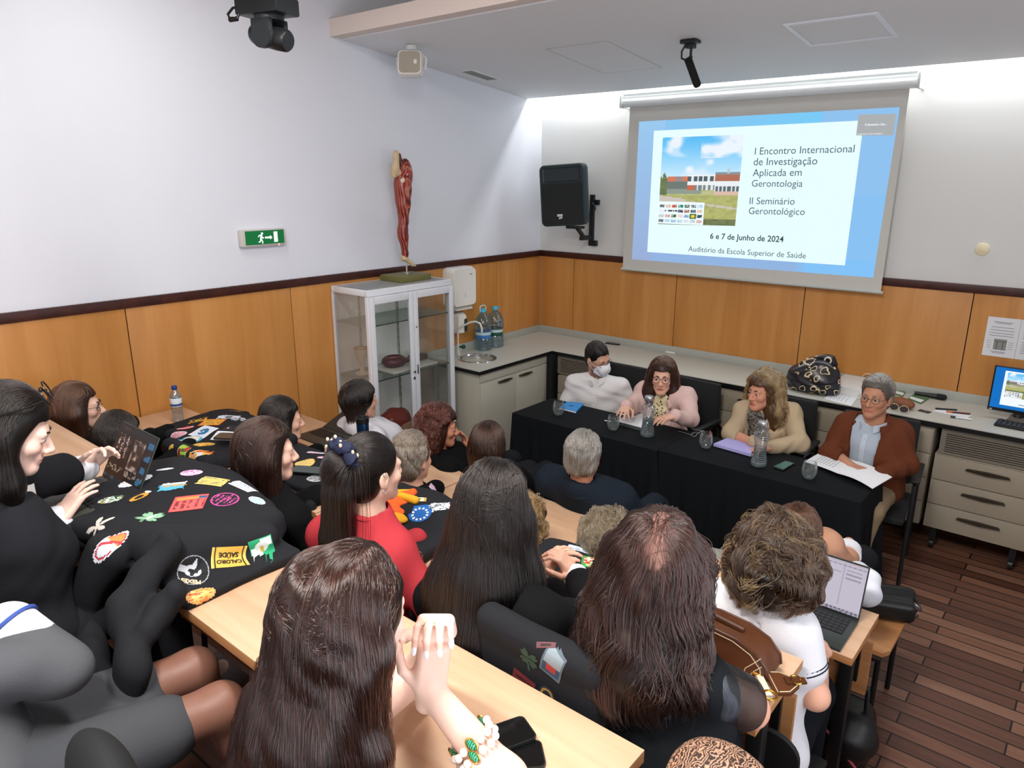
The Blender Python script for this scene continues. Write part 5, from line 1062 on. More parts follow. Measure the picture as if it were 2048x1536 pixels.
# ---- on the front row and second row desks
DB = mat('laptop_grey', '#4b4d4e', .35, .5); KEY = mat('key_dark', '#141516', .5)
def laptop(name, lab, x0, x1, y0, y1, z, lidh, tilt, body, deck=None, screen=None, cat='laptop'):
    t = thing(name, lab, cat, ((x0+x1)/2, y0, z)); w = (x1-x0)/2; d = y1-y0
    m = MB(); m.box((-w, 0, 0), (w, d, .011), .004); m.build('base', body, t)
    kb = MB(); kb.box((-w*.86, d*.42, .011), (w*.86, d*.93, .0118)); kk = kb.build('keyboard', KEY, t); kb = MB()
    for j in range(5):
        for i in range(13): kb.box((-w*.84+i*w*.1295, d*.43+j*d*.097, .0118), (-w*.84+i*w*.1295+w*.115, d*.43+j*d*.097+d*.085, .0135), .001)
    kb.build('keys', mat('key_grey', '#1f2122', .45), kk)
    m = MB(); m.box((-w*.34, d*.05, .011), (w*.34, d*.36, .0114)); m.build('trackpad', deck or body, t)
    R = Matrix.Translation((0, d, .008)) @ Matrix.Rotation(math.radians(tilt-90), 4, 'X'); R = Matrix.Translation((0, d, .008)) @ Matrix.Rotation(-math.radians(tilt-90), 4, 'X')
    m = MB(); m.box((-w, 0, 0), (w, .006, lidh), .003); m.move(R); lid = m.build('lid', body, t)
    m = MB(); m.box((-w*.985, -.0008, lidh*.03), (w*.985, 0, lidh*.99)); m.move(R); m.build('screen_bezel', BLK, lid)
    V, F, C = screen(w, lidh); V = np.array([tuple(R @ Vector(v)) for v in V]); mesh_np('screen', V, np.array(F), SL2, lid, colors=np.array(C), smooth=False); return t
SL2 = mat('laptop_screen', emit=.55, attr='Col', rough=.25, spec=.4)
for lk in list(SL2.node_tree.links):
    if lk.to_socket.name == 'Base Color': SL2.node_tree.links.remove(lk)
SL2.node_tree.nodes['Principled BSDF'].inputs['Base Color'].default_value = (.005, .005, .005, 1)
def scr_fn(fn, nx, ny, mx=.03):
    def g(w, h):
        V, F, C = [], [], []
        for j in range(ny):
            for i in range(nx):
                c = fn((i+.5)/nx, 1-(j+.5)/ny); b = len(V); xa, xb = w*.97*(2*i/nx-1), w*.97*(2*(i+1)/nx-1); za, zb = h*(.05+.92*j/ny), h*(.05+.92*(j+1)/ny)
                V.extend([(xa, -.0012, za), (xb, -.0012, za), (xb, -.0012, zb), (xa, -.0012, zb)]); F.append((b, b+1, b+2, b+3)); C.extend([lin(c)]*4)
        return V, F, C
    return g
def doc(s, u):
    if u < .04: return '#c9a9b8' if s < .4 else '#d8c8d8'
    if .06 < u < .075 or (u > .965): return '#b9b4c4' if int(s*50) % 3 else '#8a8498'
    if abs(u-.3) < .008 and s > .2: return '#9a94a8'
    if abs(s-.73) < .006 and u < .86: return '#c0bacb'
    if s > .74 and u in () : return '#aaa'
    if s > .76 and .14 < u < .36 and int(u*40) % 3 == 0 and s < .95: return '#b0a9ba'
    if .22 < u < .235 and .45 < s < .7: return '#b0a9ba'
    if u > .93: return '#b7b0c0' if int(s*40) % 2 else '#7c7688'
    return '#dfd8ea'
laptop('laptop', 'dark grey laptop with bright lilac-white document, before the curly-haired woman', 3.565, 3.88, -3.235, -3.0, .751, .215, 105, mat('laptop_green_grey', '#3b433f', .35, .4), screen=scr_fn(doc, 80, 60))
laptop('laptop', 'grey laptop opened nearly flat on the front desk by the wall', .44, .74, -3.19, -2.98, .751, .2, 158, DB, screen=scr_fn(lambda s, u: '#23282b', 4, 4))
def meet(s, u):
    if u < .1: return '#15171a' if not (.1 < s < .3 and .03 < u < .07) else '#4a3020'
    if .08 < s < .42 and .16 < u < .58:
        i, j = int((s-.08)*18), int((u-.16)*14); return '#d8b8b0' if vnoise(s*60, u*44) > .56 and i % 2 == 0 else ('#4a2f2c' if j % 2 else '#1b1517')
    if .5 < s < .8 and .16 < u < .72: n = vnoise(s*14, u*14, 3); return '#b9a296' if n > .72 else ('#6a5048' if n > .5 else '#3a2c2a')
    if s > .86 and int(u*9) % 2: return '#2f6f9a' if vnoise(s*9, u*9) > .5 else '#1a1e24'
    if .74 < u < .86 and vnoise(s*40, u*30) > .55: return '#9a8a78'
    if u > .94: return '#2c4a66' if int(s*14) % 3 == 0 else '#1b2430'
    return '#1a1416'
laptop('tablet_computer', 'dark tablet computer with attached keyboard showing a video call', 1.655, 1.945, -5.03, -4.785, 1.322, .215, 118, mat('tablet_grey', '#3a3d38', .45), mat('tablet_pad', '#474a42', .5), scr_fn(meet, 70, 54), 'tablet computer')
t = thing('folded_coat', 'folded black coat lying under the tablet computer', 'coat', (1.8, -4.9, 1.2205)); solid('cloth', Wr(Bx((0, 0, .05), (.2, .17, .049), .04), .004, 40, 3), (-.3, -.3, -.03), (.3, .3, .16), .01, mat('coat_black', '#15171a', .85), t)
p = at(722, 889, z=.751); t = thing('thermos_cup', 'navy travel mug with black lid on the front desk', 'travel mug', (1.0, -3.07, .751)); m = MB(); m.lathe([(0, 0), (.032, 0), (.035, .006), (.038, .19), (.037, .192)], seg=32); m.build('body', mat('mug_navy', '#173a5c', .25, .6), t); m = MB(); m.lathe([(.036, .19), (.04, .192), (.04, .225), (.037, .228), (.02, .228), (.018, .236), (0, .236)], seg=32); m.build('lid', BLK, t)
p = at(357, 842, z=1.0); t = thing('water_bottle', 'small plastic water bottle with blue cap on the desk by the wall', 'bottle', (.28, -3.862, 1.0005)); pr = [(0, .002), (.024, .002), (.03, .008)]+[(.031-(.002 if j % 2 else 0), .02+j*.008) for j in range(9)]+[(.032, .095), (.032, .145), (.028, .165), (.016, .185), (.013, .19), (.013, .2)]
m = MB(); m.lathe(pr, seg=28); m.build('bottle', glass('pet_plastic', '#e4eef2', .2, .06), t); m = MB(); m.lathe([(.0325, .095), (.033, .096), (.033, .145), (.0325, .146)], seg=28); m.build('label', mat('label_white', '#e4e9f0', .5), t); m = MB(); m.lathe([(.0332, .1), (.0334, .101), (.0334, .112), (.0332, .113)], seg=28); m.build('label_band', mat('label_blue', '#2a4a8a', .5), t); m = MB(); m.lathe([(.015, .196), (.016, .198), (.016, .215), (.014, .218), (0, .218)], seg=24); m.build('cap', mat('cap_blue', '#1b3f8a', .4), t)
def phone(lab, c, rz, z, w=.075, h=.16, tl=None, col='#0e0f10'):
    t = thing('phone', lab, 'phone', (c[0], c[1], z), rz=rz); m = MB(); m.prism(rrect(w, h, .013), (0, 0, 0), (1, 0, 0), (0, 1, 0), (0, 0, .0075)); m.build('body', mat('phone_case', '#16181a', .35), t); m = MB(); m.prism(rrect(w-.006, h-.006, .011), (0, 0, .0075), (1, 0, 0), (0, 1, 0), (0, 0, .0004)); m.build('screen', mat('phone_glass_'+col[1:], col, .08), t); return t
phone('black phone lying crosswise under the other phone on the back desk', (3.60, -4.765), -.75, 1.2205)
phone('black phone lying on top of another phone on the back desk', (3.558, -4.745), -.42, 1.2295)
# ---- brown leather handbag on the second row desk
BR = mat('leather_brown', '#57311a', .4, noise=.35, scale=14, bump=.15); BRD = mat('leather_dark', '#4a2815', .4); STI = mat('stitch_cream', '#d8c8a4', .6); GOLD = mat('brass', '#c9973f', .25, 1)
bg = thing('leather_handbag', 'brown leather half-moon handbag with cream stitching on the second row desk', 'handbag', (3.66, -3.865, 1.001))
prof = [(-.185, 0), (.17, 0), (.19, .025), (.185, .055), (.15, .092), (.09, .115), (.0, .122), (-.09, .115), (-.15, .092), (-.185, .055), (-.195, .025)]
cl = [(sum(p[0] for p in prof)/len(prof)), .06]
m = MB(); n = len(prof); V = []
for y, s_ in ((-.055, .93), (-.045, 1), (.045, 1), (.055, .93)): V += [(cl[0]+(a-cl[0])*s_, y, max(0, cl[1]+(b-cl[1])*s_ if b > .01 else 0)) for a, b in prof]
m.add(V, [tuple(range(n)), tuple(range(3*n, 4*n))[::-1]]+[(j*n+i, (j+1)*n+i, (j+1)*n+(i+1) % n, j*n+(i+1) % n) for j in range(3) for i in range(n)]); b_ = m.build('body', BR, bg, sharp=40)
m = MB(); m.tube([(a*.995, -.05, b*.97+.002) for a, b in prof[1:]+prof[:1]][1:10], .006, 8); m.tube([(a*.995, .05, b*.97+.002) for a, b in prof[1:]+prof[:1]][1:10], .006, 8); m.build('piping', BRD, b_)
m = MB(); m.tube([(cl[0]+(a-cl[0])*.9, -.0555, cl[1]+(b-cl[1])*.88) for a, b in prof[2:]], .0014, 6); m.tube([(.12, -.056, .01), (.125, -.056, .04), (.15, -.056, .07), (.165, -.056, .09)], .0014, 6); m.tube([(.14, -.0555, .01), (.145, -.0555, .035), (.17, -.0555, .065)], .0014, 6); m.build('stitching', STI, b_)
m = MB(); m.tube([(-.14, 0, .1), (-.08, 0, .122), (0, 0, .128), (.09, 0, .118)], .01, 8); m.build('zip_flap', BRD, bg)
T_ = at(1562, 1370, z=1.03)-np.array(bg.location); cu, cv_ = np.array([.768, .64, 0])*.9, np.array([-.64, .768, 0])*1.15
m = MB(); m.prism([(-.035, -.04), (.012, -.04), (.05, -.013), (.05, .013), (.012, .04), (-.035, .04)], T_, cu, cv_, (0, 0, .01)); st = m.build('strap_tab', BR, bg)
q_ = lambda a, b, z=.0112: T_+cu*a+cv_*b+np.array([0, 0, z])
m = MB(); m.tube([q_(-.022, -.036), q_(.01, -.035), q_(.046, -.011), q_(.046, .011), q_(.01, .035), q_(-.022, .036)], .0012, 6); m.tube([q_(-.027, -.037), q_(-.027, .037)], .0012, 6); m.build('stitching', STI, st)
m = MB(); m.prism([(.012, -.012), (.075, -.01), (.075, .01), (.012, .012)], q_(0, 0, .011), cu, cv_, (0, 0, .006)); m.build('buckle_strap', BRD, st)
m = MB(); m.tube([q_(.045+.016*math.cos(a), .016*math.sin(a), .018) for a in [2*math.pi*i/14 for i in range(14)]], .0025, 6, True); m.build('buckle', GOLD, st)
for s_ in (-1, 1): m = MB(); m.tube([q_(-.055+.02*math.cos(a), s_*.045+.016*math.sin(a), .008) for a in [2*math.pi*i/16 for i in range(16)]], .0035, 8, True); m.build('ring', GOLD, bg)
m = MB(); m.prism([(-.066, -.045), (-.046, -.045), (-.046, .045), (-.066, .045)], q_(0, 0, -.004), cu, cv_, (0, 0, .012)); m.build('strap_lining', mat('strap_cream', '#dcd3c0', .6), bg)
# ---- chairs
CHB = mat('chair_black', '#101112', .5); CHF = mat('chair_fabric', '#17191b', .8, bump=.2, scale=300)
def office_chair(lab, x, y, rz, group='black armchairs at the panel table'):
    t = thing('armchair', lab, 'chair', (x, y, 0), group, rz)
    m = MB(); m.box((-.24, -.22, .4), (.24, .24, .455), .025); m.build('seat', CHF, t)
    m = MB(); m.box((-.225, -.27, .5), (.225, -.215, .93), .025); m.build('backrest', CHF, t)
    for sx in (-1, 1):
        m = MB(); m.tube([(sx*.26, .2, 0), (sx*.26, .2, .4), (sx*.26, .18, .64), (sx*.26, -.15, .66), (sx*.26, -.22, .6), (sx*.26, -.24, 0)], .012, 10); m.tube([(sx*.26, -.2, .42), (sx*.2, -.2, .42)], .01, 8); m.build('leg', CHB, t)
        m = MB(); m.box((sx*.26-.025, -.18, .655), (sx*.26+.025, .17, .68), .01); m.build('armrest', CHB, t)
    return t
office_chair('black armchair under the masked man in the white shirt', 1.42, -.97, math.pi)
office_chair('black armchair under the woman in the pink blazer', 2.06, -1.0, math.pi-.06)
office_chair('black armchair under the woman in the beige blazer', 2.78, -1.0, math.pi+.05)
office_chair('black armchair under the man in the brown jacket', 3.43, -1.02, math.pi+.12)
def seat_chair(lab, x, y, z, back=True, group='black stacking chairs of the audience', wood_=False, top=.83):
    t = thing('stacking_chair', lab, 'chair', (x, y, z), group)
    m = MB(); m.box((-.21, -.2, .42), (.21, .2, .445), .012); m.build('seat', BEECHE if wood_ else CHB, t)
    if back: m = MB(); V = []; rr_ = rrect(.44, .27, .1, 8); n_ = len(rr_); V = [(a, -.205-.045*(1-(a/.22)**2)+y_, top-.135+b) for y_ in (0, -.018) for a, b in rr_]; m.add(V, [tuple(range(n_))[::-1], tuple(range(n_, 2*n_))]+[(i_, (i_+1) % n_, n_+(i_+1) % n_, n_+i_) for i_ in range(n_)]); m.build('backrest', CHB, t)
    for sx in (-1, 1):
        m = MB(); m.tube([(sx*.2, .19, 0), (sx*.2, .17, .42)], .012, 8); m.build('leg', BLACKM, t)
        m = MB(); m.tube([(sx*.2, -.21, 0), (sx*.2, -.18, .42), (sx*.2, -.225, .6)] if back else [(sx*.2, -.21, 0), (sx*.2, -.18, .42)], .012, 8); m.build('leg', BLACKM, t)
    return t
# ================================================================= the people
CR, CF = np.array([.768, .640, 0]), np.array([-.640, .768, 0])          # towards the right of the room view, and away from it
def look(r, f, z=0): return CR*r+CF*f+Z*z
def person(px, py, y, lk, face, pz, fwd=.0, nbo=(0, 0), up=Z, fem=True, k=1., drop=.19, sw=None, pel=None, **ov):
    h = at(px, py, y=y); g = Fig(h, lk, face, up, 0, (.16 if fem else .185) if sw is None else sw, fem, k, drop)
    d0 = g.nb.copy(); g.nb = g.nb+g.f*nbo[0]+g.r*nbo[1]; dd = g.nb-d0
    for n in ('shL', 'shR', 'elL', 'elR', 'wrL', 'wrR'): setattr(g, n, getattr(g, n)+dd)
    g.pel = np.array([g.nb[0], g.nb[1], pz])+g.f*fwd if pel is None else np.array(pel, float)
    for n, s in (('L', -1), ('R', 1)):
        setattr(g, 'hip'+n, g.pel+g.r*.09*s); setattr(g, 'kn'+n, g.pel+g.r*.11*s+.42*g.f); setattr(g, 'an'+n, g.pel+g.r*.11*s+.44*g.f-Z*.4)
    for kk, v in ov.items(): setattr(g, kk, np.array(v, float))
    g.torso(); return g
def fabric(name, col, rough=.8, bump=.25, scale=350, sheen=0, noise=0): return mat(name, col, rough, bump=bump, scale=scale, noise=noise, spec=.12)
def top(g, m, name='shirt', gr=.012, wide=0, ga=None, fore=.96, ge=0, seed=0, wr=.0022, wk=55, h=.008, vn=None, label=None, upper=1.):
    ga = gr if ga is None else ga; fn = Wr(Un(.035, g.torso(gr, wide), g.arms(ga, fore, ge=ga+ge, up=upper)), wr, wk, seed); fn = Sub(fn, g.neckcut(), .006)
    if vn: fn = g.vneck(fn, *vn)
    return g.wear(name, fn, m, h, label)
def trousers(g, m=None, name='trousers', gr=.012, shin=.97, h=.01, seed=1, skirt=False):
    fn = Un(.05, g.legs(gr, shin), El(g.pel, (.178, .15, .13), g.M)); return g.wear(name, Wr(fn, .002, 45, seed), m or fabric('dark_trousers', '#1b1d21'), h)
def hface(g, dx=0): return lambda lp: np.stack([(lp[:, 0]-dx)*9, np.where(lp[:, 1] > .03, -.5, np.minimum((lp[:, 1]-.02)*7, -.12)), .05+0*lp[:, 0]], 1)
def long_hair(g, mats, L, n, pts, wid=1.55, part=0, capg=.012, front=.056, low=-.05, rad=.0007, label=None, h=.006, seed=1, grav=.55, clump=.35, wave=0, wfreq=3, layer=(.0005, .010), zcut=None, zrag=.03, steps=24, obst=None, k=.05, nc=140, flow=None, stick=.7, side=.06, nape=None, keep=None):
    """pts: (offset right, back, down from head centre, radius) chain of the hanging mass"""
    H = g.H; cs = [cap(H, capg, front, low, nape=nape)]; q = None; bk = -unit(H.R[1]*np.array([1, 1, 0]))
    rt = np.cross(bk, Z)*-1
    for ch in (pts if isinstance(pts[0], list) else [pts]):
        W_ = [(H.c+rt*a+bk*b-Z*c, r) for a, b, c, r in ch]
        for (p, r), (p2, r2) in zip(W_, W_[1:]): cs.append(Cn(p, p2, r, r2, bk, wid))
    fn = cs[0]
    for c_ in cs[1:]: fn = sm_(fn, c_, k)
    fn = Wr(fn, .0014 if wave == 0 else .006, 60 if wave == 0 else 75, seed); mass(g, fn, mats, h, label)
    strands(g, fn, mats, n, L, steps, flow or hface(g, part), grav, stick, .75, layer, rad, clump, nc, wave, wfreq, seed, zcut=zcut, zrag=zrag, obst=obst, side=side, keep=keep)
    return fn
def sm_(a, b, k): return lambda P: sm(a(P), b(P), k)
def short_hair(g, mats, L=.05, n=2600, capg=.012, front=.06, low=-.03, nape=-.085, rad=.0006, label=None, flow=None, seed=1, rag=.004, grav=.35, clump=.5, nc=260, layer=(.0005, .008), extra=None, wave=0, h=.005, side=.05, low2=-.75, steps=9, front2=.55, stick=.5):
    fn = cap(g.H, capg, front, low, nape=nape)
    if extra is not None: fn = sm_(fn, extra, .03)
    fn = Wr(fn, rag, 80, seed); mass(g, fn, mats, h, label)
    strands(g, fn, mats, n, L, steps, flow or (lambda lp: np.stack([lp[:, 0]*3, -.6-lp[:, 1]*2, -.5+.8*(lp[:, 2] > .06)], 1)), grav, stick, .75, layer, rad, clump, nc, wave, 2, seed, low=low2, side=side, front=front2, Lvar=.4); return fn
HB = hair_mats('black', '#0d0a09', '#1c1512'); HDB = hair_mats('dark_brown', '#1d110c', '#38221a'); HBR = hair_mats('brown', '#2f1b12', '#5a3826'); HRB = hair_mats('auburn', '#2c120d', '#5a2a20'); HGR = hair_mats('grey', '#57524b', '#b5ada2', .3); HGB = hair_mats('grey_blond', '#5a4c3c', '#a8998a', .3); HBL = hair_mats('blond', '#4a341f', '#a8814f', .3); HCU = hair_mats('curl_brown', '#150d08', '#3d2a1b', .3); HMA = hair_mats('maroon_brown', '#120a08', '#2f1a15', .25); HSH = hair_mats('shiny_brown', '#140b08', '#36201a', .13)
FL = 0.
# ---- the panel -------------------------------------------------------------
g = person(1196, 716, -1.16, look(.55, -.75, -.3), (.35, -.94), .54, fwd=-.06, fem=False, up=Z-.15*CR)
g.elL, g.elR = g.shL-.2*Z-g.r*.07+.02*g.f, g.shR-.2*Z+g.r*.07+.02*g.f; g.wrL, g.wrR = g.elL+.2*g.f-.07*Z+g.r*.12, g.elR+.2*g.f-.07*Z-g.r*.12
g.add_hand('L', g.f-.3*Z+.3*g.r, Z, 1); g.add_hand('R', g.f-.3*Z-.3*g.r, Z, -1)
g.body('man in a white shirt and white face mask at the panel table', '#c99a80', .0055, beard='#5a4338')
q = top(g, fabric('white_shirt', '#d9d6d6', .7), gr=.014, wide=.03, seed=4, wr=.0065, wk=46, h=.007); g.collar(mat('collar_white', '#dcd9d8', .7), r=.07, gap=.3, hgt=.042); g.strip(q, [(0, -.03-.03*i, 1) for i in range(9)], mat('collar_white', '#dcd9d8', .7), 'placket', .032, .003, (1, 3, 5, 7), mat('button_white', '#c9c6c2', .3)); trousers(g)
fn = Int(Off(g.H.sdf(False), .006), Bx(g.H.w(0, .085, -.062), np.array((.062, .06, .05)), .02, g.H.R), .004); g.wear('face_mask', Un(.02, fn, El(g.H.w(0, .098, -.055), (.05, .03, .042), g.H.R)), mat('mask_white', '#e0e2e6', .8), .004, 'white face mask', lo=g.H.c-.2, hi=g.H.c+.2)
m = MB()
for s in (-1, 1): m.tube([g.H.w(s*.05, .085, -.035), g.H.w(s*.075, .04, -.02), g.H.w(s*.084, -.01, -.0)], .0015, 6); m.tube([g.H.w(s*.05, .075, -.09), g.H.w(s*.072, .03, -.06), g.H.w(s*.083, -.015, -.035)], .0015, 6)
m.build('mask_strap', mat('mask_white', '#e0e2e6', .8), g.o, g.off); g.glasses(mat('rim_black', '#101010', .3)); short_hair(g, HB, .012, 2200, .006, .062, -.03, -.09, rag=.001, layer=(.0003, .003), h=.005, steps=5)
# woman in pink
g = person(1325, 752, -1.24, look(-.3, -.92, -.03), (.15, -1), .54, fwd=-.08)
g.shR, g.shL = at(1290, 783, y=-1.22), at(1372, 795, y=-1.16); g.elR, g.elL = at(1266, 812, y=-1.33), at(1381, 838, y=-1.30); g.wrR, g.wrL = at(1252, 812, y=-1.48), at(1349, 832, y=-1.49); g.wrR[2] = max(g.wrR[2], .765); g.wrL[2] = max(g.wrL[2], .765); g.torso()
g.add_hand('R', look(-.3, -.9, -.12), Z, -1, curl=.18, spread=.3); g.add_hand('L', look(-.9, -.4, -.05), Z, 1, curl=.22, spread=.2)
g.body('woman in a pale pink blazer and round glasses speaking at the panel table', '#d9a890', .0055, lips='#a8504a')
k = NT('dotted_blouse'); vo = k.n('ShaderNodeTexVoronoi', Scale=52.0); k.l(k.coords(), vo.inputs['Vector']); k.l(k.ramp(vo.outputs['Distance'], [(.3, '#3a2a20'), (.36, '#d9c9a0'), (1, '#d9c9a0')]), k.b.inputs['Base Color']); BLO = k.m
top(g, BLO, 'blouse', .005, fore=0, upper=.4, wr=.001); q = top(g, fabric('pink_blazer', '#d3b3ad', .7), 'blazer', .017, .01, seed=6, wr=.005, wk=48, vn=(.06, .0, -.4, .03)); [g.strip(q, [(sx*(.078-.006*i), -.01-.05*i, (.6, 1, 1.35, 1.1, .5)[i]) for i in range(5)], fabric('pink_blazer', '#d3b3ad', .7), 'lapel', .05, .005) for sx in (-1, 1)]; g.collar(fabric('pink_blazer', '#d3b3ad'), r=.078, gap=.75, flare=.022, fall=.04); trousers(g)
g.glasses(mat('rim_burgundy', '#3a1c24', .3), .026, .022)
long_hair(g, HBR, .27, 2600, [[(.06, .0, .02, .05), (.085, -.0, .13, .042), (.08, -.01, .2, .03)], [(-.06, .0, .02, .05), (-.085, 0, .13, .042), (-.08, -.01, .2, .03)], [(0, .05, .05, .07), (0, .07, .18, .05)]], wid=1.2, capg=.016, front=.055, low=-.02, seed=3, zcut=g.H.c[2]-.19, label='shoulder-length dark brown bob')
# woman in beige
g = person(1527, 782, -1.2, look(-.88, -.42, -.05), (-.15, -1), .54, fwd=-.05)
g.shR, g.shL = at(1490, 822, y=-1.2), at(1580, 828, y=-1.1); g.elR, g.elL = at(1462, 868, y=-1.32), at(1600, 885, y=-1.26); g.wrR, g.wrL = at(1512, 893, y=-1.42), at(1540, 896, y=-1.42); g.wrR[2] = g.wrL[2] = .775; g.torso()
g.add_hand('R', look(.9, -.2, 0), Z, -1, curl=.3); g.add_hand('L', look(-.9, -.3, 0), Z, 1, curl=.3)
g.body('woman in a beige blazer with wavy golden-brown hair turned to the speaker', '#c98e72', .0055, lips='#a04a42')
k = NT('patterned_blouse'); nz = k.n('ShaderNodeTexNoise', Scale=60.0, Detail=3.0); k.l(k.coords(), nz.inputs['Vector']); k.l(k.ramp(nz.outputs['Fac'], [(.45, '#22211f'), (.52, '#8a8072'), (.6, '#2a2826')]), k.b.inputs['Base Color'])
top(g, k.m, 'blouse', .005, fore=0, upper=.4, wr=.001); q = top(g, fabric('beige_blazer', '#b09c80', .7), 'blazer', .017, .015, seed=9, wr=.006, wk=48, vn=(.055, .0, -.35, .03)); [g.strip(q, [(sx*(.078-.006*i), -.01-.05*i, (.6, 1, 1.35, 1.1, .5)[i]) for i in range(5)], fabric('beige_blazer', '#b09c80', .7), 'lapel', .05, .005) for sx in (-1, 1)]; g.collar(fabric('beige_blazer', '#b09c80'), r=.078, gap=.75, flare=.022, fall=.04); trousers(g)
long_hair(g, HBL, .34, 2800, [[(.055, .02, .0, .065), (.09, .02, .13, .06), (.09, .0, .24, .04)], [(-.05, .03, .02, .06), (-.09, .03, .13, .06), (-.08, .02, .24, .04)], [(0, .06, .05, .085), (0, .09, .2, .07)]], wid=1.15, capg=.022, wave=.012, wfreq=2.5, clump=.6, nc=90, seed=5, label='wavy golden-brown shoulder-length hair', low=-.02, layer=(.0005, .016))
# man in brown
g = person(1752, 792, -1.15, look(-.72, -.68, -.02), (-.2, -1), .56, fwd=-.03, fem=False)
g.shR, g.shL = at(1695, 852, y=-1.13), at(1797, 870, y=-1.08); g.elR, g.elL = at(1662, 905, y=-1.22), at(1812, 928, y=-1.15); g.wrR, g.wrL = at(1700, 932, y=-1.36), at(1758, 950, y=-1.36); g.knL, g.anL = at(1742, 1022, y=-1.42), at(1712, 1125, y=-1.48); g.anL[2] = max(.09, g.anL[2]); g.knR, g.anR = g.pel+.42*g.f+.02*Z, g.pel+.46*g.f-.42*Z; g.torso()
g.add_hand('R', look(.3, -.9, .1), Z, -1, curl=.5); g.add_hand('L', look(-.7, -.6, .1), Z, 1, curl=.5)
g.body('grey-haired man in a brown suede jacket and glasses holding a booklet', '#b98468', .0055, brow='#6a6058', beard=None)
q = top(g, fabric('blue_shirt', '#a9b4c0', .7), 'shirt', .006, fore=0, upper=.4, wr=.003, wk=60); g.strip(q, [(0, -.03-.03*i, 1) for i in range(11)], mat('collar_blue', '#b9c4d0', .7), 'placket', .03, .003, (1, 3, 5, 7, 9), mat('button_white', '#c9c6c2', .3)); g.collar(mat('collar_blue', '#b9c4d0', .7), r=.069, gap=.45)
SUE = fabric('brown_suede', '#5f3320', .85, noise=.15, scale=60); q = top(g, SUE, 'jacket', .022, .03, ga=.02, seed=12, wr=.0065, wk=44, vn=(.085, -.0, -.75, .055)); [g.strip(q, [(sx*.125, -.2-.004*i, 1) for i in range(9)], SUE, 'pocket_flap', .085, .005, (6,), mat('button_tan', '#a08a70', .3)) for sx in (-1, 1)]; g.collar(SUE, r=.088, gap=.8, flare=.028, fall=.045, hgt=.03, name='jacket_collar')
trousers(g, fabric('beige_trousers', '#8f7c62'), seed=5); g.wear('shoe', g.feet(.008), mat('shoe_dark', '#1c1614', .4), .01)
g.glasses(mat('rim_steel', '#4a4642', .25, .7), .022, .016, .0012); short_hair(g, HGR, .05, 2400, .01, .066, -.02, -.085, seed=8, flow=lambda lp: np.stack([.6+0*lp[:, 0], -.9+0*lp[:, 0], .5-lp[:, 2]*5], 1), rag=.002)
# ---- the front row, backs to the room view -----------------------------------
def seat(g, fz, lab, back=True, dy=.0): return seat_chair(lab, g.pel[0], g.pel[1]+dy, fz, back)
def rowp(px, py, y, lk, pel_y, pz=.54, **kw):
    g = person(px, py, y, lk, kw.pop('face', (.08, 1)), pz, nbo=kw.pop('nbo', (.02, 0)), **kw); g.pel[1] = pel_y
    for n, s in (('L', -1), ('R', 1)): setattr(g, 'hip'+n, g.pel+g.r*.09*s); setattr(g, 'kn'+n, g.pel+g.r*.11*s+.4*g.f); setattr(g, 'an'+n, g.pel+g.r*.11*s+.42*g.f-Z*.42)
    g.torso(); return g
FBK = fabric('black_wool', '#0e0f11', .85)
g = rowp(722, 800, -2.85, look(.75, .55, -.05), -2.6); g.body('woman in a white top with short black bob before the glass cabinet', '#d9a78c', .007)
top(g, fabric('white_top', '#dcdde6', .7), seed=3, wr=.004, wk=35, wide=.03, gr=.02); trousers(g)
short_hair(g, HB, .15, 2600, .02, .05, -.05, -.09, label='short black bob', grav=.8, extra=El(g.H.w(0, -.04, .02), np.array((.098, .11, .095)), g.H.R), layer=(.0003, .004), steps=14, clump=.2, rag=.001, flow=lambda lp: np.stack([lp[:, 0]*5, .15-lp[:, 1]*3, 0*lp[:, 0]], 1))
seat(g, 0, 'stacking chair under the woman in the white top', False)
g = rowp(880, 852, -2.84, look(.93, .1, -.12), -2.6, face=(.3, .95)); g.wrR = at(935, 905, y=-2.62); g.elR = at(950, 955, y=-2.55); g.add_hand('R', look(-.15, .05, 1), look(.8, .5, 0), -1, curl=.25); g.body('auburn-haired woman in black with her hand raised to her face', '#c98a70', .006)
top(g, FBK, 'jumper', .014, seed=5, wide=.02); trousers(g); long_hair(g, HRB, .2, 2200, [[(0, .06, .02, .085), (0, .085, .14, .06)], [(.06, .01, .03, .05), (.07, .02, .12, .035)], [(-.06, .01, .03, .05), (-.07, .02, .12, .035)]], wid=1.1, capg=.024, wave=.01, clump=.55, seed=6, zcut=g.H.c[2]-.16, low=-.02)
seat(g, 0, 'stacking chair under the auburn-haired woman', False)
g = rowp(978, 888, -2.84, look(.35, .9, -.1), -2.6); g.body('woman with a smooth chestnut bob seated behind the panel table corner', '#c98a70', .008, eyes=False); top(g, FBK, 'jacket', .016, seed=6, wide=.01); trousers(g)
long_hair(g, hair_mats('chestnut', '#1c0f0a', '#3c2418', .22), .24, 3200, [[(0, .05, .03, .09), (0, .06, .16, .075)]], wid=1.05, capg=.014, zcut=g.H.c[2]-.19, zrag=.012, seed=7, label='smooth chestnut bob'); seat(g, 0, 'stacking chair under the woman with the chestnut bob', False)
g = rowp(1168, 910, -2.85, look(.42, .9, -.08), -2.6, fem=False, face=(-.05, 1)); g.shL, g.shR = at(1103, 962, y=-2.8), at(1240, 1000, y=-2.72); g.elR = at(1270, 1040, y=-2.66); g.wrR = g.elR+np.array([-.02, .25, .0]); g.elL = g.shL+np.array([-.06, .08, -.26]); g.torso()
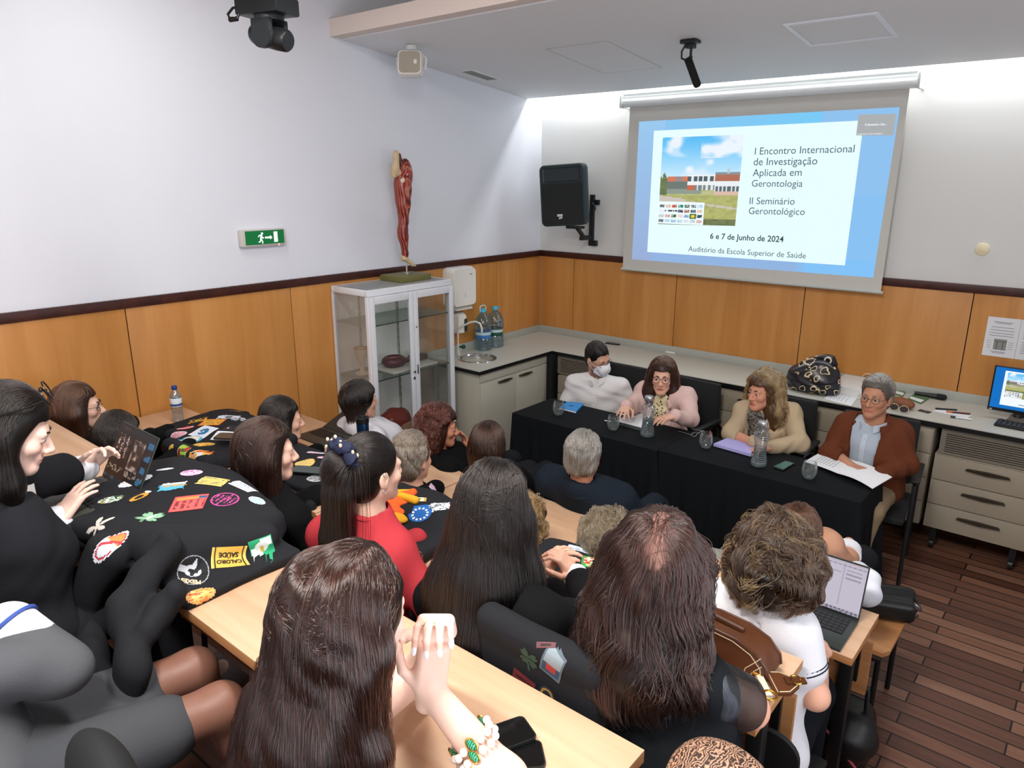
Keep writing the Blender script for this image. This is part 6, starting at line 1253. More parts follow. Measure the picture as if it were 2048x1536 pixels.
g.body('grey-haired man in a navy suit seen from behind', '#c08468', .006); NAVY = fabric('navy_suit', '#1a222c', .8); top(g, NAVY, 'suit_jacket', .03, .02, seed=7, wr=.002, h=.007); g.collar(mat('collar_white', '#dcd9d8', .7), r=.066, gap=.5, hgt=.04); g.collar(NAVY, r=.074, gap=.7, hgt=.028, flare=.02, name='jacket_collar'); trousers(g, NAVY)
short_hair(g, HGR, .065, 3200, .014, .06, -.03, -.09, seed=9, rag=.003, label='thick grey hair'); seat(g, 0, 'stacking chair under the man in the navy suit', False)
g = rowp(1592, 1062, -2.66, look(.35, .9, -.15), -2.45, nbo=(.03, .02)); g.shR = at(1652, 1090, y=-2.62); g.elR = at(1690, 1140, y=-2.5); g.wrR = g.elR+np.array([-.05, .22, .03]); g.torso(); g.body('woman in a peach blouse half hidden behind the curly-haired woman', '#d09a80', .008, eyes=False)
top(g, fabric('peach_blouse', '#b98a70', .75), 'blouse', .016, seed=8, wr=.003, fore=.6); trousers(g); m = MB(); a, b = g.elR+(g.wrR-g.elR)*.5, g.elR+(g.wrR-g.elR)*.75; m.cyl(a, b, .062, .06); m.build('cuff', mat('cuff_white', '#e2e4ea', .7), g.o, g.off)
long_hair(g, HBR, .34, 2000, [[(0, .05, .03, .09), (.03, .06, .14, .08), (.07, .03, .22, .06)]], wid=1.2, seed=8, wave=.006); seat(g, 0, 'stacking chair under the woman in the peach blouse', False, dy=-.02)
# ---- the first desk row --------------------------------------------------------
def desk_person(px, py, y, lk, fz, lab, hairf, topf, skin='#e0b098', h=.008, eyes=True, pz=None, face=(.1, 1), pel_y=None, chair=True, **kw):
    g = rowp(px, py, y, lk, y-.06 if pel_y is None else pel_y, fz+.56 if pz is None else pz, face=face, **kw)
    for n, s in (('L', -1), ('R', 1)):
        if 'el'+n not in kw: setattr(g, 'el'+n, getattr(g, 'sh'+n)+g.r*.05*s+.1*g.f-.24*Z)
        if 'wr'+n not in kw: setattr(g, 'wr'+n, getattr(g, 'el'+n)+.2*g.f-.0*Z-g.r*.06*s); getattr(g, 'wr'+n)[2] = max(getattr(g, 'wr'+n)[2], fz+.80); getattr(g, 'el'+n)[2] = max(getattr(g, 'el'+n)[2], fz+.72)
    g.torso(); g.fz = fz
    return g
g = desk_person(566, 838, -3.6, look(.85, .4, -.1), 0, '', None, None); g.add_hand('R', look(.2, .9, -.1), Z, -1); g.body('dark-haired young woman on the front desk row beside the wooden wall', '#e2b39c', .007); top(g, FBK, 'jacket', .016, seed=9); trousers(g)
long_hair(g, HB, .42, 2600, [[(0, .05, .03, .085), (0, .08, .2, .075), (0, .09, .36, .06)], [(.07, -.01, .04, .035), (.085, -.02, .2, .03)]], seed=9, label='long dark hair', low=-.03); seat(g, 0, 'stacking chair under the dark-haired young woman')
g = desk_person(825, 914, -3.53, look(.5, .82, -.08), 0, '', None, None, fem=False); g.body('man with short greying blond hair and a pink collar on the front desk row', '#d9a58c', .006); top(g, FBK, 'jumper', .016, .01, seed=10); g.collar(mat('collar_pink', '#d8b4d0', .7), r=.07, gap=.5, hgt=.045, flare=.03, fall=.04); trousers(g)
short_hair(g, HGB, .05, 3600, .012, .062, -.02, -.1, seed=10, rag=.004, label='short greying blond hair', flow=lambda lp: np.stack([lp[:, 0]*2, -.4-lp[:, 1]*2, -.4+.9*(lp[:, 2] > .08)], 1)); seat(g, 0, 'stacking chair under the man with the pink collar')
g = desk_person(1046, 1052, -3.52, look(.5, .85, -.1), 0, '', None, None); g.body('person with tousled blond hair half hidden by the long black hair', '#d9a58c', .008, eyes=False); top(g, fabric('cream_shirt', '#c9b08c', .75), 'shirt', .016, .03, seed=11); trousers(g)
short_hair(g, HBL, .09, 2200, .028, .05, -.05, -.1, wave=.01, rag=.006, seed=11, label='tousled blond hair', layer=(.0005, .016)); seat(g, 0, 'stacking chair under the person with tousled blond hair')
g = desk_person(1218, 1092, -3.54, look(.4, .9, -.15), 0, '', None, None); g.body('person with ash-blond wavy hair half hidden beside the auburn crown', '#d9a58c', .008, eyes=False); top(g, FBK, 'jumper', .014, seed=12); trousers(g)
short_hair(g, hair_mats('ash', '#3a3024', '#8a7a60', .3), .13, 2600, .028, .05, -.06, -.12, wave=.01, rag=.005, seed=12, label='ash-blond wavy hair', layer=(.0005, .014)); seat(g, 0, 'stacking chair under the person with ash-blond hair')
# curly hair, white polo
g = desk_person(1548, 1120, -3.58, look(.35, .92, -.3), 0, '', None, None, face=(-.05, 1)); g.shL, g.shR = at(1452, 1205, y=-3.6), at(1588, 1262, y=-3.6); g.elR = at(1630, 1392, y=-3.6); g.wrR = at(1640, 1300, y=-3.3); g.wrR[2] = .785; g.elL = g.shL+np.array([-.05, .12, -.24]); g.wrL = np.array([3.62, -3.2, .785]); g.torso()
g.add_hand('R', look(-.2, .95, -.05), Z, -1, curl=.25); g.add_hand('L', look(.0, .95, -.05), Z, 1, curl=.25); g.body('woman with curly highlighted hair and a white polo shirt at the bright laptop', '#d9a58c', .006, eyes=False)
POLO = fabric('white_polo', '#dddde2', .75); fn = Un(.035, g.torso(.014, .02), g.arms(.024, 0, up=.52)); fn = Sub(Wr(fn, .003, 40, 13), g.neckcut(), .006); fn = Sub(fn, Cn(g.nb-.08*g.f+.005*Z, g.nb-.1*g.f-.07*Z, .007, .009), .003); g.wear('polo_shirt', fn, POLO, .006)
st = mat('stripe_navy', '#1a2036', .7); m = MB(); a = g.shR; d_ = g.elR-g.shR; r_ = lambda t: .05+g.fem*0-.01*t*.62+.0245
for t_ in (.5, .55): m.cyl(a+d_*t_, a+d_*(t_+.022), .0715, .0705, 28)
m.build('sleeve_stripe', st, g.o, g.off); m = MB(); n_ = 28
up = unit(g.H.w(0, -.03, -.05)-g.nb); m.tube([g.nb+up*.012+.066*(g.r*math.sin(a_)+g.f*math.cos(a_)*1.05)-.012*Z*math.cos(a_) for a_ in [2*math.pi*i/n_ for i in range(n_)]], .006, 8, True); m.build('neck_band', POLO, g.o, g.off); m = MB(); m.tube([g.nb+up*.005+.073*(g.r*math.sin(a_)+g.f*math.cos(a_)*1.05)-.012*Z*math.cos(a_) for a_ in [2*math.pi*i/n_ for i in range(n_)]], .0025, 6, True); m.build('neck_stripe', st, g.o, g.off)
trousers(g, fabric('navy_trousers', '#14171d'))
fn = Un(.05, cap(g.H, .03, .05, -.08, nape=-.15), El(g.H.w(0, -.05, -.02), (.125, .1, .12), g.H.R)); fn = Wr(fn, .008, 70, 14); mass(g, fn, HCU, .006, 'chin-length curly brown hair with blond highlights')
strands(g, fn, hair_mats('curl_blond', '#4a3220', '#8a683f', .3), 420, .27, 30, lambda lp: np.stack([(lp[:, 0]-.01)*9, -.3-lp[:, 1]*5, .2+0*lp[:, 0]], 1), .75, .5, .7, (.006, .02), .0009, .9, 60, .02, 2.4, 15, zcut=g.H.c[2]-.17, zrag=.03)
strands(g, fn, HCU, 6500, .27, 30, lambda lp: np.stack([(lp[:, 0]-.01)*9, -.3-lp[:, 1]*5, .2+0*lp[:, 0]], 1), .75, .5, .7, (.0005, .02), .0009, .95, 90, .02, 2.4, 14, zcut=g.H.c[2]-.17, zrag=.03)
seat(g, 0, 'stacking chair under the woman in the white polo shirt', dy=.02)
# ---- the second desk row ---------------------------------------------------------
T1 = .25; UNI = fabric('uniform_black', '#101113', .85, .3, 300)
g = desk_person(158, 812, -4.4, look(.9, .4, -.05), T1, '', None, None); g.body('young woman with straight brown hair and glasses by the wooden wall', '#e2b8a4', .007); top(g, UNI, 'jacket', .016, seed=14); trousers(g); g.glasses(mat('rim_black', '#101010', .3), .024, .021)
long_hair(g, HBR, .42, 3400, [[(0, .05, .03, .09), (0, .075, .2, .085), (0, .08, .36, .07)], [(.07, -.01, .04, .04), (.085, -.01, .2, .035)]], seed=15, label='long straight brown hair', wid=1.25); seat(g, T1, 'stacking chair under the young woman with glasses')
g = desk_person(240, 872, -4.34, look(.2, .95, -.2), T1, '', None, None); g.body('young woman with smooth black hair partly behind the tablet computer', '#e2b8a4', .008, eyes=False); top(g, UNI, 'jacket', .016, seed=15); trousers(g)
long_hair(g, HB, .4, 3000, [[(0, .05, .03, .095), (0, .08, .2, .085), (0, .085, .34, .06)]], seed=16, label='smooth black hair', wid=1.2); seat(g, T1, 'stacking chair under the young woman with smooth black hair')
g = desk_person(535, 900, -4.3, look(.86, .42, -.12), T1, '', None, None); g.body('young woman with long shiny brown hair in profile on the second desk row', '#e6bca8', .006); top(g, UNI, 'jacket', .017, seed=16); trousers(g)
long_hair(g, HDB, .52, 5200, [[(0, .05, .03, .088), (0, .085, .2, .08), (.02, .1, .36, .075), (.04, .1, .48, .05)], [(.065, -.005, .03, .042), (.085, -.0, .18, .04)]], seed=17, label='long shiny brown hair', wid=1.3, clump=.4); seat(g, T1, 'stacking chair under the young woman with long shiny brown hair')
# red top, ponytail
g = desk_person(745, 938, -4.3, look(.66, .72, -.05), T1, '', None, None, up=Z+.05*CR); g.shL, g.shR = at(655, 1068, y=-4.34), at(788, 1112, y=-4.3); g.torso(); g.add_hand('R', look(.1, .9, -.1), Z, -1); g.body('young woman in a red top with a high black ponytail', '#e6bca8', .005)
top(g, fabric('red_top', '#b83a42', .75), 'top', .016, seed=17, wr=.0025, wk=40, h=.006); m = MB(); up = unit(g.H.w(0, -.03, -.05)-g.nb); m.tube([g.nb+up*.03+.063*(g.r*math.sin(a_)+g.f*math.cos(a_)*1.08)-.016*Z*math.cos(a_)+.008*g.f for a_ in [2*math.pi*i/32 for i in range(32)]], .009, 8, True); m.build('neck_band', fabric('red_top', '#b83a42', .75), g.o, g.off); trousers(g); tie = g.H.w(-.01, -.088, .075)
fn = cap(g.H, .007, .05, -.055, nape=-.1); bk = -unit(g.H.R[1]*np.array([1, 1, 0])); pt = [tie, tie+bk*.04-Z*.02, tie+bk*.045-Z*.12, tie+bk*.04-Z*.28-CR*.02, tie+bk*.03-Z*.44-CR*.04]; pr_ = [.03, .036, .04, .044, .03]
tail = Un(.02, *[Cn(a, b, r1, r2, CR, .9) for a, b, r1, r2 in zip(pt, pt[1:], pr_, pr_[1:])]); full = sm_(fn, tail, .012); mass(g, Wr(full, .0012, 60, 2), HB, .005, 'black hair tied in a high ponytail')
tl_ = g.H.loc(tie[None])[0]; strands(g, fn, HB, 4200, .13, 14, lambda lp: (tl_-lp)*8, 0.0, .9, .9, (.0003, .003), .0006, .25, 200, 0, 1, 18, jit=.08, keep=lambda d: d[:, 2] > -.2)
rr = rng.normal(size=(1700, 3)); rr /= np.linalg.norm(rr, axis=1)[:, None]; strands(g, tail, HB, 1700, .6, 26, lambda lp: np.tile([-.15, -.9, .3], (len(lp), 1)), .9, .8, .7, (.0003, .008), .0007, .35, 120, 0, 1, 19, roots=tie+rr*.03+bk*.02, zcut=tie[2]-.53, zrag=.05)
m = MB(); nn = 40; u_, v_, w_ = basis(unit(pt[1]-pt[0])); pp = [tie+bk*.018+(u_*math.cos(a)+v_*math.sin(a))*(.045+.006*math.sin(9*a))+w_*.008*math.sin(7*a) for a in [2*math.pi*i/nn for i in range(nn)]]; m.tube(pp, [.02+.005*math.sin(11*i*2*math.pi/nn) for i in range(nn)], 10, True); m.build('scrunchie', mat('scrunchie_navy', '#1c2440', .8), g.hair, g.off)
m = MB(); r2 = random.Random(4)
for i in range(0, nn, 2): d_ = unit(pp[i]-tie-bk*.018); m.ell(pp[i]+unit(d_*r2.uniform(.2, 1)+bk*r2.uniform(-.3, .8)+Z*r2.uniform(.0, .6))*.021, (.006, .005, .007), 8, 6)
m.build('scrunchie_pattern', mat('scrunchie_cream', '#d9c6a8', .8), g.hair, g.off)
m = MB()
for dz, r_ in ((.012, .006), (-.048, .008)): m.tube([g.H.w(.088, -.018+r_*math.cos(a), dz+r_*math.sin(a)) for a in [2*math.pi*i/14 for i in range(14)]], .0012, 6, True)
m.build('earring', mat('silver', '#d9d9d9', .2, 1), g.o, g.off); seat(g, T1, 'stacking chair under the young woman in the red top')
# long black hair, clasped hands
g = desk_person(990, 1010, -4.34, look(.35, .92, -.15), T1, '', None, None, face=(.15, 1)); g.shL, g.shR = at(880, 1200, y=-4.38), at(1078, 1245, y=-4.36); g.elL, g.elR = at(1010, 1200, y=-4.05), at(1205, 1240, y=-4.13); g.wrL, g.wrR = at(1083, 1133, y=-3.93), at(1150, 1150, y=-3.93); g.torso()
g.add_hand('L', unit(at(1128, 1100, y=-3.9)-g.wrL), look(-.2, -.3, .9), 1, curl=(.35, .4, .5, .5)); g.add_hand('R', unit(at(1118, 1118, y=-3.96)-g.wrR)+.2*Z, look(.7, -.2, .7), -1, curl=(.5, .6, .6, .7))
g.body('young woman with very long black hair resting clasped hands on the desk', '#dba890', .005, eyes=False); top(g, UNI, 'jacket', .02, .01, seed=18, fore=.8); trousers(g)
for n_ in 'LR':
    e_, w_ = getattr(g, 'el'+n_), getattr(g, 'wr'+n_); m = MB(); m.cyl(e_+(w_-e_)*.76, e_+(w_-e_)*.98, .046, .043, 24); m.build('shirt_cuff', mat('cuff_white', '#e2e4ea', .7), g.o, g.off)
long_hair(g, HB, .66, 8000, [[(0, .045, .02, .09), (0, .1, .2, .088), (.0, .14, .36, .1), (.0, .15, .54, .1)], [(.07, .0, .03, .04), (.09, .01, .2, .05), (.09, .06, .4, .06)], [(-.07, .02, .06, .05), (-.11, .06, .26, .07), (-.1, .1, .45, .08)]], wid=1.4, seed=20, label='very long straight black hair', clump=.4, nc=260, steps=30, rad=.0008, low=-.04, layer=(.0005, .012)); seat(g, T1, 'stacking chair under the young woman with very long black hair')
# auburn crown, black top, sheer sleeves
g = desk_person(1312, 1135, -4.32, look(.3, .9, -.42), T1, '', None, None, face=(-.15, 1)); g.shL, g.shR = at(1190, 1300, y=-4.36), at(1400, 1365, y=-4.34); g.elR = at(1500, 1418, y=-4.2); g.wrR = at(1420, 1330, y=-3.98); g.wrR[2] = 1.03; g.elL = g.shL+np.array([-.06, .14, -.2]); g.wrL = g.elL+np.array([.12, .2, .06]); g.torso()
g.add_hand('R', look(-.8, .5, 0), Z, -1, curl=.4); g.body('woman with wavy maroon-brown hair thin at the crown and sheer black sleeves', '#d9a288', .006, eyes=False)
TOPB = fabric('black_top', '#16191c', .75); fn = Sub(Wr(Un(.035, g.torso(.014, .07), g.arms(.006, 0, up=.3)), .003, 35, 20), g.neckcut(), .006); g.wear('top', fn, TOPB, .007)
k = NT('sheer_sleeve'); nz = k.n('ShaderNodeTexNoise', Scale=9.0, Detail=3.0, Distortion=1.5); k.l(k.coords(), nz.inputs['Vector']); k.l(k.ramp(nz.outputs['Fac'], [(.45, '#101216'), (.6, '#3c424c'), (.7, '#14171b')]), k.b.inputs['Base Color']); k.b.inputs['Roughness'].default_value = .5
rp = k.n('ShaderNodeMapRange'); rp.inputs[1].default_value = .4; rp.inputs[2].default_value = .6; rp.inputs[3].default_value = .72; rp.inputs[4].default_value = .95; k.l(nz.outputs['Fac'], rp.inputs[0]); k.l(rp.outputs[0], k.b.inputs['Alpha'])
[g.wear('sheer_sleeve', Wr(Cn(a+(b-a)*.02, a+(b-a)*.72, .072, .072), .004, 45, 3), k.m, .007) for a, b in ((g.shL, g.elL), (g.shR, g.elR))]; trousers(g)
fn = Un(.05, cap(g.H, .02, .045, -.06, nape=-.11), Cn(g.H.w(0, -.05, 0), g.H.c-.12*g.f-.2*Z, .1, .1, g.f, 1.25), Cn(g.H.c-.12*g.f-.2*Z, g.H.c-.13*g.f-.25*Z, .095, .08, g.f, 1.35), *[Cn(g.H.w(s*.05, -.02, 0), g.H.c+g.r*s*.10-.08*g.f-.22*Z, .06, .06) for s in (-1, 1)]); fn = Wr(fn, .008, 50, 21); mass(g, fn, HMA, .007, 'long wavy maroon-brown hair')
lc = unit(g.H.loc(CAMP[None])[0]); er = lambda d: d/np.sqrt(((d/np.array([.097, .118, .109]))**2).sum())+np.array([0, -.02, .034]); p1, p2 = er(unit(lc+np.array([-.04, 0, -.12]))), er(unit(lc+np.array([-.02, .55, .85]))); pm = (p1+p2)/2
rk = np.random.default_rng(8); ax_ = (p2-p1)/np.linalg.norm(p2-p1)
def near_part(d): q = d*np.array([.097, .118, .109])+np.array([0, -.02, .034])-p1; t = np.clip(q@ax_, 0, np.linalg.norm(p2-p1)); return np.linalg.norm(q-t[:, None]*ax_, axis=1)
def part_flow(lp): q = lp-p1; t = np.clip(q@ax_, 0, np.linalg.norm(p2-p1)); v = q-t[:, None]*ax_; return v*14+np.array([0, -.1, 0])
strands(g, fn, HMA, 8500, .46, 32, part_flow, .55, .7, .8, (.0005, .015), .0008, .5, 170, .017, 2.6, 21, zcut=g.H.c[2]-.28, zrag=.05, keep=lambda d: (near_part(d) > .04) | (rk.random(len(d)) < .55))
strands(g, fn, hair_mats('crown', '#3a221c', '#6a453a', .3), 1500, .13, 12, part_flow, .3, .7, .8, (.0008, .004), .0006, .3, 120, 0, 2, 22, keep=lambda d: near_part(d) < .05)
sc_ = Int(Off(fn, .0012), Cn(g.H.w(*p1), g.H.w(*p2), .029, .021), .002); g.wear('scalp', sc_, mat('scalp_skin', '#7d5c54', .6), .004, 'thin pinkish crown', lo=g.H.c-.2, hi=g.H.c+.25)
seat(g, T1, 'stacking chair under the woman with the sheer sleeves')
# ---- the back row ------------------------------------------------------------------
T2 = .48
g = desk_person(700, 1235, -5.06, look(.62, .78, -.1), T2, '', None, None, face=(.2, 1), drop=.24, nbo=(-.05, .03)); g.shL = g.nb-g.r*.12-.09*Z; g.shR = g.nb+g.r*.13-.09*Z; g.elR = at(1010, 1560, z=1.275); g.wrR = at(858, 1378, y=-4.90); g.elL = g.elR+np.array([-.34, .08, .02]); dL = unit(Z*.62-CF*.5); g.wrL = at(872, 1240, y=-4.885)-.085*dL; g.torso()
g.k17 = 1; dR = unit(at(872, 1268, y=-4.90)-g.wrR)
hR = g.add_hand('R', dR+.2*CF, look(.5, -.7, .3), -1, curl=(.75, .85, .8, .7), spread=.1); hL = g.add_hand('L', dL, Z*.65+CF*.7, 1, curl=(.62, .66, .62, .52), spread=.12)
g.body('woman in the foreground with glossy dark brown hair and white nails', '#eec8b6', .004, lips='#b5625a')
nl = mat('nail_white', '#eef0f4', .15, coat=1); m = MB()
for hf in (hR, hL):
    for p, d_, nn_ in hf.nails: M_ = np.stack([np.cross(d_, nn_), d_, nn_]); m.ell(p+d_*.002+nn_*.0045, (.0052, .0095, .0022), 12, 8, M_.T)
m.build('fingernails', nl, g.o, g.off); top(g, fabric('white_tee', '#d9d6d2', .8), 'top', .012, seed=22, fore=0, upper=.5); trousers(g)
e_, w_ = g.elR, g.wrR; ax_ = unit(w_-e_); u_, v_, _w = basis(ax_); pc = e_+(w_-e_)*.36; m = MB(); st_ = []; m3 = MB()
for row, off_ in ((0, 0), (1, .019)):
    for i in range(14):
        a = 2*math.pi*(i+.5*row)/14; q = pc+ax_*(off_+.004*math.sin(3*a))+(u_*math.cos(a)+v_*math.sin(a))*.0455
        if i % 5 == 1: M_ = np.stack([np.cross(ax_, unit(q-pc-ax_*off_)), ax_, unit(q-pc-ax_*off_)]); m2 = MB(); m2.ell(q, (.007, .0125, .005), 12, 8, M_.T); st_.append(m2); m3.tube([q+M_[0]*.0085*math.cos(b)+M_[1]*.014*math.sin(b) for b in [2*math.pi*j/14 for j in range(14)]], .0015, 6, True)
        else: m.ell(q, (.0082, .0082, .0082), 12, 8)
br_ = m.build('bracelet', mat('pearl', '#efe4dc', .25, coat=.6), g.o, g.off); k = NT('malachite'); wv = k.n('ShaderNodeTexWave', Scale=90.0, Distortion=3.0); k.l(k.coords(), wv.inputs['Vector']); k.l(k.ramp(wv.outputs['Fac'], [(.2, '#0c5a3c'), (.6, '#1f8a60'), (.9, '#4ab488')]), k.b.inputs['Base Color']); k.b.inputs['Roughness'].default_value = .15
[q.build('green_stone', k.m, br_, g.off) for q in st_]; m3.build('gold_setting', GOLD, br_, g.off); m = MB(); m.tube([hR.tips[1]*.5+g.wrR*.5+.0*Z+.011*(CR*math.cos(a)+Z*math.sin(a)) for a in [2*math.pi*i/16 for i in range(16)]], .0014, 6, True) if 0 else None
long_hair(g, HSH, .62, 16000, [[(0, .05, .03, .1), (-.01, .1, .18, .108), (-.03, .14, .34, .112), (-.05, .15, .5, .11)], [(.06, .03, .04, .045), (.06, .05, .2, .05), (.04, .1, .4, .06)], [(-.07, .02, .06, .05), (-.12, .07, .24, .08), (-.16, .12, .42, .09)]], wid=1.35, seed=23, capg=.017, label='long glossy dark brown hair', clump=.45, nc=420, steps=34, rad=.00055, h=.005, low=-.045, layer=(.0005, .009), wave=.002, wfreq=1.6, keep=lambda d: ~((d[:, 0] > .1) & (d[:, 1] > .0) & (d[:, 2] < .75))); seat(g, T2, 'stacking chair under the woman in the foreground')
# profile with the tablet
g = desk_person(22, 858, -5.13, look(.8, .42, -.42), T2, '', None, None, face=(-.2, 1), nbo=(-.03, -.03)); g.shR, g.shL = at(-20, 1010, y=-5.2), at(-60, 985, y=-5.1); g.elR = at(28, 1130, y=-5.08); g.wrR = at(118, 1040, y=-5.02); g.elL = at(60, 960, y=-5.05); g.wrL = at(168, 938, y=-4.86); g.torso()
g.add_hand('R', unit(at(165, 975, y=-4.93)-g.wrR), look(-.1, -.3, .95), -1, curl=.2, spread=.25); g.add_hand('L', unit(at(222, 888, y=-4.78)-g.wrL), look(-.55, .5, .4), 1, curl=(.5, .4, .4, .4), thumb=.1)
g.body('young woman in profile with black jacket and white cuffs at the tablet computer', '#eec9ba', .004, lips='#c07a74'); JK = fabric('jacket_charcoal', '#222327', .85, .3, 300); top(g, JK, 'jacket', .022, .01, seed=24, fore=.56, ge=.014); trousers(g, JK)
for n_, t0, t1 in (('R', .5, .97), ('L', .5, .98)): e_, w_ = getattr(g, 'el'+n_), getattr(g, 'wr'+n_); g.wear('shirt_cuff', Wr(Cn(e_+(w_-e_)*t0, e_+(w_-e_)*t1, .054, .05), .003, 80, 4), mat('cuff_white', '#dfe2ee', .7), .006)
g.collar(mat('collar_white', '#dcd9d8', .7), r=.066, gap=.45)
fn = long_hair(g, HB, .36, 6500, [[(0, .05, .02, .088), (0, .08, .14, .075), (0, .07, .26, .05)], [(.072, .005, .02, .028), (.078, .01, .14, .03), (.07, .02, .24, .02)]], seed=25, label='shoulder-length black hair', wid=1.2, low=-.03, side=.02, front=.052, clump=.3, rad=.0006, flow=lambda lp: np.stack([lp[:, 0]*9, -.8+0*lp[:, 0], .1+0*lp[:, 0]], 1)); m = MB()
m.tube([g.H.w(.064, .05, .12), g.H.w(.09, .01, .09), g.H.w(.098, -.04, .06)], .003, 8); m.tube([g.H.w(-.064, .05, .12), g.H.w(-.09, .01, .09), g.H.w(-.098, -.04, .06)], .003, 8); m.tube([g.H.w(-.008, .055, .13), g.H.w(0, .056, .133), g.H.w(.008, .055, .13)], .003, 8)
for s in (-1, 1): m.tube([g.H.w(s*.035+.028*math.cos(a), .052+.022*math.sin(a), .128-.02*math.sin(a)) for a in [2*math.pi*i/14 for i in range(14)]], .0022, 6, True)
m.build('raised_glasses', mat('rim_black', '#101010', .3), g.o, g.off); seat(g, T2, 'stacking chair under the young woman at the tablet computer')
# grey sleeve, skirt and bare knees at the left edge
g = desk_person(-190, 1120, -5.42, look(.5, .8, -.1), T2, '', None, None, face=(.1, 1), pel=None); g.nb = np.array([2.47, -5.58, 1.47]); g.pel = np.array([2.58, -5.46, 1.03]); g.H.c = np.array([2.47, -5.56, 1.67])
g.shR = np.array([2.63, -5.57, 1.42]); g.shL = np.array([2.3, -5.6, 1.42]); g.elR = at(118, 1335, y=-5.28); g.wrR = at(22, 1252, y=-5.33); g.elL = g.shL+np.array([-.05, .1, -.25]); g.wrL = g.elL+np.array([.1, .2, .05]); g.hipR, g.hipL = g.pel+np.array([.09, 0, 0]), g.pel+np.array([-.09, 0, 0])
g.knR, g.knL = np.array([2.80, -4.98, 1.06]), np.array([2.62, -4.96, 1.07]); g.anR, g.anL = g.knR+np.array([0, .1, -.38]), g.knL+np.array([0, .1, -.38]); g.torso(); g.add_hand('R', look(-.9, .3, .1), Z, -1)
g.body('person in a grey jacket and dark skirt with bare knees under the desk', '#b98a78', .007, eyes=False); g.wear('shaded_tights', Un(.03, g.legs(.0015), g.feet(.0015)), mat('tights_brown_shaded', '#7d5647', .5), .008); GJ = fabric('jacket_grey', '#55575b', .8, .3, 300); top(g, GJ, 'jacket', .024, .03, seed=26, wr=.004, wk=35)  # brown tights, their tone also darkened for the shade under the desk
g.wear('skirt', Wr(Un(.05, Cn(g.hipR, g.hipR+(g.knR-g.hipR)*.72, .115, .085), Cn(g.hipL, g.hipL+(g.knL-g.hipL)*.72, .115, .085), El(g.pel, (.2, .17, .14), g.M)), .003, 35, 4), fabric('skirt_grey', '#45474b', .85, .3, 300), .008)
g.wear('shirt_cuff', Wr(Cn(g.elR+(g.wrR-g.elR)*.55, g.wrR, .062, .058), .002, 60, 2), mat('cuff_white', '#dfe2ee', .7), .006); m = MB(); m.cyl(g.elR+(g.wrR-g.elR)*.95, g.wrR, .064, .064, 28); m.build('cuff_edge', mat('cuff_blue', '#2f4a9a', .7), g.o, g.off)
long_hair(g, HDB, .3, 900, [[(0, .05, .03, .088), (0, .08, .2, .075)]], seed=27, h=.01); seat(g, T2, 'stacking chair under the person in the grey jacket')

p = at(205, 1545, y=-5.33); t = thing('padded_chair', 'dark padded chair back rising at the lower edge beside the grey skirt', 'chair', (p[0], p[1], T2)); zz = p[2]-T2
solid('backrest', El((0, 0, zz-.02), (.13, .055, .10)), (-.3, -.2, zz-.3), (.3, .2, zz+.2), .006, CHF, t); m = MB(); m.box((-.16, .0, .40), (.16, .3, .44), .015); m.build('seat', CHF, t); m = MB(); m.cyl((0, .14, 0), (0, .14, .4), .02); m.tube([(0, .14, .38), (0, -.03, .4), (0, .0, zz-.08)], .014, 8); m.build('leg', BLACKM, t)
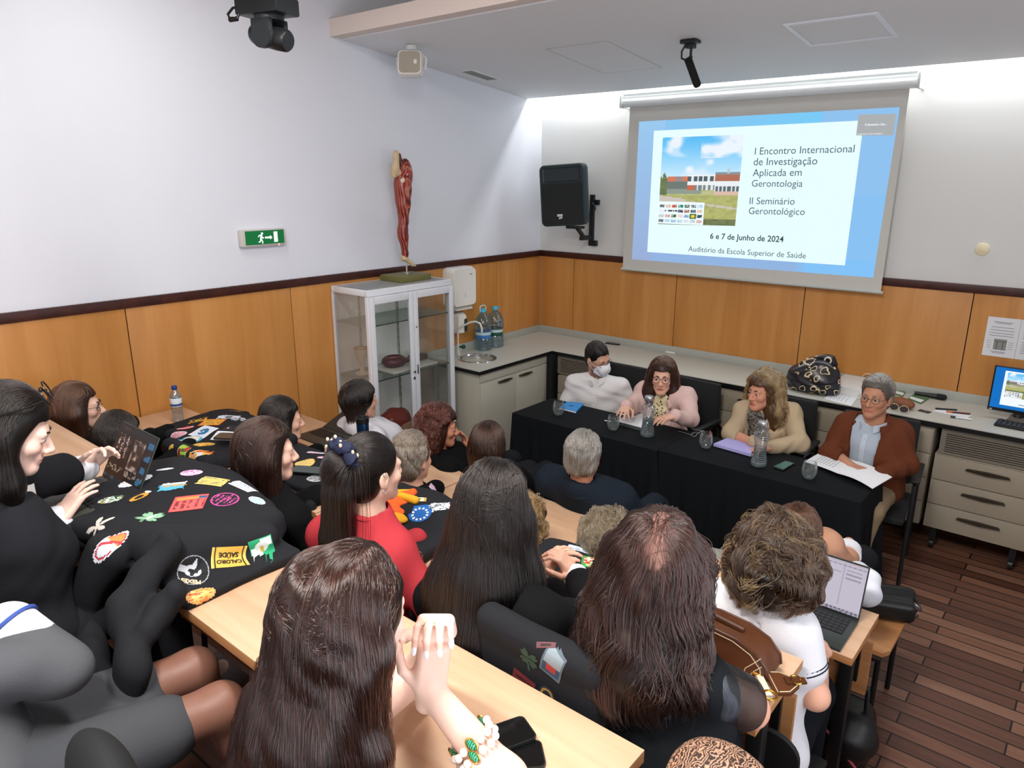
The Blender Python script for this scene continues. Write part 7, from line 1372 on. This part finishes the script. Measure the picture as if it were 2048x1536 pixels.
# ================================================================= student jackets covered in patches
from mathutils.bvhtree import BVHTree
JKM = mat('jacket_black_wool', '#212226', .9, bump=.35, scale=420, spec=.2)
def jacket(lab, fn, lo, hi, h=.007):
    V, F = poly(fn, lo, hi, h); c = np.array([(V[:, 0].min()+V[:, 0].max())/2, (V[:, 1].min()+V[:, 1].max())/2, V[:, 2].min()])
    o = mesh_np('jacket', V, F, JKM, None, c); tag(o, lab, 'jacket', 'student jackets with patches'); o.location = c; return o, BVHTree.FromPolygons([tuple(v) for v in V], [tuple(f) for f in F]), c
PM = mat('patch_embroidery', attr='Col', rough=.75, bump=.3, scale=700)
def decal(J, px, py, w, h, rot, fn, n=26, texts=(), name='patch', lab=None):
    o, bv, c = J; d = ray(px, py); hit, nn, _, _ = bv.ray_cast(Vector(CAMP), Vector(unit(d)))
    if hit is None: return
    hit, nn = np.array(hit), np.array(nn)
    if nn@d > 0: nn = -nn
    q = [bv.find_nearest(Vector(hit+np.array(e))) for e in ((.02, 0, 0), (-.02, 0, 0), (0, .02, 0), (0, -.02, 0))]; nn = unit(nn*2+sum(np.array(x[1]) for x in q)*.5)
    U = unit(_r-nn*(_r@nn)); W = np.cross(nn, U); a = math.radians(rot); U, W = U*math.cos(a)+W*math.sin(a), W*math.cos(a)-U*math.sin(a)
    def on(x, y, e):
        p = hit+U*x+W*y; r = bv.ray_cast(Vector(p+nn*.06), Vector(-nn), .13); return None if r[0] is None else np.array(r[0])+nn*e
    V, F, C = [], [], []; nx, ny = n, max(4, int(n*h/w)); G = {}
    for j in range(ny+1):
        for i in range(nx+1): G[i, j] = on(w*(i/nx-.5), h*(j/ny-.5), .0016)
    for j in range(ny):
        for i in range(nx):
            k_ = fn((i+.5)/nx*2-1, (j+.5)/ny*2-1); P = [G[i, j], G[i+1, j], G[i+1, j+1], G[i, j+1]]
            if k_ is None or any(p is None for p in P): continue
            b = len(V); V += P; F.append((b, b+1, b+2, b+3)); C += [lin(k_)]*4
    for body, size, x, y, r2, col in texts:
        tv, tf = text_mesh(body, size, .0008, align='CENTER'); ca, sa = math.cos(math.radians(r2)), math.sin(math.radians(r2)); P = [on(x+p[0]*ca-p[1]*sa, y+p[0]*sa+p[1]*ca, .0026) for p in tv]
        if any(p is None for p in P): continue
        b = len(V); V += P; F += [tuple(i+b for i in f) for f in tf]; C += [lin(col)]*len(P)
    if not F: return
    p = mesh_np(name, np.array(V), F, PM, o, c, colors=np.array(C), smooth=False)
    if lab: p['label'] = lab
def oval(inner, rim=None, t=.8):
    def f(x, y):
        r = x*x+y*y
        if r > 1: return None
        return rim if rim and r > t else (inner(x, y) if callable(inner) else inner)
    return f
def rect(inner, rim=None, t=.85, rag=0):
    def f(x, y):
        if rag and max(abs(x), abs(y)) > 1-rag*vnoise(x*5+9, y*5+3): return None
        return rim if rim and max(abs(x), abs(y)) > t else (inner(x, y) if callable(inner) else inner)
    return f
def blot(cols, s=3, sd=0): return lambda x, y: cols[min(len(cols)-1, int(vnoise(x*s+7, y*s+5, sd)*len(cols)))]
def lines(bg, ink, k=5): return lambda x, y: ink if (int((y+1)*k) % 2 and abs(x) < .75 and abs(y) < .8 and vnoise(x*9+4, y*20, 1) > .35) else bg
def star(x, y): r, a = math.hypot(x, y), math.atan2(y, x); return '#d9d2c8' if r < .52+.42*math.cos(5*a/1) *.9 and r < 1 else None
def clover(x, y):
    if -.08 < x+y*.4+.25 < .1 and -1 < y < -.3: return '#6f9a7c'
    r, a = math.hypot(x, y-.1), math.atan2(y-.1, x)
    L = .85*abs(math.sin(2*a))**.45*(1-.16*(abs(math.sin(2*a)) > .985))
    if r < L: return '#e4ece6' if abs(x-.1*y) < .09 and r < .5 else ('#5f8a6c' if r > L-.07 else '#8fbd9c')
    return None
def fish(x, y):
    r = math.hypot(x, y)
    if r > 1: return None
    if r > .94: return '#9aa0a6'
    e = (x/.55)**2+(y/.38)**2
    if e < 1: return '#15171b' if vnoise(x*4+3, y*4+1, 5) > .62 else '#c3c9d2'
    if y < -.3 and abs(x) < .3*(y+.9) or (x > .5 and abs(y) < .2): return '#c3c9d2'
    return '#141519'
def eu(x, y):
    if y < .1 and abs(x) > 1-.0*y: return None
    if y < -.2 and abs(x+.15) > .85+.3*(y+.2): return None
    if y > 0 and x*x+y*y > 1: return None
    r, a = math.hypot(x, y-.05), math.atan2(y-.05, x)*12/(2*math.pi)
    return '#f0f2f4' if abs(r-.66) < .11 and abs(a-round(a)) < .26 else '#1560b0'
def noegg(x, y):
    k_ = 1-.25*(x+1)/2; r = x*x+(y/k_)**2
    if r > 1: return None
    if r > .8: return '#e8ecf4'
    if r > .62 or abs(x+y*.6) < .12: return '#b83844'
    return '#e08a4a' if x > .1 else '#d8e0ea'
def flag(x, y): g = '#1f9a68' if (x > 0) != (y > 0) else '#e4ece8'; return g if x*x+y*y > .35 else ('#b9a24a' if abs(x) < .18 and y > -.1 else '#cfd8d4')
# big jacket over the back desk
fn = Un(.05, Bx((2.08, -4.72, 1.283), (.36, .22, .06), .05), El((1.98, -4.62, 1.30), (.36, .19, .07)), Cn((1.75, -4.55, 1.27), (2.3, -4.53, 1.28), .05, .05), Cn((1.98, -4.97, 1.30), (2.33, -4.86, 1.31), .045, .05), Cn((2.33, -4.86, 1.31), (2.47, -4.62, 1.295), .05, .045))
low_ = Un(.03, Bx((2.33, -4.745, 1.238), (.24, .19, .018), .012), Cn((2.3, -4.9, 1.25), (2.46, -4.78, 1.25), .022, .02))
hp = lambda x, y, Y: at(x, y, y=Y)
hang = Wr(Un(.03, *[Cn(p, q, r1, r2, (0, 1, 0), 1.3) for ch in ([(hp(215, 1105, -4.98), .07), (hp(160, 1230, -5.05), .06), (hp(185, 1330, -5.1), .06), (hp(215, 1400, -5.13), .05)], [(hp(335, 1092, -4.9), .045), (hp(255, 1220, -5.05), .06), (hp(265, 1330, -5.11), .055), (hp(250, 1400, -5.13), .045)], [(hp(350, 1185, -4.96), .035), (hp(325, 1215, -4.99), .04), (hp(300, 1260, -5.05), .04)]) for (p, r1), (q, r2) in zip(ch, ch[1:])]), .009, 42, 51)
fn = Un(.03, Sub(fn, Cn((2.2, -4.99, 1.262), (2.6, -4.68, 1.262), .012, .014), .02), low_, hang)
J1 = jacket('large black student jacket with many patches spread over the back row desk', Wr(fn, .005, 24, 31), (1.5, -5.45, .7), (2.95, -4.35, 1.5), .0065)
D_ = lambda *a, **k: decal(J1, *a, **k)
D_(271, 962, .115, .06, 18, oval(blot(['#c9cfdd', '#dde2ec', '#c9cfdd', '#d9a24a'], 3, 1), '#e4e8f0'), lab='white oval patch'); D_(222, 1000, .085, .055, 38, oval(blot(['#2c6a40', '#e0e6e0', '#1c4a2c', '#d9b84a'], 5, 2), '#2f3a34'), lab='green round patch')
D_(278, 993, .08, .045, 32, oval(lambda x, y: '#e09a34' if abs(math.hypot(x, y+.3)-.6) < .2 and y < .4 else ('#e8e8e8' if x > .5 and y > -.1 else '#17181c')), lab='orange crescent patch'); D_(196, 1053, .115, .09, 40, star, 34, lab='cream starfish patch'); D_(222, 1085, .115, .06, 56, noegg, 30, lab='oval no-sign patch'); D_(297, 1037, .105, .105, -8, clover, 44, lab='green four-leaf clover patch')
D_(345, 973, .095, .055, 10, rect(lambda x, y: '#e8e4e8' if y > .5 else ('#d9a050' if y > -.1 and vnoise(x*6+3, y*5, 1) > .35 else '#55b0d8'), None, 1, .22), lab='pale blue scene patch'); D_(383, 946, .075, .05, 12, oval(blot(['#e8a8cc', '#f2e0ec', '#e8a8cc', '#d070a8'], 4, 3), '#f0c8e0'), lab='pink cloud patch'); D_(425, 963, .1, .06, -10, rect(blot(['#e8b45c', '#f0c878', '#e8b45c', '#8a8f6a'], 5, 4), '#f0d080', .9, .06), lab='orange lettered patch')
D_(487, 973, .1, .05, -28, rect(lines('#d4dae6', '#9aa4b8', 4), '#e4e8f0', .9, .05), lab='pale lined patch'); D_(378, 1006, .11, .09, 8, rect(lambda x, y: ('#e8903c' if x < .5 else '#2c5a8a') if .45 < y < .8 and x > -.8 else ('#8a2c34' if int((x+1)*5) % 2 and abs(y+.2) < .5 and vnoise(x*8, y*12, 2) > .3 else '#e0605c'), '#d8484c', .94), 34, lab='coral square patch'); D_(450, 999, .09, .09, -15, lambda x, y: None if x*x+y*y > 1 else ('#d84a9a' if x*x+y*y > .82 or abs(x-.15*y) < .05 or (abs(x) > .12 and int((x+1)*6) % 2 and abs(y) < .5 and vnoise(x*8+2, y*14, 4) > .5) else '#15161a'), 36, lab='pink ring patch on black'); D_(514, 1001, .07, .035, -30, oval(blot(['#d8dee4', '#8ac0dc', '#d8dee4'], 3, 5), '#e4e8f0'), lab='small white oval patch'); D_(330, 939, .06, .02, 14, oval('#d8dce4'))
D_(385, 1142, .088, .088, 172, fish, 40, [('PEIXES', .017, 0, .027, 0, '#e8c8a8')], lab='round black fish patch'); D_(456, 1116, .1, .062, 192, rect(lambda x, y: '#2a2414' if .8 < abs(x) < .84 else '#e0b04c', '#e8c470', .95), 26, [('CALOIRO', .0165, 0, .007, 0, '#2a2414'), ('SAÚDE', .019, 0, -.015, 0, '#2a2414')], lab='yellow lettered patch'); D_(523, 1093, .07, .055, 186, rect(flag, '#2aa070', .92), 26, lab='green and white patch'); D_(402, 1190, .085, .045, 28, oval(blot(['#e0904c', '#ecc070', '#d86a4c'], 3, 6), '#e8b070'), lab='orange patch at the desk edge'); D_(134, 1093, .08, .055, 70, oval(blot(['#15161a', '#b8742c', '#15161a'], 5, 7), '#2a2620'), lab='black and orange round patch')
# jacket at the wall end of the second row
fn = Un(.05, Bx((.83, -3.86, 1.035), (.36, .22, .035), .03), El((.78, -3.8, 1.05), (.3, .17, .05)), Cn((.47, -3.75, 1.03), (.58, -3.6, 1.03), .03, .03), Bx((.95, -4.13, .98), (.24, .04, .1), .035))
J2 = jacket('black student jacket with patches on the second row desk by the wall', Wr(fn, .003, 30, 33), (.3, -4.4, .75), (1.35, -3.5, 1.25))
D_ = lambda *a, **k: decal(J2, *a, **k)
D_(424, 845, .13, .085, -8, rect(lines('#e0a83c', '#8a5a1c', 5), '#e0682c', .85), lab='orange lettered patch'); D_(381, 880, .12, .1, 5, oval(blot(['#4ab0d8', '#e8d8c0', '#4ab0d8', '#d8e8f0'], 2.5, 2), '#3a9ac8'), lab='sky blue round patch'); D_(407, 863, .12, .11, -30, rect(lambda x, y: '#1f6a9a' if x*x+y*y < .3 and vnoise(x*4, y*4, 3) > .3 else '#d4dce8', '#e4e8f0', .85), lab='white patch with a blue figure'); D_(450, 871, .13, .08, -10, rect(lambda x, y: '#2a2a2e' if abs(x+.45) < .12 and y < .4 else ('#c8a8b0' if x > .1 and abs(y) < .2 else '#dcdfe8'), '#e4e6ee', .9), lab='white patch with dark letter'); D_(408, 889, .11, .055, 4, oval(blot(['#e0a83c', '#ecc060', '#b87a2c'], 5, 4), '#e8b850'), lab='yellow oval patch')
D_(372, 856, .09, .05, 10, rect(lambda x, y: ('#e8d8d8' if abs(y+.2) < .18 else '#b83038') if y < 1-abs(x)*1.2 else None), lab='red triangle patch'); D_(353, 871, .1, .08, 20, oval(lines('#e8b8c4', '#a86878', 4), '#f0d0d8'), lab='pink round patch'); D_(396, 841, .1, .05, 8, rect(lambda x, y: '#d8a83c' if vnoise(x*5+2, y*4, 6) > .5 else None), lab='yellow crown lettering'); D_(457, 834, .13, .06, -6, rect(lambda x, y: '#1c1d22' if x*x*3+y*y < .4 and vnoise(x*5, y*5, 1) > .35 else '#c8d0da', '#dde2ea', .9, .2), lab='white patch with a dark star'); D_(482, 839, .11, .06, -20, rect(blot(['#c4ccd8', '#1c1d22', '#c4ccd8'], 3, 3), None, 1, .2), lab='pale patch'); D_(465, 857, .1, .08, -8, rect(lambda x, y: '#e0a0a8' if abs(x+.5) < .15 and abs(y) < .25 else ('#e0c080' if abs(x-.6) < .12 and abs(y-.1) < .2 else '#1e1f22'), None, 1, .15), lab='black face patch')
D_(363, 909, .08, .12, 2, rect(lambda x, y: '#8a2430' if x < -.3 and y < .5 else ('#b8342c' if x > .2 and y > .3 else ('#2a5a30' if int((y+1)*4) % 2 and x > -.2 else '#a8c84c')), '#c8dc8c', .9), lab='green comic patch'); D_(385, 912, .06, .12, -8, rect(lambda x, y: '#d8943c' if vnoise(x*3, y*4, 8) > .4 else ('#e4d0b0' if vnoise(x*3, y*4, 8) > .25 else None), None, 1, .2), lab='orange figure patch'); D_(407, 906, .09, .075, 5, rect(lambda x, y: '#e0702c' if y > .1 else ('#e8c060' if x > 0 else '#d8dce0'), None, 1, .3), lab='orange house patch'); D_(343, 905, .05, .08, 10, oval('#d8a83c', '#e8c878'), lab='yellow patch'); D_(477, 823, .11, .035, -5, oval(blot(['#d86a2c', '#15161a', '#e0b060'], 4, 9)), lab='orange eye patch'); D_(488, 862, .06, .06, 0, rect(blot(['#a8b0b8', '#202226', '#c8d0d8'], 4, 5), None, 1, .15))
ph = phone('grey phone lying on the patched jacket by the wall', (1.07, -3.955), -.95, 1.112, .085, .17, col='#3c413e')
# jacket in the middle of the second row
fn = Un(.04, Bx((1.58, -3.83, 1.018), (.36, .17, .016), .014), El((1.6, -3.72, 1.02), (.25, .07, .035)), Bx((1.7, -4.06, .96), (.2, .03, .09), .03)); J3 = jacket('black student jacket under a phone, before the shiny brown hair', Wr(fn, .003, 32, 35), (1.1, -4.3, .75), (2.1, -3.55, 1.15))
D_ = lambda *a, **k: decal(J3, *a, **k)
D_(610, 927, .1, .085, -8, oval(lines('#e4c878', '#c8b070', 4), '#e8b84c'), lab='yellow oval patch'); D_(635, 957, .1, .085, 200, oval('#d4d8da', '#b4b8bc', .88), 26, [('Com', .02, 0, .018, 0, '#1c1c20'), ('ORGULHO', .017, 0, -.004, 0, '#1c1c20'), ('TRANÇA', .017, 0, -.025, 0, '#1c1c20')], lab='white oval lettered patch'); D_(632, 906, .12, .02, -25, rect(blot(['#e0a0c4', '#d8dce4', '#d880b0'], 3, 2), None, 1, .2)); D_(652, 916, .1, .02, -20, rect(blot(['#d8dce4', '#e0a0c4'], 3, 3), None, 1, .2)); D_(592, 938, .06, .04, 0, rect('#c4cce0'), lab='pale blue patch')
phone('grey phone in a red case on the middle patched jacket', (1.60, -3.87), -1.05, 1.042, .08, .165, col='#2f3a36')
# jacket with the orange scarf and the blue ring of stars
fn = Un(.05, Bx((2.33, -3.88, 1.03), (.28, .2, .028), .025), El((2.3, -3.8, 1.045), (.2, .12, .05)), Bx((2.45, -4.12, .97), (.2, .03, .11), .03)); J4 = jacket('black student jacket with blue star-ring patch and orange scarf', Wr(fn, .003, 30, 36), (1.95, -4.4, .7), (2.8, -3.55, 1.2))
D_ = lambda *a, **k: decal(J4, *a, **k)
D_(840, 1027, .095, .1, 190, eu, 48, lab='blue patch with a ring of white stars'); D_(836, 999, .07, .03, 0, rect(lambda x, y: '#2a2a2e' if abs(x) < .35 and vnoise(x*5, y*3, 1) > .55 else ('#e4d8c0' if abs(x) < .7 else '#d0a040')), 20, lab='small cream and gold patch'); D_(882, 1013, .1, .07, 18, rect(blot(['#c4cad4', '#dde2ea', '#6a7078'], 6, 3), '#e0e4ec', .9, .25), lab='pale crest patch'); D_(828, 1103, .07, .05, -2, rect('#17181b', '#6a2a2c', .92), 16, [('NÃO S', .018, 0, .004, 0, '#d8b040')], lab='dark patch with yellow letters')
p = at(802, 1008, z=1.08); sc0 = thing('scarf', 'crumpled orange and yellow scarf on the jacket with the blue patch', 'scarf', p); OR = fabric('scarf_orange', '#e0602c', .7); YE = fabric('scarf_yellow', '#e0a42c', .7)
xx = unit(_r*np.array([1, 1, 0])); yy = np.array([-xx[1], xx[0], 0]); L_ = lambda a, b, c: xx*a+yy*b+Z*c
solid('orange_fold', Wr(Un(.015, El(L_(-.0, .03, .01), (.05, .06, .02)), Cn(L_(-.04, -.02, .012), L_(.04, .07, .02), .022, .018), El(L_(-.02, -.05, .0), (.06, .025, .014))), .003, 90, 1), p*0-.18, p*0+.18, .004, OR, sc0); solid('yellow_fold', Wr(Un(.012, Cn(L_(-.0, .015, .03), L_(.06, -.01, .02), .016, .018), Cn(L_(-.05, .05, .02), L_(-.03, .02, .025), .012, .014), El(L_(-.0, -.105, -.012), (.05, .03, .016)), Cn(L_(-.03, .085, .012), L_(.03, .1, .014), .013, .012)), .003, 90, 2), p*0-.2, p*0+.2, .004, YE, sc0)
# jacket beside the clasped hands
fn = Un(.04, Bx((3.08, -3.82, 1.016), (.2, .17, .016), .014), El((3.0, -3.68, 1.025), (.12, .05, .03))); J5 = jacket('black student jacket under the clasped hands on the second row desk', Wr(fn, .002, 32, 37), (2.8, -4.1, .95), (3.4, -3.5, 1.15))
D_ = lambda *a, **k: decal(J5, *a, **k); D_(1190, 1126, .1, .055, -12, rect(blot(['#d8d0a8', '#4a9a4c', '#c83c34', '#e4dcc0'], 4, 3), '#3a8a40', .85), 24, lab='green and cream patch'); D_(1158, 1098, .09, .03, -24, rect(lines('#c8d4e0', '#8a9ab0', 3)), lab='pale strip patch')
# jacket hanging over an empty chair between the two women of the second row
c_ = at(1080, 1355, y=-4.5); ch = seat_chair('empty stacking chair with a patched jacket over its back', c_[0], -4.26, .25)
a_ = c_; fn = Un(.03, Bx((a_[0], -4.5, a_[2]-.12), (.19, .028, .24), .025), Cn((a_[0]-.16, -4.5, a_[2]+.1), (a_[0]+.16, -4.5, a_[2]+.1), .035, .035)); J6 = jacket('black student jacket hanging over the empty chair back in shadow', Wr(fn, .004, 30, 39), (a_[0]-.3, -4.65, a_[2]-.5), (a_[0]+.3, -4.35, a_[2]+.25), .008)
D_ = lambda *a, **k: decal(J6, *a, **k); D_(1058, 1318, .075, .075, 0, lambda x, y: '#2f4a3c' if clover(x, y) else None, 30, lab='dark green clover patch'); D_(1103, 1332, .06, .085, -8, rect(lambda x, y: '#8a98a0' if y > 0 else ('#a83838' if abs(x) < .5 and y > -.6 else '#2a4a6a'), '#5a6a74', .85), 22, lab='picture patch'); D_(1092, 1290, .05, .014, -10, rect('#3a2226', '#6a4448', .5)); D_(1047, 1365, .07, .05, -12, rect(lines('#7a2c30', '#3a1416', 4)), lab='dark red patch'); D_(1094, 1392, .05, .06, 0, oval(lambda x, y: '#b8904c' if .3 < x*x+y*y < .6 else '#2a2a34'), lab='gold ring patch')
# ---- front corner: chair with wooden seat, black bag on it, white scarf; bag on the floor; patterned cushion
wc = thing('stacking_chair', 'stacking chair with a bare wooden seat at the right end of the front row', 'chair', (3.80, -2.41, 0), 'black stacking chairs of the audience')
m = MB(); m.prism([(-.2, -.22), (.12, -.22), (.14, -.18), (.14, .2), (-.2, .2)], (0, 0, .405), (1, 0, 0), (0, 1, 0), (0, 0, .02)); m.build('seat', BEECHE, wc); m = MB(); m.box((-.2, -.25, .39), (.12, -.2, .405)); m.build('seat_frame', BLACKM, wc)
for x, y in ((-.17, -.18), (.1, -.18), (-.17, .17), (.1, .17)): m = MB(); m.cyl((x, y, 0), (x, y, .405), .012); m.build('leg', BLACKM, wc)
p = np.array([3.80, -2.30, .426]); b = thing('shoulder_bag', 'black leather bag lying on the wooden chair seat beside the aisle', 'handbag', p); BLK3 = mat('bag_black_leather', '#101212', .4, bump=.15, scale=120)
fn = Un(.03, Bx((0, 0, .055), (.16, .1, .05), .03, np.stack([unit(np.array([.9, .35, 0])), unit(np.array([-.35, .9, 0])), Z])), Cn((-.14, -.06, .1), (.12, .07, .1), .03, .03)); solid('body', Int(fn, lambda P: .001-P[:, 2], .004), (-.25, -.22, -.02), (.25, .22, .18), .006, BLK3, b)
m = MB(); m.tube([(.14, .06, .1), (.17, .03, .09), (.19, .02, .06)], .006, 8); m.build('strap', BLK3, b); m = MB(); m.tube([(.165+.016*math.cos(a), .0, .075+.02*math.sin(a)) for a in [2*math.pi*i/14 for i in range(14)]], .004, 8, True); m.tube([(.172+.012*math.cos(a), .0, .045+.014*math.sin(a)) for a in [2*math.pi*i/14 for i in range(14)]], .0035, 8, True); m.build('ring', CHROME, b)
p = at(1738, 1172, y=-2.62); s = thing('white_scarf', 'bunched white cloth behind the bright laptop above the black bag', 'scarf', p); solid('cloth', Wr(Un(.03, El((0, 0, 0), (.05, .05, .07)), El((-.05, .02, .04), (.05, .05, .045)), Cn((-.1, .05, -.02), (0, 0, -.05), .04, .05)), .006, 60, 2), (-.22, -.15, -.16), (.15, .18, .16), .006, fabric('white_cloth', '#dcdfe8', .8), s)
p = at(1445, 1122, y=-2.75); s = thing('grey_coat', 'pale grey coat lying beside the curly hair behind the front desk', 'coat', p); solid('cloth', Wr(Un(.03, Bx((0, 0, -.05), (.09, .05, .09), .04), El((.03, 0, .01), (.06, .05, .04))), .003, 50, 2), (-.2, -.15, -.25), (.2, .15, .15), .007, fabric('coat_grey', '#8f918a', .85, noise=.2), s)
p = at(1690, 1500, z=.12); s = thing('floor_bag', 'black bag with a pink zip standing on the floor beside the desk leg', 'bag', (p[0], p[1], .0)); solid('body', Wr(Int(Un(.04, Bx((-.05, .05, .16), (.13, .1, .15), .06), El((0, 0, .2), (.12, .11, .1))), lambda P: .002-P[:, 2], .004), .004, 40, 6), (-.3, -.2, -.03), (.25, .3, .4), .007, BLK3, s)
m = MB(); m.tube([(-.1, -.075, .26), (-.02, -.1, .22), (.06, -.085, .13), (.09, -.06, .08)], .006, 8); m.build('zip', mat('zip_pink', '#b0505c', .5), s); m = MB(); m.tube([(-.08, .0, .3), (-.09, .02, .42), (-.02, .05, .46), (.04, .05, .4), (.05, .03, .3)], .01, 8); m.build('handle', BLK3, s)
k = NT('paisley'); vo = k.n('ShaderNodeTexVoronoi', Scale=34.0); vo.feature = 'SMOOTH_F1'; wv = k.n('ShaderNodeTexWave', Scale=40.0, Distortion=24.0, Detail=3.0); k.l(k.coords(), wv.inputs['Vector']); k.l(k.ramp(wv.outputs['Fac'], [(.3, '#2a1812'), (.5, '#8a6248'), (.62, '#5a3826'), (.8, '#b08a70')]), k.b.inputs['Base Color']); k.b.inputs['Roughness'].default_value = .7
p = at(1440, 1545, y=-4.62); s = thing('patterned_bag', 'brown paisley bag standing behind the black chair at the lower edge', 'bag', p); solid('body', Un(.04, El((0, 0, -.02), (.09, .08, .06)), Bx((0, 0, -.12), (.09, .08, .12), .05)), (-.2, -.2, -.3), (.2, .2, .12), .006, k.m, s)
